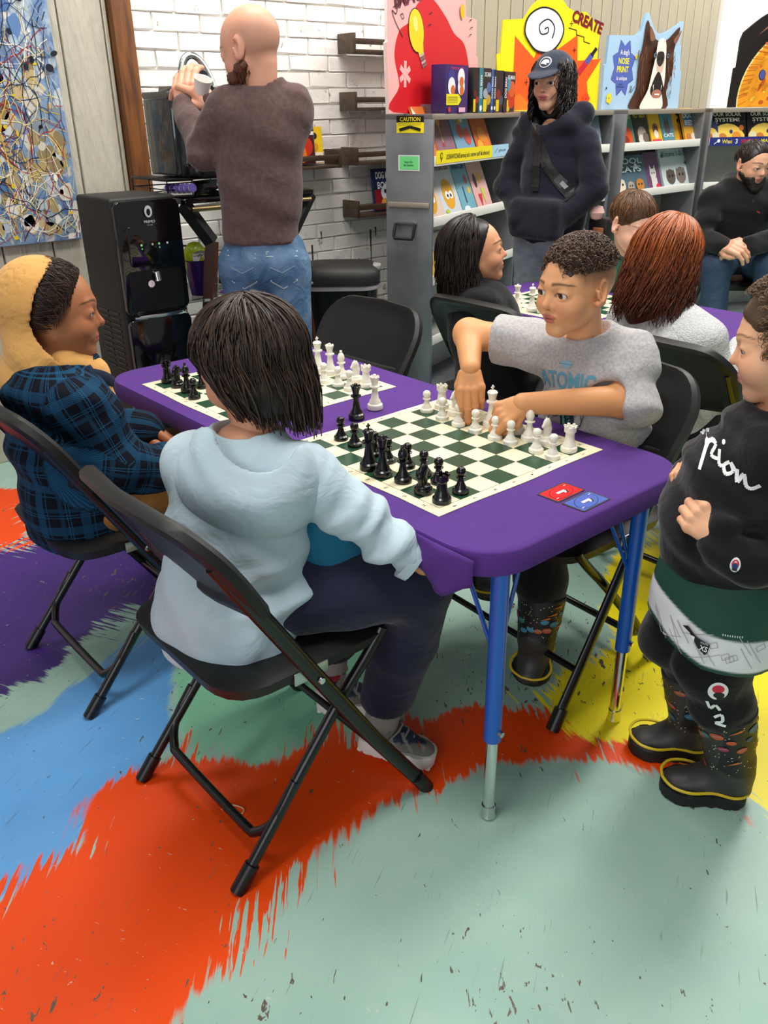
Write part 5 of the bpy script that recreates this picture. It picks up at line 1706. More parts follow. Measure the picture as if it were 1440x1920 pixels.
def hand_chains(curl, spread=1.0, thumb=(.6, .5), pinch=0.0):
    """hand frame: unit = hand length; wrist at origin, +y to the fingers, +x to the thumb side, +z back of the hand"""
    out = []
    for k, (x, ls, r) in enumerate(FING):
        c = curl[k] if hasattr(curl, '__len__') else curl
        p = np.array((x * .80, .50 - .05 * abs(x) - (.05 if k == 3 else 0), .0))
        dx = x * .30 * spread
        pts, rs, ang = [np.array((x * .45, .12, 0)), p], [.10, .105], 0.0
        for j, L in enumerate(ls):
            ang += (c * (.75, 1.0, .7)[j]) if not hasattr(c, '__len__') else c[j]
            d = np.array((dx, math.cos(ang), -math.sin(ang)))
            p = p + d / np.linalg.norm(d) * L * .92
            pts.append(p)
            rs.append(r * (.92, .82, .70)[j])
        out.append((pts, rs))
    t0 = np.array((.16, .12, -.06))
    a, b = thumb
    d1 = np.array((math.sin(a), math.cos(a) * .8, -.35))
    d1 /= np.linalg.norm(d1)
    d2 = np.array((math.sin(a - b), math.cos(a - b), -.35 - pinch))
    d2 /= np.linalg.norm(d2)
    p1 = t0 + d1 * .26
    p2 = p1 + d2 * .19
    d3 = np.array((math.sin(a - 1.6 * b), math.cos(a - 1.6 * b), -.3 - pinch))
    d3 /= np.linalg.norm(d3)
    out.append(([t0, p1, p2, p2 + d3 * .15], [.13, .105, .092, .075]))
    return out


def hand_sdf(P, ch):
    d = None
    for pts, rs in ch[:4]:
        f = chain(P, pts[1:], rs[1:], .03)
        d = f if d is None else smin(d, f, .012)
    palm = None
    for pts, rs in ch[:4]:
        q = s_cap(P, pts[0], pts[1], .125, .098, ((0, 0, 1), .92))
        palm = q if palm is None else smin(palm, q, .06)
    palm = smin(palm, s_cap(P, (0, -.15, 0), (0, .15, 0), .135, .16, ((0, 0, 1), .80)), .08)
    d = smin(d, palm, .035)
    return smin(d, chain(P, ch[4][0], ch[4][1], .04), .03)


def hand_part(M, ch, col, h=.016, nail=True):
    V, Q = snet(lambda P: hand_sdf(P, ch), (-.75, -.4, -1.2), (.95, 1.7, .5), h)
    C = np.tile(np.array(srgb(col)), (len(V), 1))
    tips = [c[0][-1] for c in ch]
    for t in tips:
        w = np.exp(-((V - t) ** 2).sum(1) / .010)[:, None] * .35
        C = C * (1 - w) + np.array(srgb('d89080')) * w
    for pts, rs in ch[:4]:
        for k in (1, 2, 3):
            w = np.exp(-((V - (pts[k] + np.array((0, 0, rs[k])))) ** 2).sum(1) / .004)[:, None] * .22
            C = C * (1 - w) + np.array(srgb('b06a52')) * w
    return to_world(V, M), Q, C


def hmat_hand(wrist, fingers, back, L, thumb_right=True):
    """fingers = direction wrist->fingertips, back = direction of the back of the hand"""
    y = Vector(fingers).normalized()
    z = Vector(back)
    z = (z - y * z.dot(y)).normalized()
    x = y.cross(z)
    if not thumb_right:
        x = -x
    L = L * .78
    return Matrix(((x.x * L, y.x * L, z.x * L, wrist[0]), (x.y * L, y.y * L, z.y * L, wrist[1]), (x.z * L, y.z * L, z.z * L, wrist[2]), (0, 0, 0, 1)))


# ------------------------------------------------------------------ hair
def strands(paths, w0, col, rng, jitter=.25, taper=.25):
    """paths: (n, k, 3) array in world units -> thin three-sided tapering tubes with a tone per strand"""
    n, k, _ = paths.shape
    T = np.gradient(paths, axis=1)
    T /= np.linalg.norm(T, axis=2, keepdims=True) + 1e-9
    ref = np.tile(np.array((.3, .2, .93)), (n, k, 1))
    N1 = np.cross(T, ref)
    N1 /= np.linalg.norm(N1, axis=2, keepdims=True) + 1e-9
    N2 = np.cross(T, N1)
    prof = np.linspace(1, taper, k)[None, :, None]
    w = w0 * (1 + rng.uniform(-.4, .4, (n, 1, 1))) * prof
    V = np.stack([paths + w * (N1 * math.cos(a) + N2 * math.sin(a)) for a in (0, 2.094, 4.189)], 2)
    idx = np.arange(n * k * 3).reshape(n, k, 3)
    Q = np.concatenate([np.stack([idx[:, :-1, j], idx[:, :-1, (j + 1) % 3], idx[:, 1:, (j + 1) % 3], idx[:, 1:, j]], -1).reshape(-1, 4) for j in range(3)])
    c = [np.array(srgb(x)) for x in col]
    t = rng.random(n)
    C = np.repeat((c[0] + (c[1] - c[0]) * t[:, None]) * (1 + rng.uniform(-jitter, jitter, (n, 1))), k * 3, 0)
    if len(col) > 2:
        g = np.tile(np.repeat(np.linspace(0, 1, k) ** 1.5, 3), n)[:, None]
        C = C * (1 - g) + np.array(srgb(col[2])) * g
    return V.reshape(-1, 3), Q, np.clip(C, 0, 1)


def hair_mat():
    return mat('hair', 'ffffff', .42, spec=.45, attr=True)


def scalp_paths(rng, n, k, crown, spread, rad, length, ctr=(0, -.05, .115), flow=None, droop=.5):
    """combed strands: start around the crown, run down over the skull ellipsoid and then hang"""
    cr = np.array(crown, float)
    cr /= np.linalg.norm(cr)
    a1 = np.cross(cr, (0, 1, .01))
    a1 /= np.linalg.norm(a1)
    a2 = np.cross(cr, a1)
    az = rng.uniform(0, 2 * math.pi, n)
    t0 = spread[0] + (spread[1] - spread[0]) * rng.random(n) ** .8
    L = length(az, a1, a2, rng) if callable(length) else length * rng.uniform(.85, 1.1, n)
    P = np.zeros((n, k, 3))
    R0 = rad[0] + (rad[1] - rad[0]) * rng.random(n)
    sw = rng.uniform(-.25, .25, n)
    for i in range(k):
        s = i / (k - 1)
        th = t0 + s * L
        thc = np.minimum(th, droop * math.pi)
        az2 = az + sw * s
        d = np.cos(thc)[:, None] * cr + np.sin(thc)[:, None] * (np.cos(az2)[:, None] * a1 + np.sin(az2)[:, None] * a2)
        p = np.array(ctr) + d * np.array((.345, .43, .385)) * (R0 + .03 * np.sin(s * 3.1))[:, None]
        p[:, 2] -= np.maximum(th - thc, 0) * .42
        P[:, i] = p
    if flow is not None:
        P = flow(P, rng)
    return P

# ------------------------------------------------------------------ people: clothing helpers
def bbox(pts, pad):
    p = np.array(pts, float)
    return p.min(0) - pad, p.max(0) + pad


def garment(name, fn, pts, pad, h, material, parent, col=None, attrs=None, **props):
    lo, hi = bbox(pts, pad)
    V, Q = snet(fn, lo, hi, h)
    C = None
    if col is not None:
        C = col(V.astype(np.float32)) if callable(col) else np.tile(np.array(srgb(col)), (len(V), 1))
    me = np_mesh(name, V, Q, C)
    if attrs:
        for k, v in attrs(V.astype(np.float32)).items():
            a = me.attributes.new(k, 'FLOAT', 'POINT')
            a.data.foreach_set('value', np.ascontiguousarray(v, np.float32))
    return obj(name, me, material, parent, **props)


def body(label, parts, cat='person'):
    o = obj('person', np_mesh('person', *join_parts(parts)), skin_mat())
    return tag(o, label, cat)


def limb_part(fn, pts, pad, h, col):
    V, Q = snet(fn, *bbox(pts, pad), h)
    return V, Q, np.tile(np.array(srgb(col)), (len(V), 1))


def unit(v):
    v = np.array(v, float)
    return v / np.linalg.norm(v)


def wrap(p, name, parent, o, ax, ay, fn, rough=.6, lift=.0012, dist=.15, **props):
    """lay a print on a garment: sheet at o spanned by ax, ay, pushed along the sheet normal onto the surface fn = 0"""
    ax, ay = unit(ax), unit(ay)
    ay = unit(ay - ax * (ax @ ay))
    n = np.cross(ax, ay)
    V = np.array(p.V)
    # split long edges so that the sheet can follow the surface
    X = np.array(o) + V[:, :1] * ax + V[:, 1:2] * ay + n * dist
    t = np.zeros(len(X))
    for _ in range(40):
        d = fn((X - n * t[:, None]).astype(np.float32))
        t += np.clip(d, -.02, .05) * .8
    t = np.minimum(t, dist * 2)
    miss = np.abs(fn((X - n * t[:, None]).astype(np.float32))) > .009
    W = X - n * t[:, None]
    el = lambda f, Y: max(np.linalg.norm(Y[f[i]] - Y[f[i - 1]]) for i in range(len(f)))
    keep = [not any(miss[i] for i in f) and el(f, W) < 4 * el(f, V) + 1e-5 for f in p.F]
    p.F = [f for f, q in zip(p.F, keep) if q]
    p.C = [c for c, q in zip(p.C, keep) if q]
    p.V = [tuple(q) for q in (X - n * (t - lift - V[:, 2])[:, None])]
    return p.build(name, parent, None, rough, **props)


def wrap_round(p, name, parent, base, axis, ref, r0, fn, rough=.6, lift=.0008):
    """lay a print around a limb: x = arc length from ref, y = along the axis"""
    base, w = np.array(base, float), unit(axis)
    e1 = unit(np.array(ref) - w * (np.array(ref) @ w))
    e2 = np.cross(w, e1)
    V = np.array(p.V)
    a = V[:, 0] / (r0 * .8)
    rad = np.cos(a)[:, None] * e1 + np.sin(a)[:, None] * e2
    ax = base + V[:, 1:2] * w
    t = np.full(len(V), r0 * 1.8)
    for _ in range(40):
        t -= np.clip(fn((ax + rad * t[:, None]).astype(np.float32)), -.02, .02) * .8
    p.V = [tuple(q) for q in ax + rad * (t + lift + V[:, 2])[:, None]]
    return p.build(name, parent, None, rough, kind='stuff')


def subdiv(p, size):
    """split print faces until their edges are short enough to bend"""
    for _ in range(5):
        V, F, C = list(p.V), [], []
        done = True
        for f, c in zip(p.F, p.C):
            if len(f) > 4:
                k = len(V)
                V.append(tuple(np.mean([V[i] for i in f], 0)))
                for i in range(len(f)):
                    F.append((f[i], f[(i + 1) % len(f)], k))
                    C.append(c)
                done = False
                continue
            if len(f) == 4:
                F += [(f[0], f[1], f[2]), (f[0], f[2], f[3])]
                C += [c, c]
                continue
            e = [math.dist(V[f[i]], V[f[(i + 1) % 3]]) for i in range(3)]
            m = max(range(3), key=lambda i: e[i])
            if e[m] > size:
                k = len(V)
                V.append(tuple((np.array(V[f[m]]) + np.array(V[f[(m + 1) % 3]])) / 2))
                F += [(f[m], k, f[(m + 2) % 3]), (k, f[(m + 1) % 3], f[(m + 2) % 3])]
                C += [c, c]
                done = False
            else:
                F.append(f)
                C.append(c)
        p.V, p.F, p.C = V, F, C
        if done and all(len(f) == 3 for f in F):
            break
    return p


def cloth_mat(name, col, rough=.85, scale=900, var=None, strength=.25, sheen=.15, attr=False):
    return mat(name, col, rough, spec=.2, bump=(scale, strength, .0006), var=var, sheen=sheen, attr=attr, wrinkle=.22)


def shoe_frame(heel, toe, up=(0, 0, 1)):
    h, t = np.array(heel, float), np.array(toe, float)
    y = unit(t - h)
    x = unit(np.cross(y, up))
    z = np.cross(x, y)
    return Matrix(((x[0], y[0], z[0], h[0]), (x[1], y[1], z[1], h[1]), (x[2], y[2], z[2], h[2]), (0, 0, 0, 1))), np.linalg.norm(t - h)


def sole_outline(L, w):
    pts = [(0, 0), (w * .55, .04 * L), (w * .8, .2 * L), (w * .72, .42 * L), (w * .95, .68 * L), (w * .8, .88 * L), (w * .35, .985 * L), (0, L)]
    return smooth_poly([(x, y) for x, y in pts] + [(-x, y) for x, y in pts[-2:0:-1]], 4)


# shared joints are given in world metres --------------------------------------------------------
def upper_sdf(P, L, w, h, ankle):
    d = s_cap(P, (0, .16 * L, .35 * h), (0, .48 * L, .42 * h), w * .80, w * .78)
    d = smin(d, s_cap(P, (0, .48 * L, .42 * h), (0, .80 * L, .18 * h), w * .78, w * .80, ((0, 0, 1), .8)), .02)
    d = smin(d, s_cap(P, (0, .20 * L, .4 * h), (0, .20 * L, ankle), w * .72, w * .66), .02)
    d = smax(d, .010 - P[..., 2], .004)
    return smax(d, P[..., 2] - ankle, .006)


def sneaker(parent, heel, toe, up):
    M, L = shoe_frame(heel, toe, up)
    w, h = .040, .055
    V, Q = snet(lambda P: upper_sdf(P, L, w, h, .082), (-.07, -.03, -.005), (.07, L + .03, .10), .0045)
    C = np.tile(np.array(srgb('1b2540')), (len(V), 1))
    y, z, x = V[:, 1] / L, V[:, 2], np.abs(V[:, 0])

    def bl(m, c):
        C[m] = np.array(srgb(c))
    bl((z < .030 + .008 * np.sin(y * 3)) | (y > .93), '6f6d66')
    bl((y < .16) & (z < .075), 'b8b6b0')
    bl((np.abs(np.mod(y * 11 + z * 60, 2) - 1) < .22) & (y > .3) & (y < .85) & (x > .012), '8d8b86')
    bl((y > .3) & (y < .5) & (x < .03) & (z > .055), '6e6a64')
    bl(z > .074, 'a31a2c')
    bl((np.abs(np.mod(y * 11 + z * 60 + .5, 2) - 1) < .08) & (y > .42) & (y < .8) & (x < .02), 'a33a34')
    s = obj('sneaker', np_mesh('sneaker', to_world(V, M), Q, C), mat('sneaker_upper', 'ffffff', .6, attr=True, bump=(700, .2, .0005)), parent, label='navy and grey sneaker with red lining')
    so = MB().prism(sole_outline(L, .047), -.012, .018, M=M, bev=.005)
    for k in range(14):
        yy = L * (.05 + k * .068)
        so.box((0, yy, -.013), (.074 - .02 * abs(k - 8) / 8, .012, .01), M=M, bev=.003, seg=1)
    obj('sole', so, mat('sole_white', 'dcd8d2', .5), s, label='white ridged sole')
    st = MB()
    for k in range(4):
        yy = L * (.40 + .085 * k)
        zz = .080 - .012 * k
        st.tube([(-.036, yy - .02, zz - .035), (-.02, yy, zz - .008), (0, yy + .004, zz - .001), (.02, yy, zz - .008), (.036, yy - .02, zz - .035)], .0024, 6, M=M)
    obj('lace', st, mat('lace_grey', '9a8f8c', .7), s)
    st = MB().tube([(-.043, L * .32, .03), (-.033, L * .34, .062), (0, L * .36, .078), (.033, L * .34, .062), (.043, L * .32, .03)], .010, 8, M=M, flat=(.35, 1))
    obj('strap', st, mat('strap_grey', '77736c', .6), s)
    return s


def boot(parent, heel, toe, shaft_top, up=(0, 0, 1), hs=.20, pattern=True, seed=1, flip=1):
    M, L = shoe_frame(heel, toe, up)
    w, h = .044, .06
    lt = np.array(to_local(np.array([shaft_top]), M))[0]
    base = (0, .24 * L, .07)

    def fn(P):
        d = upper_sdf(P, L, w, h, .10)
        d = smin(d, s_cap(P, base, tuple(lt), .047, .060), .025)
        d = d + .0012 * wob(P, 60, seed)
        d = smax(d, .010 - P[..., 2], .004)
        dirv = unit(lt - np.array(base))
        return smax(d, (P - A(*lt)) @ A(*dirv), .004)
    lo, hi = bbox([(-.06, -.02, 0), (.06, L + .02, .1), tuple(lt)], .07)
    V, Q = snet(fn, lo, hi, .005)
    C = np.tile(np.array(srgb('211f20')), (len(V), 1))
    rub = (V[:, 2] < .085 + .35 * np.maximum(V[:, 1] / L - .30, -.1) ** 1.0 * .18) | (V[:, 1] > .45 * L)
    C[rub] = np.array(srgb('353433'))
    C[~rub] = np.array(srgb('141214'))
    b = obj('boot', np_mesh('boot', to_world(V, M), Q, C), mat('boot_rubber', 'ffffff', .5, attr=True, bump=(300, .15, .0006)), parent, label='black rubber boot with planet print shaft')
    obj('sole', MB().prism(sole_outline(L, .052), -.012, .016, M=M, bev=.005), mat('boot_sole', '141414', .7), b)
    ol = sole_outline(L, .0535)
    ln = [(x, y, .022 + .010 * max(0, y / L - .1)) for x, y in ol] + [(ol[0][0], ol[0][1], .022)]
    obj('yellow_trim', MB().tube(ln, .0032, 6, M=M), mat('yellow_trim', 'd8b81e', .45), b, label='yellow line around the sole')
    if pattern:
        r = random.Random(seed)
        dv = lt - np.array(base)
        wfn = lambda P: fn(to_local(P, M))
        p = Print(.0003)
        HH = np.linalg.norm(dv)
        for _ in range(150):
            p.l = 0
            p.ell(r.uniform(-.15, .15), r.uniform(.02, HH - .008), .0012, .0012, r.choice(['cfcac2', 'b8a88c', 'e0d8cc']), 6)
        for k in range(22):
            p.l = 1
            x, y, q = -.15 + .3 * (k + r.uniform(0, .8)) / 22, r.uniform(.025, HH - .014), r.uniform(.0055, .0105)
            c = r.choice(['35667c', '2f7378', '3f88a6', 'b04a2c', 'a02c48', '2c566c', 'c0562c', '3f88a6'])
            p.ell(x, y, q * 1.25, q * .85, c, 14, r.uniform(-.4, .4))
            if q > .007:
                p.line([(x - q * .8, y), (x + q * .8, y + .002)], .0014, '7aa8b4')
        for _ in range(7):
            x, y = r.uniform(-.14, .13), r.uniform(.02, HH - .02)
            p.poly([(x, y), (x + .02, y + .004), (x + .022, y + .008), (x + .018, y + .009)], 'd0682c')
        subdiv(p, .010)
        M3 = np.array(M.to_3x3())
        wrap_round(p, 'planet_print', b, to_world(np.array([base]), M)[0], M3 @ (dv / HH), M3 @ np.array((0, 1, 0)), .055, wfn)
    return b


# ================================================================== boy in the pale blue hoodie (back to us, near chair)
B1 = dict(skin='d99a78', cheek=1.12, jaw=1.02, browc='1c1210')
h1c, h1f = (.777, 1.282, .925), (-.36, .90, -.34)
H1 = hmat(h1c, h1f, (-.05, .05, 1), .205)
b1 = body('child in a pale blue hoodie with dark bobbed hair seen from behind', [
    head_part(H1, dict(B1, neck=tuple(to_local(np.array([(.752, 1.262, .78)]), H1)[0]))),
    limb_part(lambda P: smin(chain(P, [(.68, 1.25, .48), (.71, 1.25, .62), (.745, 1.258, .76)], [.10, .10, .07], .03),
                             smin(chain(P, [(.70, 1.18, .49), (.97, 1.06, .49), (.965, 1.13, .14)], [.06, .045, .03]), chain(P, [(.70, 1.32, .49), (1.0, 1.34, .49), (.99, 1.37, .12)], [.06, .045, .03]), .02), .03),
              [(.66, 1.0, .1), (1.05, 1.4, .8)], .1, .014, 'd99a78'),
    hand_part(hmat_hand((.924, .999, .578), (.75, -.15, -.22), (-.05, -.5, .85), .135, False), hand_chains(.5), 'c98a66'),
    hand_part(hmat_hand((.955, 1.30, .575), (.8, -.3, -.3), (.2, .0, 1), .14, True), hand_chains(.5), 'c98a66')])
eyes(H1, B1, b1)
h1m = cloth_mat('hoodie_blue', 'b9cdd6', .9, 600, var=(7, 'aebfc6', .8))


def b1_shirt(P):
    f = unit((.80, .55, 0))
    d = chain(P, [(.665, 1.238, .43), (.680, 1.242, .52), (.702, 1.248, .62), (.732, 1.255, .70)], [.146, .140, .124, .112], .04, (f, .84))
    d = smin(d, s_cap(P, (.795, 1.150, .738), (.675, 1.335, .738), .058, .058), .05)
    d = smin(d, s_cap(P, (.742, 1.256, .745), (.752, 1.262, .80), .080, .064), .03)
    ar = chain(P, [(.795, 1.148, .74), (.862, 1.082, .660), (.918, 1.006, .582)], [.057, .050, .038], .02)
    al = chain(P, [(.675, 1.338, .74), (.715, 1.36, .62), (.93, 1.31, .58)], [.057, .052, .045], .02)
    ar = ar - .0065 * folds(P, (.55, -.35, -.75), 95, .7)
    d = smin(smin(d, ar, .022), al, .022)
    w = np.clip((.70 - P[..., 2]) / .10, 0, 1)
    d = d - .015 * w * folds(P, (-.40, .30, .85), 56, 2.0) - .010 * w * folds(P, (.30, -.55, .75), 36, 5.0) - .003 * wob(P, 24, 1)
    d = smax(d, .420 - P[..., 2] + .25 * (P[..., 0] - .66), .010)
    d = smax(d, (P - A(.922, 1.002, .578)) @ A(.47, -.64, -.60), .006)
    return smax(d, -s_cap(P, (.748, 1.26, .80), (.76, 1.266, .88), .056, .075), .01)


def b1_hood(P):
    n = unit((-.80, -.55, .0))
    s = unit((.55, -.80, 0))
    M = np.stack([s, n, np.array((0, 0, 1.0))], 1)
    lf, rt, bk = np.array((.655, 1.250, .868)), np.array((.835, 1.106, .846)), np.array((.735, 1.118, .785))
    up = unit(np.cross(rt - lf, lf - bk))
    up = up if up[2] > 0 else -up
    c = np.array((.712, 1.205, .742))
    out = s_ell(P, c, (.136, .086, .118), M)
    out = smin(out, s_cap(P, c + n * .045 + np.array((0, 0, -.02)), c + n * .040 - s * .035 + np.array((0, 0, -.125)), .060, .018, (n, .55)), .05)
    side = (P - A(*c)) @ A(*s)
    out = out - .006 * folds(P, (.2, -.5, .8), 48, 4) + .0022 * np.exp(-((side - .03 - .2 * (P[..., 2] - .7)) / .0035) ** 2)
    inn = s_ell(P, c + np.array((.012, .010, .012)), (.120, .068, .125), M)
    cut = (P - A(*bk)) @ A(*up) - .012 * (np.abs((P - A(*c)) @ A(*s)) / .1) ** 2
    d = smax(out, -inn, .012)
    d = smax(d, cut, .012)
    return d


pts1 = [(.55, 1.05, .40), (1.0, 1.45, .86)]
g = garment('hoodie', b1_shirt, pts1, .08, .0058, h1m, b1)
garment('hood', b1_hood, [(.56, 1.04, .58), (.88, 1.36, .88)], .04, .0045, h1m, g, label='hood lying on the back of the hoodie')
wr = MB().tube([(.914, 1.011, .586), (.924, .999, .575)], [.040, .037], 16)
obj('cuff', wr, h1m, g)
navy = cloth_mat('navy_joggers', '23243a', .9, 500, var=(9, '1c1d30', .7))


def b1_pants(P):
    r = chain(P, [(.73, 1.18, .50), (.85, 1.115, .505), (.985, 1.055, .495), (.985, 1.10, .32), (.965, 1.135, .165)], [.082, .084, .072, .066, .056], .02)
    l = chain(P, [(.73, 1.32, .50), (.88, 1.33, .50), (1.02, 1.34, .49), (1.01, 1.36, .3), (1.0, 1.375, .15)], [.082, .084, .070, .064, .054], .02)
    d = smin(smin(r, l, .03), s_ell(P, (.69, 1.25, .475), (.10, .11, .04)), .02)
    d = d - .0045 * folds(P, (.5, .5, .7), 60, .3)
    d = smax(d, .433 - P[..., 2] - 9 * np.maximum(P[..., 0] - .87, 0), .01)
    return smax(d, .150 - P[..., 2], .006)


garment('joggers', b1_pants, [(.55, .99, .14), (1.08, 1.44, .60)], .04, .0065, navy, b1)
for x, y, z in ((.967, 1.133, .16), (1.0, 1.375, .145)):
    pass
for q in ([(.965, 1.135, .17), (.955, 1.145, .09)], [(1.0, 1.375, .16), (.985, 1.37, .08)]):
    obj('sock', MB().tube(q, [.040, .038], 16), cloth_mat('grey_sock', '8d8782', .95, 300), b1)
sneaker(b1, (.925, 1.185, .050), (1.030, 1.045, .020), (.1, .0, 1))
sneaker(b1, (.945, 1.375, .030), (1.075, 1.265, .025), (0, 0, 1))

# hair: thick dark bob combed down from the crown
r1 = np.random.default_rng(21)


def hair_shell(name, M, fn, lo, hi, h, col, parent):
    V, Q = snet(fn, lo, hi, h)
    return to_world(V, M), Q, np.tile(np.array(srgb(col)), (len(V), 1))


def bob(P):
    d = s_ell(P, (0, -.06, .14), (.40, .48, .40))
    d = smin(d, s_ell(P, (0, -.17, -.20), (.40, .37, .40)), .1)
    d = smax(d, -P[..., 2] - .50, .04)
    return smax(d, -s_ell(P, (0, .46, -.22), (.48, .42, .36)), .05)


def bob_len(az, a1, a2, rng):
    dy = np.cos(az) * a1[1] + np.sin(az) * a2[1]
    dx = np.abs(np.cos(az) * a1[0] + np.sin(az) * a2[0])
    return np.where(dy > .45, 1.35, 2.16 - .32 * dx ** 2) * rng.uniform(.93, 1.04, len(az))


def bob_flow(P, rng):
    n, k, _ = P.shape
    s = np.linspace(0, 1, k)[None, :]
    P[..., 0] *= 1 - .70 * np.maximum(s - .62, 0)
    P[..., 1] += -.02 * s + .28 * np.maximum(s - .62, 0) * (P[..., 1] < -.15) + .025 * np.sin(s * 5 + rng.uniform(0, 6, (n, 1)))
    P[..., 0] += .018 * np.sin(s * 4 + rng.uniform(0, 6, (n, 1)))
    lock = np.sin(np.arctan2(P[..., 0], -P[..., 1]) * 15) * .014 * s
    P[..., 0] *= 1 + lock
    return P


sh = hair_shell('hair', H1, bob, (-.5, -.65, -.6), (.5, .55, .65), .025, '120d0a', b1)
pth = scalp_paths(r1, 3300, 13, (0, -.30, .95), (.02, 1.15), (1.10, 1.25), bob_len, flow=bob_flow, droop=.53)
keep = ~((pth[:, -1, 1] > .12) & (pth[:, -1, 2] < -.02))
st = strands(to_world(pth[keep].reshape(-1, 3), H1).reshape(-1, 13, 3), .0023, ('17110d', '4a362a'), r1, taper=.5)
obj('hair', np_mesh('hair', *join_parts([sh, st])), hair_mat(), b1)

# teal jacket bundled in the lap
tj = garment('jacket', lambda P: smin(s_ell(P, (.845, 1.14, .60), (.075, .06, .095)), s_ell(P, (.885, 1.15, .575), (.075, .06, .055)), .04) - .008 * folds(P, (.3, .3, .8), 40, 1.3), [(.76, 1.06, .5), (.97, 1.25, .72)], .04, .006, cloth_mat('teal_shell', '0e5f7d', .55, 300), None)
tag(tj, 'teal jacket bundled in the lap of the child in the pale blue hoodie', 'jacket')

# ================================================================== child in the tan hood and plaid overshirt (far left chair)
B2 = dict(skin='a86d48', cheek=1.02, blush='a8583c', lip='a85a50', browc='180e0a', brow=1.1, open=.5, look=(0, -.2), ears=False)
h2c, h2f = (.690, 1.972, .925), (.935, -.40, -.07)
H2 = hmat(h2c, h2f, (.06, 0, 1), .222)
b2 = body('child with a tan hood up and a dark blue plaid overshirt in profile', [
    head_part(H2, dict(B2, neck=tuple(to_local(np.array([(.665, 1.965, .79)]), H2)[0]))),
    limb_part(lambda P: smin(chain(P, [(.68, 1.93, .48), (.67, 1.94, .62), (.665, 1.96, .77)], [.10, .10, .07], .03), smin(chain(P, [(.70, 1.86, .49), (1.0, 1.85, .49), (1.0, 1.86, .1)], [.06, .045, .03]), chain(P, [(.70, 2.0, .49), (1.0, 2.02, .49), (1.0, 2.02, .1)], [.06, .045, .03]), .02), .03), [(.6, 1.8, .05), (1.05, 2.1, .8)], .1, .014, 'a86d48'),
    hand_part(hmat_hand((.93, 1.80, .515), (.9, .1, -.3), (.2, .0, 1), .145, False), hand_chains(.6), 'a86d48'),
    hand_part(hmat_hand((.845, 1.965, .60), (.8, -.5, -.2), (.2, .1, 1), .145, True), hand_chains(.6), 'a86d48')])
eyes(H2, B2, b2)
tan = cloth_mat('tan_fleece', 'd9a45e', .9, 420, var=(6, 'cf9a55', .7))


def hood_sdf(P):
    d = s_ell(P, (0, -.11, .09), (.425, .475, .465))
    d = smin(d, s_ell(P, (0, -.17, -.42), (.42, .37, .40)), .16)
    d = smin(d, s_cap(P, (.0, .12, -.78), (0, -.2, -.72), .30, .42), .12)
    d = d - .030 * folds(P, (.1, .6, .8), 11, 1.1) * np.clip(.25 - P[..., 2], 0, .8)
    d = np.maximum(d, -(d + .035))
    # face opening: slanting plane, rounded edge
    op = s_ell(P, (0, .52, -.02), (.85, .80, .64))
    d = smax(d, -op, .025)
    return smax(d, -.98 - P[..., 2], .03)


V, Q = snet(hood_sdf, (-.62, -.75, -1.1), (.62, .6, .72), .024)
hd2 = obj('hood', np_mesh('hood', to_world(V, H2), Q), tan, b2, label='tan hood pulled over the head')


def plaid_mat():
    m = bpy.data.materials.new('plaid_flannel')
    m.use_nodes = True
    nt = m.node_tree
    N, L = nt.nodes, nt.links
    b = N['Principled BSDF']
    b.inputs['Roughness'].default_value = .9
    b.inputs['Specular IOR Level'].default_value = .15

    def attr(n):
        a = N.new('ShaderNodeAttribute')
        a.attribute_name = n
        return a.outputs['Fac']

    def mth(op, a, c=0.0):
        n = N.new('ShaderNodeMath')
        n.operation = op
        for i, v in enumerate((a, c)):
            if isinstance(v, (int, float)):
                n.inputs[i].default_value = v
            else:
                L.new(v, n.inputs[i])
        return n.outputs[0]

    def stripes(x, per, bands):
        f = mth('FRACT', mth('MULTIPLY', x, 1 / per))
        out = None
        for c, w, amt in bands:
            s = mth('MULTIPLY', mth('LESS_THAN', mth('ABSOLUTE', mth('SUBTRACT', f, c)), w), amt)
            out = s if out is None else mth('MAXIMUM', out, s)
        return out
    u, v = attr('pu'), attr('pv')
    tw = mth('FRACT', mth('MULTIPLY', mth('ADD', u, v), 160))
    twill = mth('ADD', mth('MULTIPLY', mth('GREATER_THAN', tw, .5), .55), .45)
    B = [(.30, .10, .55), (.30, .025, .2), (.62, .012, .8), (.68, .012, .8), (.80, .05, .35), (.12, .014, .6)]
    s = mth('MAXIMUM', mth('MULTIPLY', stripes(u, .105, B), .9), stripes(v, .105, B))
    both = mth('ADD', s, mth('MULTIPLY', mth('MULTIPLY', stripes(u, .105, B), stripes(v, .105, B)), .5))
    fac = mth('MULTIPLY', both, twill)
    mx = N.new('ShaderNodeMix')
    mx.data_type = 'RGBA'
    mx.clamp_factor = True
    L.new(fac, mx.inputs[0])
    mx.inputs[6].default_value = (*srgb('0d101b'), 1)
    mx.inputs[7].default_value = (*srgb('1c557a'), 1)
    L.new(mx.outputs[2], b.inputs['Base Color'])
    return m


seg2 = [(.66, 1.83, .74), (.715, 1.80, .585), (.915, 1.802, .520)]
seg2l = [(.68, 2.07, .74), (.72, 2.08, .62), (.85, 1.96, .60)]
f2 = unit((.9, -.15, 0))


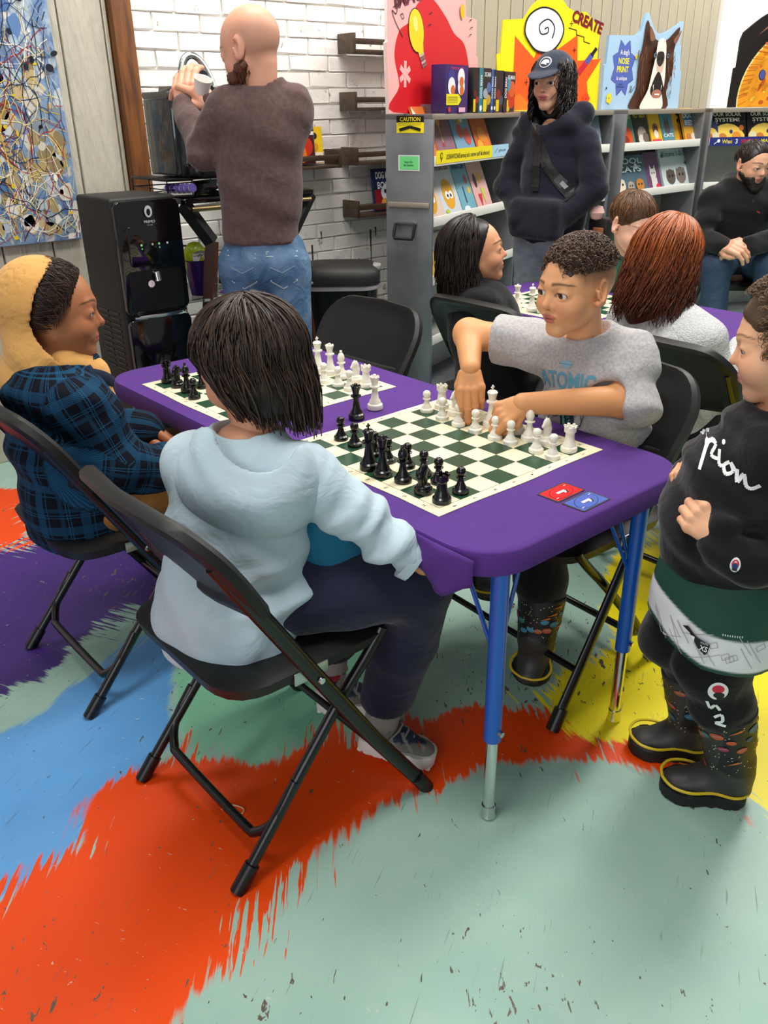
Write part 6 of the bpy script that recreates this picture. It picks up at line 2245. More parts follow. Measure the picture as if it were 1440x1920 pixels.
def b2_shirt(P):
    d = chain(P, [(.665, 1.93, .42), (.66, 1.93, .55), (.655, 1.94, .66), (.66, 1.95, .72)], [.165, .155, .140, .128], .05, (f2, .82))
    d = smin(d, s_cap(P, (.655, 1.845, .735), (.675, 2.055, .735), .072, .072), .06)
    d = smin(d, s_cap(P, (.665, 1.955, .74), (.665, 1.962, .79), .10, .085), .04)
    d = smin(d, chain(P, seg2, [.072, .066, .050], .03) - .011 * folds(P, (.6, .1, -.8), 62, 1), .02)
    d = smin(d, chain(P, seg2l, [.072, .066, .050], .03) - .006 * folds(P, (.6, .1, -.8), 60, 4), .02)
    d = d - .015 * folds(P, (.45, .35, .8), 42, 1.4) - .004 * wob(P, 20, 3)
    d = smax(d, .385 - P[..., 2], .01)
    d = smax(d, (P - A(.925, 1.802, .515)) @ A(.95, 0, -.3), .008)
    return smax(d, -s_cap(P, (.665, 1.96, .80), (.68, 1.962, .88), .075, .10), .012)


def plaid_uv(V):
    def seg(pts):
        best, uu, vv, acc = np.full(len(V), 9.), np.zeros(len(V)), np.zeros(len(V)), 0.0
        for a, b_ in zip(pts, pts[1:]):
            a, b_ = np.array(a), np.array(b_)
            e = b_ - a
            L_ = np.linalg.norm(e)
            t = np.clip((V - a) @ e / L_ ** 2, -.3, 1)
            q = V - a - t[:, None] * e
            dd = np.linalg.norm(q, axis=1)
            x = unit(np.cross(e, (.3, .2, 1)))
            y = np.cross(e / L_, x)
            an = np.arctan2(q @ y, q @ x) * .075
            m = dd < best
            best[m], uu[m], vv[m] = dd[m], (acc + t * L_)[m], an[m]
            acc += L_
        return best, uu, vv
    s = unit(np.cross(f2, (0, 0, 1)))
    q = V - np.array((.66, 1.935, 0))
    pu, pv = V[:, 2].copy() + .03, np.arctan2(q @ s, q @ f2) * .165
    for pts, k in ((seg2, 1), (seg2l, 1)):
        d_, u_, v_ = seg(pts)
        m = d_ < .105
        if k:
            m &= ((V - np.array(pts[0])) @ (np.array(pts[1]) - np.array(pts[0])) > .0) | (np.abs(V[:, 1] - 1.94) > .13)
        pu[m], pv[m] = u_[m], v_[m]
    return {'pu': pu + 5, 'pv': pv + 5}


g = garment('overshirt', b2_shirt, [(.5, 1.75, .38), (.95, 2.15, .82)], .08, .006, plaid_mat(), b2, attrs=plaid_uv, label='dark navy and blue plaid overshirt')
cl = MB()
for k, (a, z0) in enumerate(((.74, .80), (.735, .792))):
    pass
col_pts = [(.60, 1.90, .805), (.66, 1.875, .80), (.735, 1.885, .775), (.775, 1.915, .745)]
obj('collar', MB().tube(smooth_poly(col_pts, 5, False), .017, 8, flat=(1.2, .4)), mat('dark_flannel', '142238', .9), g)
obj('snap_button', MB().lathe([(0, 0), (.006, 0), (.005, .003), (0, .0035)], 12, M=TR(.905, 1.748, .53) @ Matrix.Rotation(1.5, 4, 'X')), m_chrome, g)
garment('sweater_front', lambda P: smin(s_cap(P, (.735, 1.935, .775), (.762, 1.93, .66), .035, .04), s_cap(P, (.69, 1.95, .80), (.745, 1.935, .775), .055, .035), .03), [(.65, 1.88, .6), (.86, 2.0, .84)], .06, .007, tan, b2)


def b2_pants(P):
    r = chain(P, [(.70, 1.86, .49), (.88, 1.845, .495), (1.0, 1.845, .48), (1.0, 1.86, .10)], [.10, .085, .07, .055], .02)
    l = chain(P, [(.70, 2.0, .49), (.88, 2.01, .495), (1.0, 2.02, .48), (1.0, 2.02, .10)], [.10, .085, .07, .055], .02)
    return smax(smin(r, l, .03) - .005 * folds(P, (.5, .2, .8), 30, 2), .07 - P[..., 2], .01)


garment('trousers', b2_pants, [(.62, 1.8, .07), (1.05, 2.08, .56)], .07, .009, cloth_mat('tan_corduroy', '9a6a34', .9, 300), b2)
for y in (1.86, 2.02):
    M, L_ = shoe_frame((.94, y, .014), (1.12, y - .02, .014))
    obj('shoe', MB().prism(sole_outline(L_, .045), 0, .028, M=M, bev=.005).tube([tuple(M @ Vector((0, t * L_, .04))) for t in (.15, .5, .85)], [.038, .038, .03], 12), mat('dark_shoe', '1a1a1c', .6), b2)


def slick(P):
    d = s_ell(P, (0, -.055, .13), (.352, .437, .392)) - .008
    d = smax(d, -s_ell(P, (0, .42, -.12), (.44, .40, .50)), .04)
    return smax(d, -P[..., 2] - .14 - .5 * P[..., 1], .05)


sh = hair_shell('hair', H2, slick, (-.5, -.6, -.5), (.5, .55, .65), .02, '17100d', b2)
r2 = np.random.default_rng(5)
pth = scalp_paths(r2, 3000, 8, (0, -.9, .45), (.25, 1.95), (1.05, 1.10), .35, droop=.6)
pth = pth[slick(pth[:, -1].astype(np.float32)) < .06]
st = strands(to_world(pth.reshape(-1, 3), H2).reshape(-1, 8, 3), .0011, ('1c130e', '523a2c'), r2)
obj('hair', np_mesh('hair', *join_parts([sh, st])), hair_mat(), b2)

# ================================================================== boy in the grey T-shirt moving pieces (across the table)
stub = lambda P: np.clip((P[:, 2] - .02 + .25 * (np.abs(P[:, 0]) > .0) * np.clip(-P[:, 1] - .1, 0, .4)) / .12, 0, 1) * np.clip((.26 - P[:, 1]) / .08, 0, 1) * (np.abs(P[:, 0]) > .12)
stub2 = lambda P: np.clip((P[:, 2] - .17) / .1, 0, 1) * np.clip((.30 - P[:, 1] + .3 * np.clip(P[:, 2] - .25, 0, 1)) / .08, 0, 1)
B3 = dict(skin='e2a576', cheek=1.14, jaw=1.0, blush='d27a5c', lip='bd6c5e', browc='3a2418', brow=1.25, iris='2a160c', open=.95, look=(-.16, -.12), arch=.014, stubble=[(lambda P: stub(P) * .62, '4b3526'), (lambda P: stub2(P) * .9, '2e2018')])
h3c, h3f = (1.562, 1.165, .972), (-.975, .13, -.08)
H3 = hmat(h3c, h3f, (-.08, .02, 1), .200)
SR, ER, WR_ = (1.585, 1.285, .818), (1.515, 1.445, .825), (1.425, 1.350, .775)
SL, EL, WL = (1.675, 1.075, .818), (1.628, 1.045, .722), (1.432, 1.192, .724)
sk3 = 'dc9c68'


def b3_arms(P):
    r = chain(P, [SR, ER, WR_], [.036, .036, .024], .02)
    l = chain(P, [SL, EL, WL], [.036, .038, .024], .02)
    t = chain(P, [(1.70, 1.17, .48), (1.69, 1.17, .62), (1.655, 1.17, .76)], [.08, .08, .06], .03)
    t = smin(t, s_cap(P, SR, SL, .034), .02)
    lg = smin(chain(P, [(1.70, 1.10, .48), (1.42, 1.12, .47), (1.44, 1.10, .18)], [.06, .045, .03]), chain(P, [(1.70, 1.25, .48), (1.43, 1.295, .47), (1.50, 1.32, .28)], [.06, .045, .03]), .02)
    return smin(smin(smin(r, l, .02), t, .03), lg, .03)


b3 = body('boy in a grey T-shirt reaching over the near chessboard with both hands', [
    head_part(H3, dict(B3, neck=tuple(to_local(np.array([(1.628, 1.175, .82)]), H3)[0]), neckr=.19), .0105),
    limb_part(b3_arms, [SR, ER, WR_, SL, EL, WL, (1.70, 1.17, .42), (1.42, 1.12, .15)], .07, .006, sk3),
    hand_part(hmat_hand(WR_, (-.32, -.40, -.86), (-.62, -.62, .42), .138, True), hand_chains([(.35, .5, .3), (.3, .45, .3), (.4, .5, .3), (.5, .6, .4)], .6, (.35, .25), .3), sk3, .0145),
    hand_part(hmat_hand(WL, (-.62, .42, -.40), (-.25, -.55, .75), .138, False), hand_chains([(.6, .7, .3), (.75, .8, .4), (.95, .9, .5), (1.1, .9, .5)], .5, (.45, .45), .35), sk3, .0145)])
eyes(H3, B3, b3)
tee_m = cloth_mat('heather_grey', 'b9b6b5', .9, 700, var=(170, '9c999b', .75), strength=.2)


def b3_tee(P):
    f = unit((-.93, -.32, 0))
    d = chain(P, [(1.71, 1.165, .46), (1.70, 1.168, .58), (1.675, 1.172, .69), (1.650, 1.175, .755)], [.128, .122, .116, .110], .045, (f, .78))
    d = smin(d, s_cap(P, (1.592, 1.275, .810), (1.672, 1.085, .810), .050, .050), .045)
    d = smin(d, s_cap(P, (1.640, 1.175, .79), (1.630, 1.176, .838), .078, .058), .03)
    r = s_cap(P, SR, tuple(np.array(SR) + .62 * (np.array(ER) - SR)), .055, .060)
    l = s_cap(P, SL, tuple(np.array(EL) + np.array((.0, -.004, -.004))), .055, .062)
    l = smin(l, s_cap(P, EL, tuple(np.array(EL) + .16 * (np.array(WL) - EL)), .058, .055), .02)
    l = smax(l, (P - A(*EL)) @ A(*unit(np.array(WL) - EL + np.array((0, 0, -.05)))) - .024, .004)
    d = smin(smin(d, r, .025), l, .025)
    d = d - .014 * folds(P, (.3, .55, .75), 50, 2.2) * np.clip((.82 - P[..., 2]) / .1, 0.3, 1) - .007 * folds(P, (-.2, .8, -.3), 40, 6) - .003 * wob(P, 25, 2)
    d = smax(d, (P - A(*(np.array(SR) + .60 * (np.array(ER) - SR)))) @ A(*unit(np.array(ER) - SR)), .004)
    d = smax(d, .44 - P[..., 2], .01)
    return smax(d, -s_cap(P, (1.628, 1.176, .842), (1.612, 1.176, .92), .046, .075), .008)


# open the sleeves a little so the arm shows inside
def b3_tee2(P):
    d = b3_tee(P)
    r = s_cap(P, tuple(np.array(SR) + .52 * (np.array(ER) - SR)), ER, .040, .051)
    l = s_cap(P, tuple(np.array(EL) + .06 * (np.array(WL) - EL)), tuple(np.array(EL) + .2 * (np.array(WL) - EL)), .044, .046)
    return smax(smax(d, -r, .006), -l, .006)


tee = garment('t_shirt', b3_tee2, [(1.50, 1.0, .44), (1.82, 1.42, .88)], .07, .0052, tee_m, b3)
p = Print(.0003)
p.text('ATOMIC', 0, .004, .038, '5f9db8', w=.150, bold=.03).ell(.0, .042, .014, .009, '8ab4c6').line([(-.018, .042), (.018, .042)], .002, '5f9db8')
for x, y, w_ in ((-.03, -.035, .03), (.02, -.035, .04)):
    p.text('lab', x, y, .006, '7a98a4', w=w_)
p.poly(smooth_poly([(-.01, -.05), (.012, -.05), (.03, -.115), (.012, -.125), (-.012, -.12)], 4), '23343c').poly([(.0, -.06), (.008, -.06), (.018, -.11), (.006, -.115)], '4f8a88').poly([(-.008, -.07), (-.003, -.07), (.0, -.115), (-.008, -.11)], '6aa49c')
p.line(smooth_poly([(-.05, -.06), (-.03, -.085), (.0, -.075), (.04, -.10), (.05, -.07)], 5, False), .0016, '2a2c30').line(smooth_poly([(-.045, -.09), (-.02, -.06), (.03, -.06), (.045, -.10), (.0, -.125)], 5, False), .0016, '2a2c30')
subdiv(p, .012)
o3 = np.array((1.57, 1.178, .748))
wrap(p, 'shirt_print', tee, o3, (.36, -.93, .0), (.25, .1, 1), b3_tee, rough=.8, lift=.0008, dist=.12)


def b3_pants(P):
    r = chain(P, [(1.71, 1.10, .48), (1.56, 1.115, .49), (1.425, 1.12, .475), (1.435, 1.105, .30), (1.445, 1.10, .245)], [.10, .085, .068, .060, .054], .02)
    l = chain(P, [(1.71, 1.25, .48), (1.56, 1.28, .49), (1.43, 1.295, .475), (1.465, 1.305, .36)], [.10, .085, .068, .056], .02)
    d = smin(smin(r, l, .03), s_ell(P, (1.73, 1.175, .48), (.12, .15, .075)), .04)
    return smax(d - .004 * folds(P, (.4, .3, .8), 34, 1), .215 - P[..., 2], .01)


blackj = cloth_mat('black_joggers', '0d0c0e', .9, 500)
garment('joggers', b3_pants, [(1.36, 1.0, .2), (1.85, 1.40, .60)], .04, .008, blackj, b3)
boot(b3, (1.475, 1.12, .10), (1.375, 1.075, .035), (1.442, 1.10, .262), up=(.1, 0, 1), seed=3)
boot(b3, (1.56, 1.355, .215), (1.455, 1.295, .150), (1.462, 1.303, .385), up=(-.3, -.1, 1), seed=4)


def curls_top(P):
    d = s_ell(P, (0, -.06, .175), (.345, .44, .375))
    d = smax(d, -(P[..., 2] - .185 + .16 * np.clip(P[..., 1], -.3, .3)), .05)
    d = smax(d, P[..., 1] - .345 + .1 * (P[..., 2] - .2), .04)
    return d - .012 * wob(P, 34, 1) - .008 * wob(P, 70, 2)


r3 = np.random.default_rng(9)
sh = hair_shell('hair', H3, curls_top, (-.5, -.6, .0), (.5, .5, .68), .014, '33231a', b3)
n = 1500
u_ = r3.normal(size=(n, 3))
u_[:, 2] = np.abs(u_[:, 2]) + .25
u_ /= np.linalg.norm(u_, axis=1, keepdims=True)
root = np.array((0, -.06, .175)) + u_ * np.array((.345, .44, .375))
ok = (root[:, 2] > .20 - .16 * np.clip(root[:, 1], -.3, .3)) & (root[:, 1] < .335)
root, u_ = root[ok], u_[ok]
ph, k_ = r3.uniform(0, 6.28, len(root)), 9
t_ = np.linspace(0, 1, k_)
ax1 = np.cross(u_, (.2, 1, .3))
ax1 /= np.linalg.norm(ax1, axis=1, keepdims=True)
ax2 = np.cross(u_, ax1)
pth = np.stack([root + u_ * (.035 * math.sin(t * 2.6)) + .022 * (ax1 * np.cos(ph + 5.5 * t)[:, None] + ax2 * np.sin(ph + 5.5 * t)[:, None]) for t in t_], 1)
st = strands(to_world(pth.reshape(-1, 3), H3).reshape(-1, k_, 3), .0013, ('2a1c13', '6a4c36'), r3)
obj('hair', np_mesh('hair', *join_parts([sh, st])), hair_mat(), b3)

# ================================================================== small boy in black standing at the right
B4 = dict(skin='e6b08a', cheek=1.30, jaw=1.04, nose=.92, blush='dd8468', lip='c86a62', browc='6a4630', brow=.8, open=.62, look=(.1, -.3), iris='2a160c')
h4c, h4f = (1.428, .615, .972), (-.44, .88, -.18)
H4 = hmat(h4c, h4f, (-.02, .05, 1), .200)
b4 = body('small boy in a black sweatshirt and planet boots standing at the right', [
    head_part(H4, dict(B4, neck=tuple(to_local(np.array([(1.425, .605, .80)]), H4)[0]))),
    limb_part(lambda P: smin(chain(P, [(1.40, .63, .50), (1.40, .63, .64), (1.42, .61, .80)], [.10, .10, .07], .03), smin(chain(P, [(1.41, .60, .48), (1.38, .64, .30), (1.414, .584, .12)], [.045, .032, .02]), chain(P, [(1.45, .67, .48), (1.42, .72, .30), (1.474, .700, .12)], [.045, .032, .02]), .02), .03), [(1.3, .5, .03), (1.55, .8, .85)], .08, .014, 'dba27c'),
    hand_part(hmat_hand((1.254, .602, .668), (-.02, .80, .45), (-.85, -.40, .35), .130, True), hand_chains(1.1, .5), 'e6b08a'),
    hand_part(hmat_hand((1.415, .740, .715), (-.7, .2, .1), (-.5, .5, .5), .10, False), hand_chains(.8, .6), 'dba27c')])
eyes(H4, B4, b4)
blk4 = cloth_mat('black_fleece', '161517', .92, 500, var=(8, '1e1d1f', .6))
f4 = unit((-.44, .88, 0))
s4 = unit((.88, .44, 0))


def b4_sweat(P):
    d = chain(P, [(1.398, .642, .545), (1.388, .650, .63), (1.402, .638, .72), (1.418, .616, .785)], [.112, .118, .108, .088], .05, (f4, .95))
    d = smin(d, s_cap(P, (1.345, .582, .790), (1.500, .655, .790), .048), .04)
    d = smin(d, s_cap(P, (1.422, .612, .79), (1.425, .608, .835), .070, .055), .03)
    near = chain(P, [(1.348, .578, .788), (1.345, .515, .650), (1.290, .555, .628), (1.262, .600, .665)], [.055, .052, .044, .037], .02)
    far = chain(P, [(1.488, .65, .788), (1.50, .72, .69), (1.40, .745, .705)], [.052, .046, .036], .02)
    d = smin(smin(d, near - .007 * folds(P, (.3, .3, .9), 80, 1), .015), far, .02)
    d = d - .009 * folds(P, (.3, -.2, .9), 55, 3) - .003 * wob(P, 22, 1)
    d = smax(d, .505 - P[..., 2] - .35 * ((P - A(1.37, .66, .5)) @ A(*f4)), .012)
    return smax(d, -s_cap(P, (1.425, .608, .835), (1.43, .602, .90), .045, .07), .008)


sw = garment('sweatshirt', b4_sweat, [(1.20, .45, .44), (1.60, .85, .86)], .05, .0055, blk4, b4)
p = Print(.0003)
p.line(smooth_poly([(-.075, .042), (-.07, .03), (-.064, .045), (-.058, .026), (-.052, .04), (-.046, .018)], 4, False), .005, 'f0efee')
p.line(smooth_poly([(-.045, .032), (-.048, -.012), (-.043, .024), (-.030, .026), (-.034, .010), (-.022, .008)], 4, False), .005, 'f0efee').line(smooth_poly([(-.022, .022), (-.018, .002), (-.010, .002)], 4, False), .005, 'f0efee').ell(-.018, .032, .003, .003, 'f0efee', 8)
p.line(smooth_poly([(-.002, .010), (-.010, .002), (-.004, -.008), (.006, -.002), (.0, .010), (.012, -.002)], 4, False), .0055, 'f0efee').line(smooth_poly([(.012, .004), (.016, -.016), (.024, .000), (.030, -.018), (.040, -.022), (.052, -.012)], 4, False), .0065, 'f0efee')
subdiv(p, .008)
nrm = unit(np.array((-.90, -.40, .15)))
ax4 = unit(np.cross((0, 0, 1), nrm))
wrap(p, 'chest_lettering', sw, np.array((1.272, .610, .775)), ax4, (0, 0, 1), b4_sweat, lift=.0008, dist=.12)
p = Print(.0003).ell(0, 0, .0085, .014, 'f0efee', 16).ell(0, .003, .006, .008, 'c8324a', 12).ell(0, -.002, .005, .006, '2a3a7c', 12).rect(-.004, -.011, .004, -.006, '222226')
wrap(subdiv(p, .01), 'cuff_badge', sw, np.array((1.278, .572, .640)), ax4, (0, 0, 1), b4_sweat, lift=.0008, dist=.1)


def b4_skirt(P):
    d = chain(P, [(1.400, .640, .42), (1.398, .642, .50), (1.395, .645, .58)], [.138, .124, .106], .04, (f4, .95))
    d = d - .006 * folds(P, (.6, .5, .3), 44, 1)
    t = (P - A(1.38, .65, .5)) @ A(*f4)
    d = smax(d, .405 - P[..., 2] + .10 * t + .35 * np.maximum(t, 0) - .02, .004)
    return smax(smax(d, -(d + .012), .002), P[..., 2] - .60, .01)


m_map = mat('map_jersey', 'e9e9ee', .75, attr=True)
zb4 = lambda V: .385 + .45 * np.maximum((V - np.array((1.38, .65, .5))) @ np.array((*f4[:2], 0)), 0) + .10 * np.minimum((V - np.array((1.38, .65, .5))) @ np.array((*f4[:2], 0)), 0)


def skirt_col(V):
    C = np.tile(np.array(srgb('e6e6ea')), (len(V), 1))
    e = V[:, 2] - zb4(V)
    w = np.clip(np.maximum((.013 - e) / .004, (e - .080) / .004) + .5, 0, 1)[:, None]
    C = C * (1 - w) + np.array(srgb('15473a')) * w
    return C


skt = garment('jersey_hem', b4_skirt, [(1.22, .49, .38), (1.56, .84, .60)], .04, .0036, m_map, b4, col=skirt_col, label='white map print hem with green borders')
p = Print(.0003)
rr = random.Random(4)
for k in range(16):
    x, y, a = rr.uniform(-.11, .11), rr.uniform(-.03, .03), rr.choice([.5, .6, 2.0, 2.1])
    p.line([(x - .03 * math.cos(a), max(-.035, y - .03 * math.sin(a))), (x + .03 * math.cos(a), min(.03, y + .03 * math.sin(a)))], .0013, 'b3a9ae')
for k in range(7):
    x, y = rr.uniform(-.1, .1), rr.uniform(-.025, .015)
    p.line([(x, y), (x + .012, y + .006), (x + .008, y + .016), (x - .004, y + .01), (x, y)], .0013, 'a89ea4')
p.poly([(-.050, .030), (-.036, .022), (-.018, -.004), (-.004, -.014), (.0, -.008), (.002, .010), (-.022, .018), (-.040, .034)], '141214').text('XS', -.008, -.001, .011, 'f4f4f4', w=.014, rot=-.1).text('YOUTH', -.008, .010, .004, 'd8d8d8', w=.014, rot=-.1).poly([(-.034, .018), (-.026, .018), (-.026, .006)], 'f4f4f4')
for k in range(9):
    p.line([(.02 + k * .004, .040), (.02 + k * .004, .036)], .0016, 'd8e0dc')
subdiv(p, .012)
wrap(p, 'map_print', skt, np.array((1.375, .640, .440)), unit(np.cross((0, 0, 1), (-.86, -.42, .1))), (0, 0, 1), b4_skirt, lift=.0008, dist=.25, kind='stuff')


def b4_pants(P):
    n_ = chain(P, [(1.40, .605, .47), (1.375, .625, .33), (1.396, .600, .255), (1.402, .597, .245)], [.082, .070, .062, .056], .02)
    f_ = chain(P, [(1.44, .69, .47), (1.415, .725, .33), (1.448, .712, .270)], [.088, .072, .058], .02)
    return smin(n_, f_, .01) - .006 * folds(P, (.2, .2, .95), 36, 2) * np.clip((.36 - P[..., 2]) / .1, .2, 1)


pj = garment('joggers', b4_pants, [(1.30, .53, .14), (1.52, .78, .54)], .05, .006, blk4, b4)
p = Print(.0003).ell(0, .02, .018, .022, 'f0efee', 24).ell(0, .026, .011, .010, 'd22440', 18).ell(.003, .011, .010, .008, '141214', 16).line([(.0, .0), (.016, .004)], .006, '141214')
p.line(smooth_poly([(-.016, -.010), (-.008, -.030), (.0, -.018), (.010, -.030)], 4, False), .006, 'f0efee').line(smooth_poly([(.002, -.050), (.014, -.040), (.018, -.056), (.006, -.062), (.026, -.066)], 4, False), .006, 'f0efee')
wrap(subdiv(p, .008), 'leg_logo', pj, np.array((1.385, .607, .305)), ax4, (.0, 0, 1), b4_pants, lift=.0008, dist=.15)
boot(b4, (1.450, .535, .013), (1.345, .675, .013), (1.402, .592, .235), seed=11, flip=-1)
boot(b4, (1.515, .665, .013), (1.405, .795, .013), (1.455, .706, .245), seed=12, flip=-1)
# curly brown mop
r4 = np.random.default_rng(17)
mop = lambda P: smax(s_ell(P, (0, -.07, .17), (.37, .46, .40)) - .02 * wob(P, 18, 3), -s_ell(P, (0, .44, -.15), (.45, .36, .42)), .04)
mop2 = lambda P: smax(mop(P), -(P[..., 2] + .12 + .4 * np.clip(P[..., 1], -.5, .1)), .05)
sh = hair_shell('hair', H4, mop2, (-.55, -.65, -.4), (.55, .5, .72), .022, '46331f', b4)
n = 2600
u_ = r4.normal(size=(n, 3))
u_ /= np.linalg.norm(u_, axis=1, keepdims=True)
root = np.array((0, -.07, .17)) + u_ * np.array((.375, .465, .405))
ok = (mop2(root.astype(np.float32)) < .06) & (root[:, 2] > -.1) & ((root[:, 1] < .20) | (root[:, 2] > .42))
root, u_ = root[ok], u_[ok]
k_ = 14
ph, rd, tw = r4.uniform(0, 6.28, len(root)), r4.uniform(.014, .028, len(root)), r4.uniform(5, 9, len(root))
ax1 = np.cross(u_, (.2, .3, 1))
ax1 /= np.linalg.norm(ax1, axis=1, keepdims=True)
ax2 = np.cross(u_, ax1)
lock = np.round(ph * 2) / 2
fl = np.array((0, .03, -.02))
pth = np.stack([root + u_ * (.06 * math.sin(t * 2.2)) + fl * t + (rd * t ** .5)[:, None] * (ax1 * np.cos(lock + tw * t)[:, None] + ax2 * np.sin(lock + tw * t)[:, None]) for t in np.linspace(0, 1, k_)], 1)
st = strands(to_world(pth.reshape(-1, 3), H4).reshape(-1, k_, 3), .0012, ('3e2c1f', '8a6a4c'), r4)
obj('hair', np_mesh('hair', *join_parts([sh, st])), hair_mat(), b4)

# ================================================================== man at the coffee maker (back to us)
B5 = dict(skin='dfa488', cheek=.9, jaw=1.08, neckr=.21, browc='6a3c20', stubble=[(lambda P: np.clip((P[:, 2] + .30) / .1, 0, 1) * np.clip((.05 - P[:, 1]) / .2, 0, 1) * np.clip((.32 - P[:, 2]) / .15, 0, 1) * .35, '8a6a5a')])
h5c, h5f = (1.640, 2.535, 1.512), (-.36, .93, -.32)
H5 = hmat(h5c, h5f, (-.1, .1, 1), .226)
arm5l = [(1.575, 2.600, 1.345), (1.512, 2.668, 1.205), (1.570, 2.860, 1.345)]
arm5r = [(1.742, 2.455, 1.345), (1.77, 2.63, 1.20), (1.640, 2.800, 1.352)]


def b5_core(P):
    d = chain(P, [(1.64, 2.545, .88), (1.65, 2.54, 1.1), (1.655, 2.53, 1.36)], [.075, .08, .06], .03)
    d = smin(d, smin(chain(P, [(1.585, 2.60, .86), (1.59, 2.60, .46), (1.585, 2.60, .08)], [.055, .045, .03]), chain(P, [(1.70, 2.495, .86), (1.705, 2.495, .46), (1.70, 2.50, .08)], [.07, .05, .035]), .02), .03)
    return smin(d, smin(chain(P, arm5l, [.04, .035, .028]), chain(P, arm5r, [.04, .035, .028]), .01), .02)


b5 = body('bald bearded man in a brown sweater and jeans at the coffee maker', [
    head_part(H5, dict(B5, neck=tuple(to_local(np.array([(1.658, 2.525, 1.37)]), H5)[0])), .016),
    limb_part(b5_core, [(1.5, 2.44, .05), (1.8, 2.9, 1.45)], .08, .014, 'dfa488'),
    hand_part(hmat_hand(arm5l[2], (.18, .25, .95), (-.75, -.6, .25), .185, True), hand_chains(.5, .8), 'e0a084', .024),
    hand_part(hmat_hand(arm5r[2], (-.3, .5, .6), (.1, -.8, .5), .185, False), hand_chains(.7, .6), 'e0a084', .024)])
eyes(H5, B5, b5)
brown_knit = cloth_mat('brown_knit', '56423f', .9, 400, var=(60, '6a5450', .5))
f5 = unit((.65, .76, 0))


def b5_sweater(P):
    d = chain(P, [(1.640, 2.548, .93), (1.645, 2.545, 1.08), (1.652, 2.538, 1.22), (1.657, 2.530, 1.30)], [.128, .124, .130, .126], .05, (f5, .80))
    d = smin(d, s_cap(P, (1.585, 2.592, 1.335), (1.735, 2.462, 1.335), .066), .05)
    d = smin(d, s_cap(P, (1.658, 2.527, 1.35), (1.660, 2.524, 1.405), .085, .066), .03)
    a = smin(chain(P, arm5l, [.062, .054, .040], .02), chain(P, arm5r, [.062, .054, .040], .02), .01)
    d = smin(d, a - .008 * folds(P, (.3, .6, .7), 60, 1), .02)
    d = d - .007 * folds(P, (.2, -.1, .95), 30, 2) - .003 * wob(P, 20, 1)
    return smax(smax(d, .925 - P[..., 2], .01), -s_cap(P, (1.658, 2.525, 1.40), (1.655, 2.53, 1.5), .060, .09), .008)


garment('sweater', b5_sweater, [(1.45, 2.35, .9), (1.85, 2.88, 1.45)], .06, .0085, brown_knit, b5)
denim = mat('denim', '4a6a8c', .8, spec=.2, var=(14, '7590ac', .7), bump=(600, .3, .0008), wrinkle=.4)


def b5_jeans(P):
    d = s_cap(P, (1.64, 2.548, .955), (1.64, 2.548, .88), .118, .128, (f5, .82))
    l = chain(P, [(1.585, 2.60, .86), (1.59, 2.60, .46), (1.585, 2.60, .09)], [.082, .064, .056], .02)
    r = chain(P, [(1.70, 2.495, .86), (1.705, 2.495, .46), (1.70, 2.50, .09)], [.082, .064, .056], .02)
    d = smin(d, smin(l, r, .012), .03) - .005 * folds(P, (.3, .1, .9), 40, 3)
    return smax(smax(d, P[..., 2] - .96, .006), .05 - P[..., 2], .006)


jn = garment('jeans', b5_jeans, [(1.48, 2.4, .04), (1.82, 2.72, .98)], .05, .0085, denim, b5)
p = Print(.0003)
for x0, x1 in ((-.115, -.015), (.02, .12)):
    p.line([(x0, .05), (x1, .045), (x1 - .005, -.05), ((x0 + x1) / 2, -.075), (x0 + .01, -.05), (x0, .05)], .004, 'a8b4bc').line([(x0, .035), (x1, .03)], .003, 'a8b4bc')
    p.line([(x0 + .01, .0), ((x0 + x1) / 2, -.02), (x1 - .01, .0)], .003, '8fa0ae')
p.line([(-.16, .10), (-.165, -.2)], .004, 'b8c2c8').line([(.005, .09), (.0, -.1)], .004, '2c4058').line([(-.15, .075), (.15, .07)], .003, '9aa8b2')
wrap(subdiv(p, .02), 'pocket_stitching', jn, np.array((1.62, 2.52, .86)), (.76, -.65, 0), (0, 0, 1), b5_jeans, lift=.001, dist=.22, kind='stuff')
for x, y in ((1.585, 2.56), (1.70, 2.455)):
    M, L_ = shoe_frame((x, y, .012), (x + .15, y + .19, .012))
    obj('shoe', MB().prism(sole_outline(L_, .046), 0, .03, M=M, bev=.005).tube([tuple(M @ Vector((0, t * L_, .045))) for t in (.12, .5, .85)], [.045, .042, .034], 12), mat('dark_shoe', '1a1a1c', .6), b5)


def beard(P):
    d = smin(s_cap(np.c_[np.abs(P[..., :1]), P[..., 1:]], (.250, .06, -.20), (.06, .32, -.44), .115, .13), s_sph(P, (0, .34, -.50), .12), .06)
    d = smin(d, s_sph(np.c_[np.abs(P[..., :1]), P[..., 1:]], (.150, .275, -.285), .135), .05)
    d = smax(d, -s_ell(P, (0, .47, -.26), (.13, .12, .055)), .03)
    return smax(d, P[..., 2] + .16, .03) - .012 * wob(P, 40, 1)


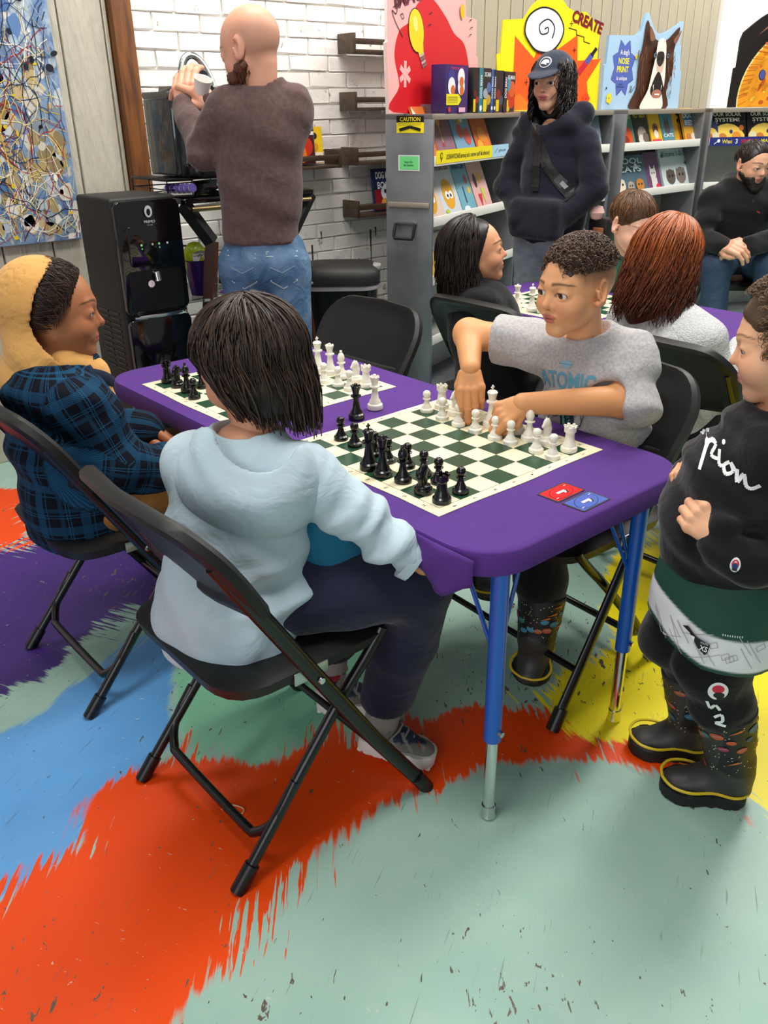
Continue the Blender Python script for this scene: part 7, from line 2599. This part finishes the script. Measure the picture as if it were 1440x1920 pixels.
V_, Q_, C_ = hair_shell('beard', H5, beard, (-.5, -.2, -.7), (.5, .6, .1), .022, '5a3420', b5)
r5 = np.random.default_rng(2)
pick = r5.choice(len(V_), 600)
base_ = to_local(V_[pick], H5)
dn = np.array((0, .25, -1.0))
pth = np.stack([base_ + dn * .07 * t + r5.normal(0, .008, base_.shape) for t in np.linspace(0, 1, 4)], 1)
st = strands(to_world(pth.reshape(-1, 3), H5).reshape(-1, 4, 3), .0016, ('4a2816', '7a4a2c'), r5)
obj('beard', np_mesh('beard', *join_parts([(V_, Q_, C_), st])), hair_mat(), b5)
tag(obj('foam_cup', MB().lathe([(0, 0), (.022, 0), (.03, .07), (.031, .072), (.028, .07), (.02, .004), (0, .004)], 18, M=TR(1.615, 2.835, 1.37) @ Matrix.Rotation(.5, 4, 'X')), mat('cup_white', 'f0eeea', .5)), 'small white cup held in the right hand of the man at the coffee maker', 'cup')

# ================================================================== woman in the navy hoodie and cap
B6 = dict(skin='d6a284', cheek=.92, jaw=.95, lip='a85a58', browc='20140f', open=.8, iris='2a1a10', look=(-.2, -.05))
h6c, h6f = (3.070, 2.495, 1.425), (-.965, -.22, -.05)
H6 = hmat(h6c, h6f, (0, 0, 1), .205)
s6 = unit((-.22, .965, 0))
arm6a = [(3.060, 2.620, 1.205), (3.015, 2.672, 1.02), (2.965, 2.545, .90)]
arm6b = [(3.135, 2.360, 1.205), (3.130, 2.285, 1.02), (3.02, 2.365, .90)]


def b6_core(P):
    d = chain(P, [(3.11, 2.48, .84), (3.10, 2.485, 1.0), (3.095, 2.49, 1.24)], [.07, .08, .06], .03)
    return smin(d, smin(chain(P, [(3.09, 2.56, .76), (3.09, 2.56, .42), (3.10, 2.56, .06)], [.055, .045, .03]), chain(P, [(3.125, 2.41, .76), (3.125, 2.41, .42), (3.13, 2.41, .06)], [.07, .05, .035]), .02), .03)


b6 = body('woman in a navy hoodie and dark cap standing before the display cases', [
    head_part(H6, dict(B6, neck=tuple(to_local(np.array([(3.095, 2.492, 1.25)]), H6)[0])), .015),
    limb_part(b6_core, [(3.0, 2.36, .03), (3.2, 2.62, 1.3)], .08, .016, 'c08a6c'),
    hand_part(hmat_hand(arm6a[2], (.15, -.9, -.1), (-1, 0, .2), .16, True), hand_chains(.6), 'c08a6c', .03),
    hand_part(hmat_hand(arm6b[2], (-.1, .9, -.1), (-1, 0, .2), .16, False), hand_chains(.6), 'c08a6c', .03)])
eyes(H6, B6, b6)
navyf = cloth_mat('navy_fleece', '161824', .95, 400)
f6 = unit((-.965, -.22, 0))


def b6_hoodie(P):
    d = chain(P, [(3.105, 2.48, .80), (3.10, 2.482, .93), (3.095, 2.485, 1.08), (3.095, 2.488, 1.18)], [.150, .148, .130, .122], .04, (f6, .78))
    d = smin(d, s_cap(P, (3.065, 2.60, 1.205), (3.13, 2.375, 1.205), .058), .04)
    d = smin(d, smin(chain(P, arm6a, [.058, .055, .046], .01), chain(P, arm6b, [.058, .055, .046], .01), .01) - .008 * folds(P, (.2, .3, .9), 50, 1), .008)
    # kangaroo pocket and hood roll at the neck
    d = smin(d, s_box(P, (2.975, 2.455, .90), (.045, .13, .085), .03), .02)
    d = smin(d, chain(P, [(3.02, 2.50, 1.235), (3.045, 2.585, 1.27), (3.13, 2.60, 1.30), (3.18, 2.49, 1.30), (3.15, 2.39, 1.30), (3.07, 2.405, 1.27), (3.02, 2.48, 1.235)], [.03, .042, .046, .046, .046, .042, .03], .02), .025)
    d = d - .008 * folds(P, (.1, .3, .9), 34, 5) - .004 * wob(P, 18, 2)
    d = smax(d, .775 - P[..., 2], .015)
    return smax(d, -s_cap(P, (3.085, 2.492, 1.25), (3.07, 2.492, 1.36), .060, .09), .01)


hg = garment('hoodie', b6_hoodie, [(2.9, 2.22, .76), (3.25, 2.74, 1.36)], .05, .0095, navyf, b6)
garment('jeans', lambda P: smax(smin(smin(chain(P, [(3.09, 2.555, .80), (3.09, 2.56, .42), (3.10, 2.56, .08)], [.095, .075, .068], .02), chain(P, [(3.125, 2.415, .80), (3.125, 2.41, .42), (3.13, 2.41, .08)], [.095, .075, .068], .02), .02), s_ell(P, (3.11, 2.485, .80), (.12, .16, .09)), .03) - .004 * folds(P, (.2, .2, .9), 40, 1), .05 - P[..., 2], .01), [(3.0, 2.3, .04), (3.24, 2.66, .9)], .06, .011, mat('grey_denim', '767d86', .85, var=(30, '8c929a', .6), wrinkle=.3, bump=(500, .2, .0006)), b6)
for y in (2.56, 2.41):
    M, L_ = shoe_frame((3.16, y, .012), (2.93, y - .03, .012))
    obj('shoe', MB().prism(sole_outline(L_, .044), 0, .03, M=M, bev=.005).tube([tuple(M @ Vector((0, t * L_, .045))) for t in (.12, .5, .85)], [.045, .042, .034], 12), mat('dark_shoe', '1a1a1c', .6), b6)
p = Print(.0006)
p.line([(-.085, .155), (-.05, .07), (.0, -.02), (.07, -.10), (.11, -.14)], .042, '101012').line([(-.052, .08), (-.046, -.12)], .034, '0d0d0f').line([(-.066, -.10), (-.03, -.10)], .010, '1c1c20')
p.poly([(.03, -.075), (.055, -.05), (.085, -.08), (.06, -.108)], '3a3c40').poly([(.055, -.088), (.066, -.076), (.088, -.100), (.076, -.110)], '8d9094')
wrap(subdiv(p, .02), 'crossbody_strap', hg, np.array((2.94, 2.42, 1.13)), (.25, -.965, 0), (0, 0, 1), b6_hoodie, rough=.6, lift=.004, dist=.3, kind='stuff', label='black webbing strap with grey buckle')


def cap_sdf(P):
    d = s_ell(P, (0, -.04, .17), (.40, .47, .40))
    d = smax(d, -P[..., 2] + .19 + .10 * np.clip(-P[..., 1], 0, .4) * 0, .01)
    br = s_ell(P, (0, .46, .17 ), (.30, .30, .035), Matrix.Rotation(-.32, 3, 'X'))
    br = smax(br, -(P[..., 1] - .22), .02)
    return smin(d, br, .03)


V_, Q_ = snet(cap_sdf, (-.5, -.6, -.1), (.5, .9, .66), .018)
cp = obj('cap', np_mesh('cap', to_world(V_, H6), Q_), cloth_mat('washed_navy', '2a303e', .9, 300, var=(20, '39404e', .6)), b6, label='washed navy baseball cap with white emblem')
p = Print(.0006)
p.ell(0, 0, .026, .020, 'd8dade', 20).ell(0, 0, .023, .017, '232836', 20).poly(smooth_poly([(-.018, -.004), (-.006, .009), (.012, .008), (.019, -.002), (.006, -.004), (.010, -.010), (-.004, -.006)], 3), 'd8dade')
wcap = lambda P: cap_sdf(to_local(P, H6)) * .205
ax6 = unit(np.cross((0, 0, 1), (-.965, -.22, .2)))
wrap(subdiv(p, .01), 'cap_emblem', cp, to_world(np.array([(0, .40, .36)]), H6)[0], ax6, (0, 0, 1), wcap, lift=.001, dist=.1)
r6 = np.random.default_rng(8)


def curly(P, rng):
    n, k, _ = P.shape
    s = np.linspace(0, 1, k)[None, :]
    ph = np.round(rng.uniform(0, 6.28, (n, 1)) * 3) / 3
    P[..., 0] += (.045 * np.sin(15 * s + ph)) * s ** .5
    P[..., 1] += (.045 * np.cos(15 * s + ph)) * s ** .5 + .06 * s * (P[..., 1] > 0)
    return P


def sides(az, a1, a2, rng):
    return rng.uniform(1.7, 2.5, len(az))


pth = scalp_paths(r6, 900, 22, (0, -.1, 1), (.9, 1.2), (1.02, 1.22), sides, flow=curly, droop=.52)
pth = pth[~((pth[:, 8, 1] > .22) & (np.abs(pth[:, 8, 0]) < .30))]
sh = hair_shell('hair', H6, lambda P: smax(smax(smin(s_ell(P, (0, -.10, .05), (.40, .43, .40)), s_ell(P, (0, -.12, -.45), (.42, .30, .38)), .1), -s_ell(P, (0, .42, -.15), (.30, .42, .62)), .05), P[..., 2] - .25, .02), (-.55, -.65, -.95), (.55, .5, .4), .03, '0b0808', b6)
obj('hair', np_mesh('hair', *join_parts([sh, strands(to_world(pth.reshape(-1, 3), H6).reshape(-1, 22, 3), .0030, ('0c0908', '261a15'), r6, taper=.6)])), hair_mat(), b6)
hb = thing('handbag', 'small dark handbag with a pink pompom at the woman\'s side', 'bag', TR(3.175, 2.262, .85))
obj('bag_body', MB().box((0, 0, 0), (.07, .10, .11), bev=.015), mat('bag_black', '1c1716', .4), hb)
obj('pompom', MB().lathe([(0, -.032), (.022, -.024), (.032, 0), (.022, .024), (0, .032)], 16, M=TR(-.03, .01, .075)), mat('pink_fluff', 'd8b0a8', .95, bump=(200, 1, .004)), hb, label='pink fluffy pompom')
obj('charm', MB().box((-.045, -.015, .0), (.012, .05, .035), bev=.004), mat('brown_charm', '8a5638', .4), hb)
obj('strap', MB().tube([(0, .04, .05), (-.01, .045, .12), (-.005, .03, .19)], .007, 8), m_blkm, hb)

# ================================================================== dark haired girl in profile
B7 = dict(skin='d99c76', cheek=1.05, lip='b05a52', browc='170e0b', brow=1.2, open=.55, ears=False, look=(0, -.2))
h7c, h7f = (2.140, 2.022, .898), (.74, -.66, .14)
H7 = hmat(h7c, h7f, (0, 0, 1), .208)
b7 = body('girl with long dark hair in a black top seen in profile', [
    head_part(H7, dict(B7, neck=tuple(to_local(np.array([(2.135, 2.02, .77)]), H7)[0])), .014),
    limb_part(lambda P: smin(chain(P, [(2.20, 1.97, .48), (2.17, 1.99, .62), (2.14, 2.015, .76)], [.10, .10, .07], .03), smin(chain(P, [(2.22, 1.90, .49), (2.52, 1.90, .49), (2.52, 1.9, .1)], [.06, .045, .03]), chain(P, [(2.22, 2.04, .49), (2.52, 2.04, .49), (2.52, 2.04, .1)], [.06, .045, .03]), .02), .03), [(2.1, 1.85, .05), (2.56, 2.1, .8)], .1, .018, 'c98a64')])
eyes(H7, B7, b7)
blk7 = cloth_mat('black_cotton', '0e0d0f', .9, 400)
garment('top', lambda P: smax(smin(smin(chain(P, [(2.20, 1.97, .45), (2.18, 1.98, .60), (2.15, 2.0, .70)], [.135, .13, .12], .04), s_cap(P, (2.08, 1.94, .725), (2.20, 2.08, .725), .062), .05), smin(chain(P, [(2.205, 2.09, .725), (2.25, 2.12, .60), (2.42, 2.04, .60)], [.058, .052, .04], .02), chain(P, [(2.085, 1.93, .725), (2.17, 1.84, .60), (2.38, 1.88, .60)], [.058, .052, .04], .02), .02), .02) - .007 * folds(P, (.3, .3, .8), 45, 2), .42 - P[..., 2], .01), [(2.0, 1.78, .4), (2.46, 2.2, .82)], .05, .010, blk7, b7)
garment('trousers', lambda P: smax(smin(chain(P, [(2.22, 1.90, .49), (2.52, 1.90, .49), (2.52, 1.9, .08)], [.09, .07, .055], .02), chain(P, [(2.22, 2.04, .49), (2.52, 2.04, .49), (2.52, 2.04, .08)], [.09, .07, .055], .02), .02), .0 - P[..., 2], .01), [(2.12, 1.82, 0), (2.6, 2.12, .56)], .06, .014, blk7, b7)
r7 = np.random.default_rng(14)


def long_len(az, a1, a2, rng):
    return rng.uniform(2.3, 2.75, len(az))


def long_flow(P, rng):
    n, k, _ = P.shape
    s = np.linspace(0, 1, k)[None, :]
    ph = np.round(rng.uniform(0, 6.28, (n, 1)) * 2) / 2
    P[..., 0] += .045 * np.sin(10 * s + ph) * s ** 2
    P[..., 1] += .04 * np.cos(9 * s + ph) * s ** 2 - .10 * s
    P[..., 0] *= 1 + .22 * np.maximum(s - .5, 0)
    return P


def long_shell(P):
    d = smin(s_ell(P, (0, -.07, .13), (.385, .46, .40)), s_ell(P, (0, -.20, -.40), (.42, .33, .55)), .12)
    return smax(d, -s_ell(P, (0, .46, -.15), (.60, .46, .58)), .05)


def long_hair(H, rng, n, cols, shell_col, parent, w=.0026, part=0.0, shell=long_shell, ln=long_len):
    pth = scalp_paths(rng, n, 16, (part, .12, 1), (.02, 1.2), (1.08, 1.24), ln, flow=long_flow, droop=.52)
    pth = pth[~((pth[:, 8, 1] > -.02) & (np.abs(pth[:, 8, 0]) < .46))]
    sh = hair_shell('hair', H, shell, (-.65, -.75, -1.05), (.65, .6, .65), .03, shell_col, parent)
    obj('hair', np_mesh('hair', *join_parts([sh, strands(to_world(pth.reshape(-1, 3), H).reshape(-1, 16, 3), w, cols, rng, taper=.45)])), hair_mat(), parent)


long_hair(H7, r7, 1500, ('100b09', '2e211b'), '0d0908', b7)

# ================================================================== red haired child seen from behind
B8 = dict(skin='e0b096', ears=False)
h8c, h8f = (2.262, 1.372, .925), (.93, .12, -.22)
H8 = hmat(h8c, h8f, (0, 0, 1), .225)
b8 = body('child with long auburn hair and a white waffle sweater seen from behind', [
    head_part(H8, dict(B8, neck=tuple(to_local(np.array([(2.245, 1.36, .78)]), H8)[0])), .018),
    limb_part(lambda P: smin(chain(P, [(2.21, 1.29, .48), (2.22, 1.31, .62), (2.24, 1.35, .77)], [.10, .10, .07], .03), smin(chain(P, [(2.24, 1.20, .49), (2.54, 1.20, .49), (2.54, 1.2, .1)], [.06, .045, .03]), chain(P, [(2.24, 1.35, .49), (2.54, 1.36, .49), (2.54, 1.36, .1)], [.06, .045, .03]), .02), .03), [(2.1, 1.15, .05), (2.6, 1.45, .8)], .1, .018, 'e0b096'),
    hand_part(hmat_hand((2.44, 1.20, .668), (.9, .1, -.1), (0, 0, 1), .14, False), hand_chains(.4), 'e0b096', .03),
    hand_part(hmat_hand((2.50, 1.42, .668), (.9, .1, -.1), (0, 0, 1), .14, True), hand_chains(.4), 'e0b096', .03)])
wf = mat('white_waffle', 'dcdcdc', .9, spec=.2, bump=(230, 1.0, .004), var=(180, 'bdbdbd', .7), wrinkle=.3)


def b8_sweater(P):
    d = chain(P, [(2.19, 1.275, .43), (2.205, 1.29, .56), (2.225, 1.32, .68), (2.235, 1.34, .72)], [.155, .145, .135, .12], .05, ((1, 0, 0), .85))
    d = smin(d, s_cap(P, (2.235, 1.22, .715), (2.25, 1.47, .725), .068), .05)
    d = smin(d, smin(chain(P, [(2.235, 1.215, .715), (2.27, 1.14, .58), (2.44, 1.20, .66)], [.064, .058, .042], .02), chain(P, [(2.25, 1.475, .725), (2.27, 1.53, .60), (2.49, 1.43, .665)], [.064, .058, .042], .02), .02), .02)
    d = d - .008 * folds(P, (.1, .4, .8), 40, 2) - .003 * wob(P, 20, 1)
    return smax(d, .405 - P[..., 2], .012)


garment('sweater', b8_sweater, [(2.04, 1.08, .40), (2.52, 1.6, .82)], .05, .0085, wf, b8)
garment('trousers', lambda P: smax(smin(smin(chain(P, [(2.22, 1.20, .47), (2.54, 1.20, .49), (2.54, 1.2, .08)], [.095, .07, .055], .02), chain(P, [(2.22, 1.35, .47), (2.54, 1.36, .49), (2.54, 1.36, .08)], [.095, .07, .055], .02), .02), s_ell(P, (2.19, 1.275, .46), (.13, .16, .06)), .03), .0 - P[..., 2], .01), [(2.06, 1.1, 0), (2.62, 1.46, .56)], .05, .014, blk7, b8)
r8 = np.random.default_rng(31)
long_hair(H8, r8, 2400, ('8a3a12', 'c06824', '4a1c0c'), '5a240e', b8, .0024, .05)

# ================================================================== boy in green looking down at the far table
B9 = dict(skin='e8b89c', cheek=1.05, browc='6a4a30', open=.35, lip='d08078', look=(0, -.4), blush='e89a84')
h9c, h9f = (3.045, 2.025, .912), (-.22, -.93, -.42)
H9 = hmat(h9c, h9f, (0, 0, 1), .225)
b9 = body('boy with short brown hair in a green shirt looking down beyond the far table', [
    head_part(H9, dict(B9, neck=tuple(to_local(np.array([(3.085, 2.055, .78)]), H9)[0])), .015),
    limb_part(lambda P: smin(chain(P, [(3.15, 2.09, .50), (3.13, 2.08, .64), (3.09, 2.06, .77)], [.09, .09, .06], .03), smin(chain(P, [(3.12, 2.15, .50), (3.13, 2.15, .06)], [.06, .035]), chain(P, [(3.19, 2.02, .50), (3.20, 2.02, .06)], [.06, .035]), .02), .03), [(3.05, 1.95, .03), (3.26, 2.2, .8)], .08, .016, 'e8b89c')])
eyes(H9, B9, b9)
garment('shirt', lambda P: smax(smin(smin(chain(P, [(3.15, 2.09, .46), (3.135, 2.08, .60), (3.105, 2.065, .70)], [.115, .112, .105], .04), s_cap(P, (3.02, 2.10, .72), (3.18, 2.02, .72), .055), .04), smin(chain(P, [(3.01, 2.11, .72), (3.0, 2.16, .60)], [.055, .05], .02), chain(P, [(3.19, 2.01, .72), (3.20, 1.96, .60)], [.055, .05], .02), .02), .02) - .006 * folds(P, (.3, .2, .8), 45, 1), .44 - P[..., 2], .01), [(2.93, 1.88, .43), (3.3, 2.22, .8)], .05, .010, cloth_mat('forest_green', '2b5a44', .9, 400), b9)
garment('trousers', lambda P: smax(smin(chain(P, [(3.12, 2.15, .50), (3.13, 2.15, .06)], [.085, .055], .02), chain(P, [(3.19, 2.02, .50), (3.20, 2.02, .06)], [.085, .055], .02), .02), .0 - P[..., 2], .01), [(3.03, 1.95, 0), (3.28, 2.24, .56)], .05, .014, blk7, b9)
r9 = np.random.default_rng(41)
n = 1100
pth = scalp_paths(r9, n, 9, (0, -.35, .95), (.02, 1.15), (1.03, 1.10), .75, droop=.62)
pth = pth[pth[:, -1, 2] > -.12]
pth = pth[~((pth[:, -1, 1] > .25) & (pth[:, -1, 2] < .26))]
sh = hair_shell('hair', H9, lambda P: smax(smax(s_ell(P, (0, -.055, .135), (.365, .45, .40)), -s_ell(P, (0, .46, -.16), (.46, .36, .46)), .04), -P[..., 2] - .08 - .4 * np.clip(P[..., 1] + .2, -.3, .2), .05), (-.5, -.6, -.4), (.5, .5, .65), .025, '4a321f', b9)
obj('hair', np_mesh('hair', *join_parts([sh, strands(to_world(pth.reshape(-1, 3), H9).reshape(-1, 9, 3), .0019, ('4a301c', '7a5636'), r9)])), hair_mat(), b9)

# ================================================================== seated bearded man at the far right
B10 = dict(skin='d8a284', cheek=.9, jaw=1.08, browc='2a1a12', brow=1.3, open=.6, neckr=.21, look=(.15, -.2))
h10c, h10f = (4.565, 2.352, 1.050), (-.35, -.90, -.22)
H10 = hmat(h10c, h10f, (0, 0, 1), .212)
a10a, a10b = [(4.475, 2.49, .875), (4.40, 2.50, .70), (4.33, 2.33, .66)], [(4.70, 2.26, .875), (4.68, 2.12, .72), (4.40, 2.20, .665)]
b10 = body('seated man with a dark beard in a black zip hoodie by the last case', [
    head_part(H10, dict(B10, neck=tuple(to_local(np.array([(4.60, 2.40, .90)]), H10)[0])), .016),
    limb_part(lambda P: smin(chain(P, [(4.72, 2.46, .52), (4.66, 2.44, .70), (4.61, 2.41, .90)], [.12, .12, .08], .03), smin(chain(P, [(4.66, 2.52, .53), (4.38, 2.36, .55), (4.40, 2.34, .08)], [.07, .05, .035]), chain(P, [(4.78, 2.38, .53), (4.56, 2.16, .57), (4.56, 2.14, .08)], [.07, .05, .035]), .02), .03), [(4.3, 2.05, .04), (4.85, 2.58, .95)], .1, .02, 'd8a284'),
    hand_part(hmat_hand(a10a[2], (-.1, -.7, .1), (-.6, 0, .8), .185, True), hand_chains(.7), 'd8a284', .03),
    hand_part(hmat_hand(a10b[2], (-.5, .6, .1), (-.6, -.3, .8), .185, False), hand_chains(.7), 'd8a284', .03)])
eyes(H10, B10, b10)
blkz = cloth_mat('charcoal_fleece', '1a1a1b', .92, 400)


def b10_hood(P):
    f = unit((-.6, -.8, 0))
    d = chain(P, [(4.73, 2.47, .50), (4.68, 2.45, .66), (4.63, 2.42, .80), (4.61, 2.40, .86)], [.175, .165, .155, .13], .05, (f, .82))
    d = smin(d, s_cap(P, (4.50, 2.485, .86), (4.695, 2.275, .86), .075), .05)
    d = smin(d, smin(chain(P, a10a, [.072, .066, .048], .02), chain(P, a10b, [.072, .066, .048], .02), .01) - .008 * folds(P, (.3, .4, .8), 50, 1), .02)
    d = smin(d, chain(P, [(4.55, 2.36, .885), (4.55, 2.46, .925), (4.65, 2.50, .95), (4.71, 2.40, .94), (4.66, 2.31, .92), (4.575, 2.33, .885)], [.04, .05, .055, .055, .05, .04], .02), .025)
    return smax(d - .008 * folds(P, (.2, .3, .9), 36, 2), .47 - P[..., 2], .01)


g10 = garment('hoodie', b10_hood, [(4.25, 2.0, .46), (4.9, 2.65, 1.02)], .05, .012, blkz, b10)
p = Print(.0005).line([(0, .12), (.004, -.16)], .008, '3a3a3c').line([(.03, .06), (.05, .05)], .006, 'b8402c')
wrap(subdiv(p, .02), 'zip', g10, np.array((4.53, 2.29, .76)), (.8, -.6, 0), (0, 0, 1), b10_hood, lift=.002, dist=.3)
garment('jeans', lambda P: smax(smin(chain(P, [(4.68, 2.50, .53), (4.38, 2.36, .55), (4.40, 2.34, .06)], [.105, .08, .065], .02), chain(P, [(4.79, 2.38, .53), (4.56, 2.16, .57), (4.56, 2.14, .06)], [.105, .08, .065], .02), .02) - .006 * folds(P, (.3, .2, .8), 40, 1), .02 - P[..., 2], .01), [(4.28, 2.02, .0), (4.92, 2.62, .66)], .05, .014, mat('dark_denim', '2c3f58', .8, var=(14, '3c5270', .6), bump=(600, .3, .0008), wrinkle=.4), b10)
V_, Q_, C_ = hair_shell('beard', H10, lambda P: beard(P) + .01, (-.5, -.2, -.7), (.5, .6, .1), .026, '20150f', b10)
obj('beard', np_mesh('beard', V_, Q_, C_), hair_mat(), b10)
r10 = np.random.default_rng(51)
pth = scalp_paths(r10, 700, 8, (0, -.5, .9), (.05, 1.2), (1.02, 1.08), .5, droop=.62)
pth = pth[(pth[:, -1, 2] > -.10) & ~((pth[:, -1, 1] > .22) & (pth[:, -1, 2] < .32))]
sh = hair_shell('hair', H10, lambda P: smax(smax(s_ell(P, (0, -.055, .135), (.36, .445, .395)), -s_ell(P, (0, .46, -.14), (.46, .36, .50)), .04), -P[..., 2] - .06 - .4 * np.clip(P[..., 1] + .2, -.3, .2), .05), (-.5, -.6, -.4), (.5, .5, .65), .028, '1a120d', b10)
obj('hair', np_mesh('hair', *join_parts([sh, strands(to_world(pth.reshape(-1, 3), H10).reshape(-1, 8, 3), .0022, ('1c130d', '3a291c'), r10)])), hair_mat(), b10)
dup(CH0, TR(4.72, 2.45, 0) @ rotz(math.pi + .75), 'black folding chair under the seated bearded man')
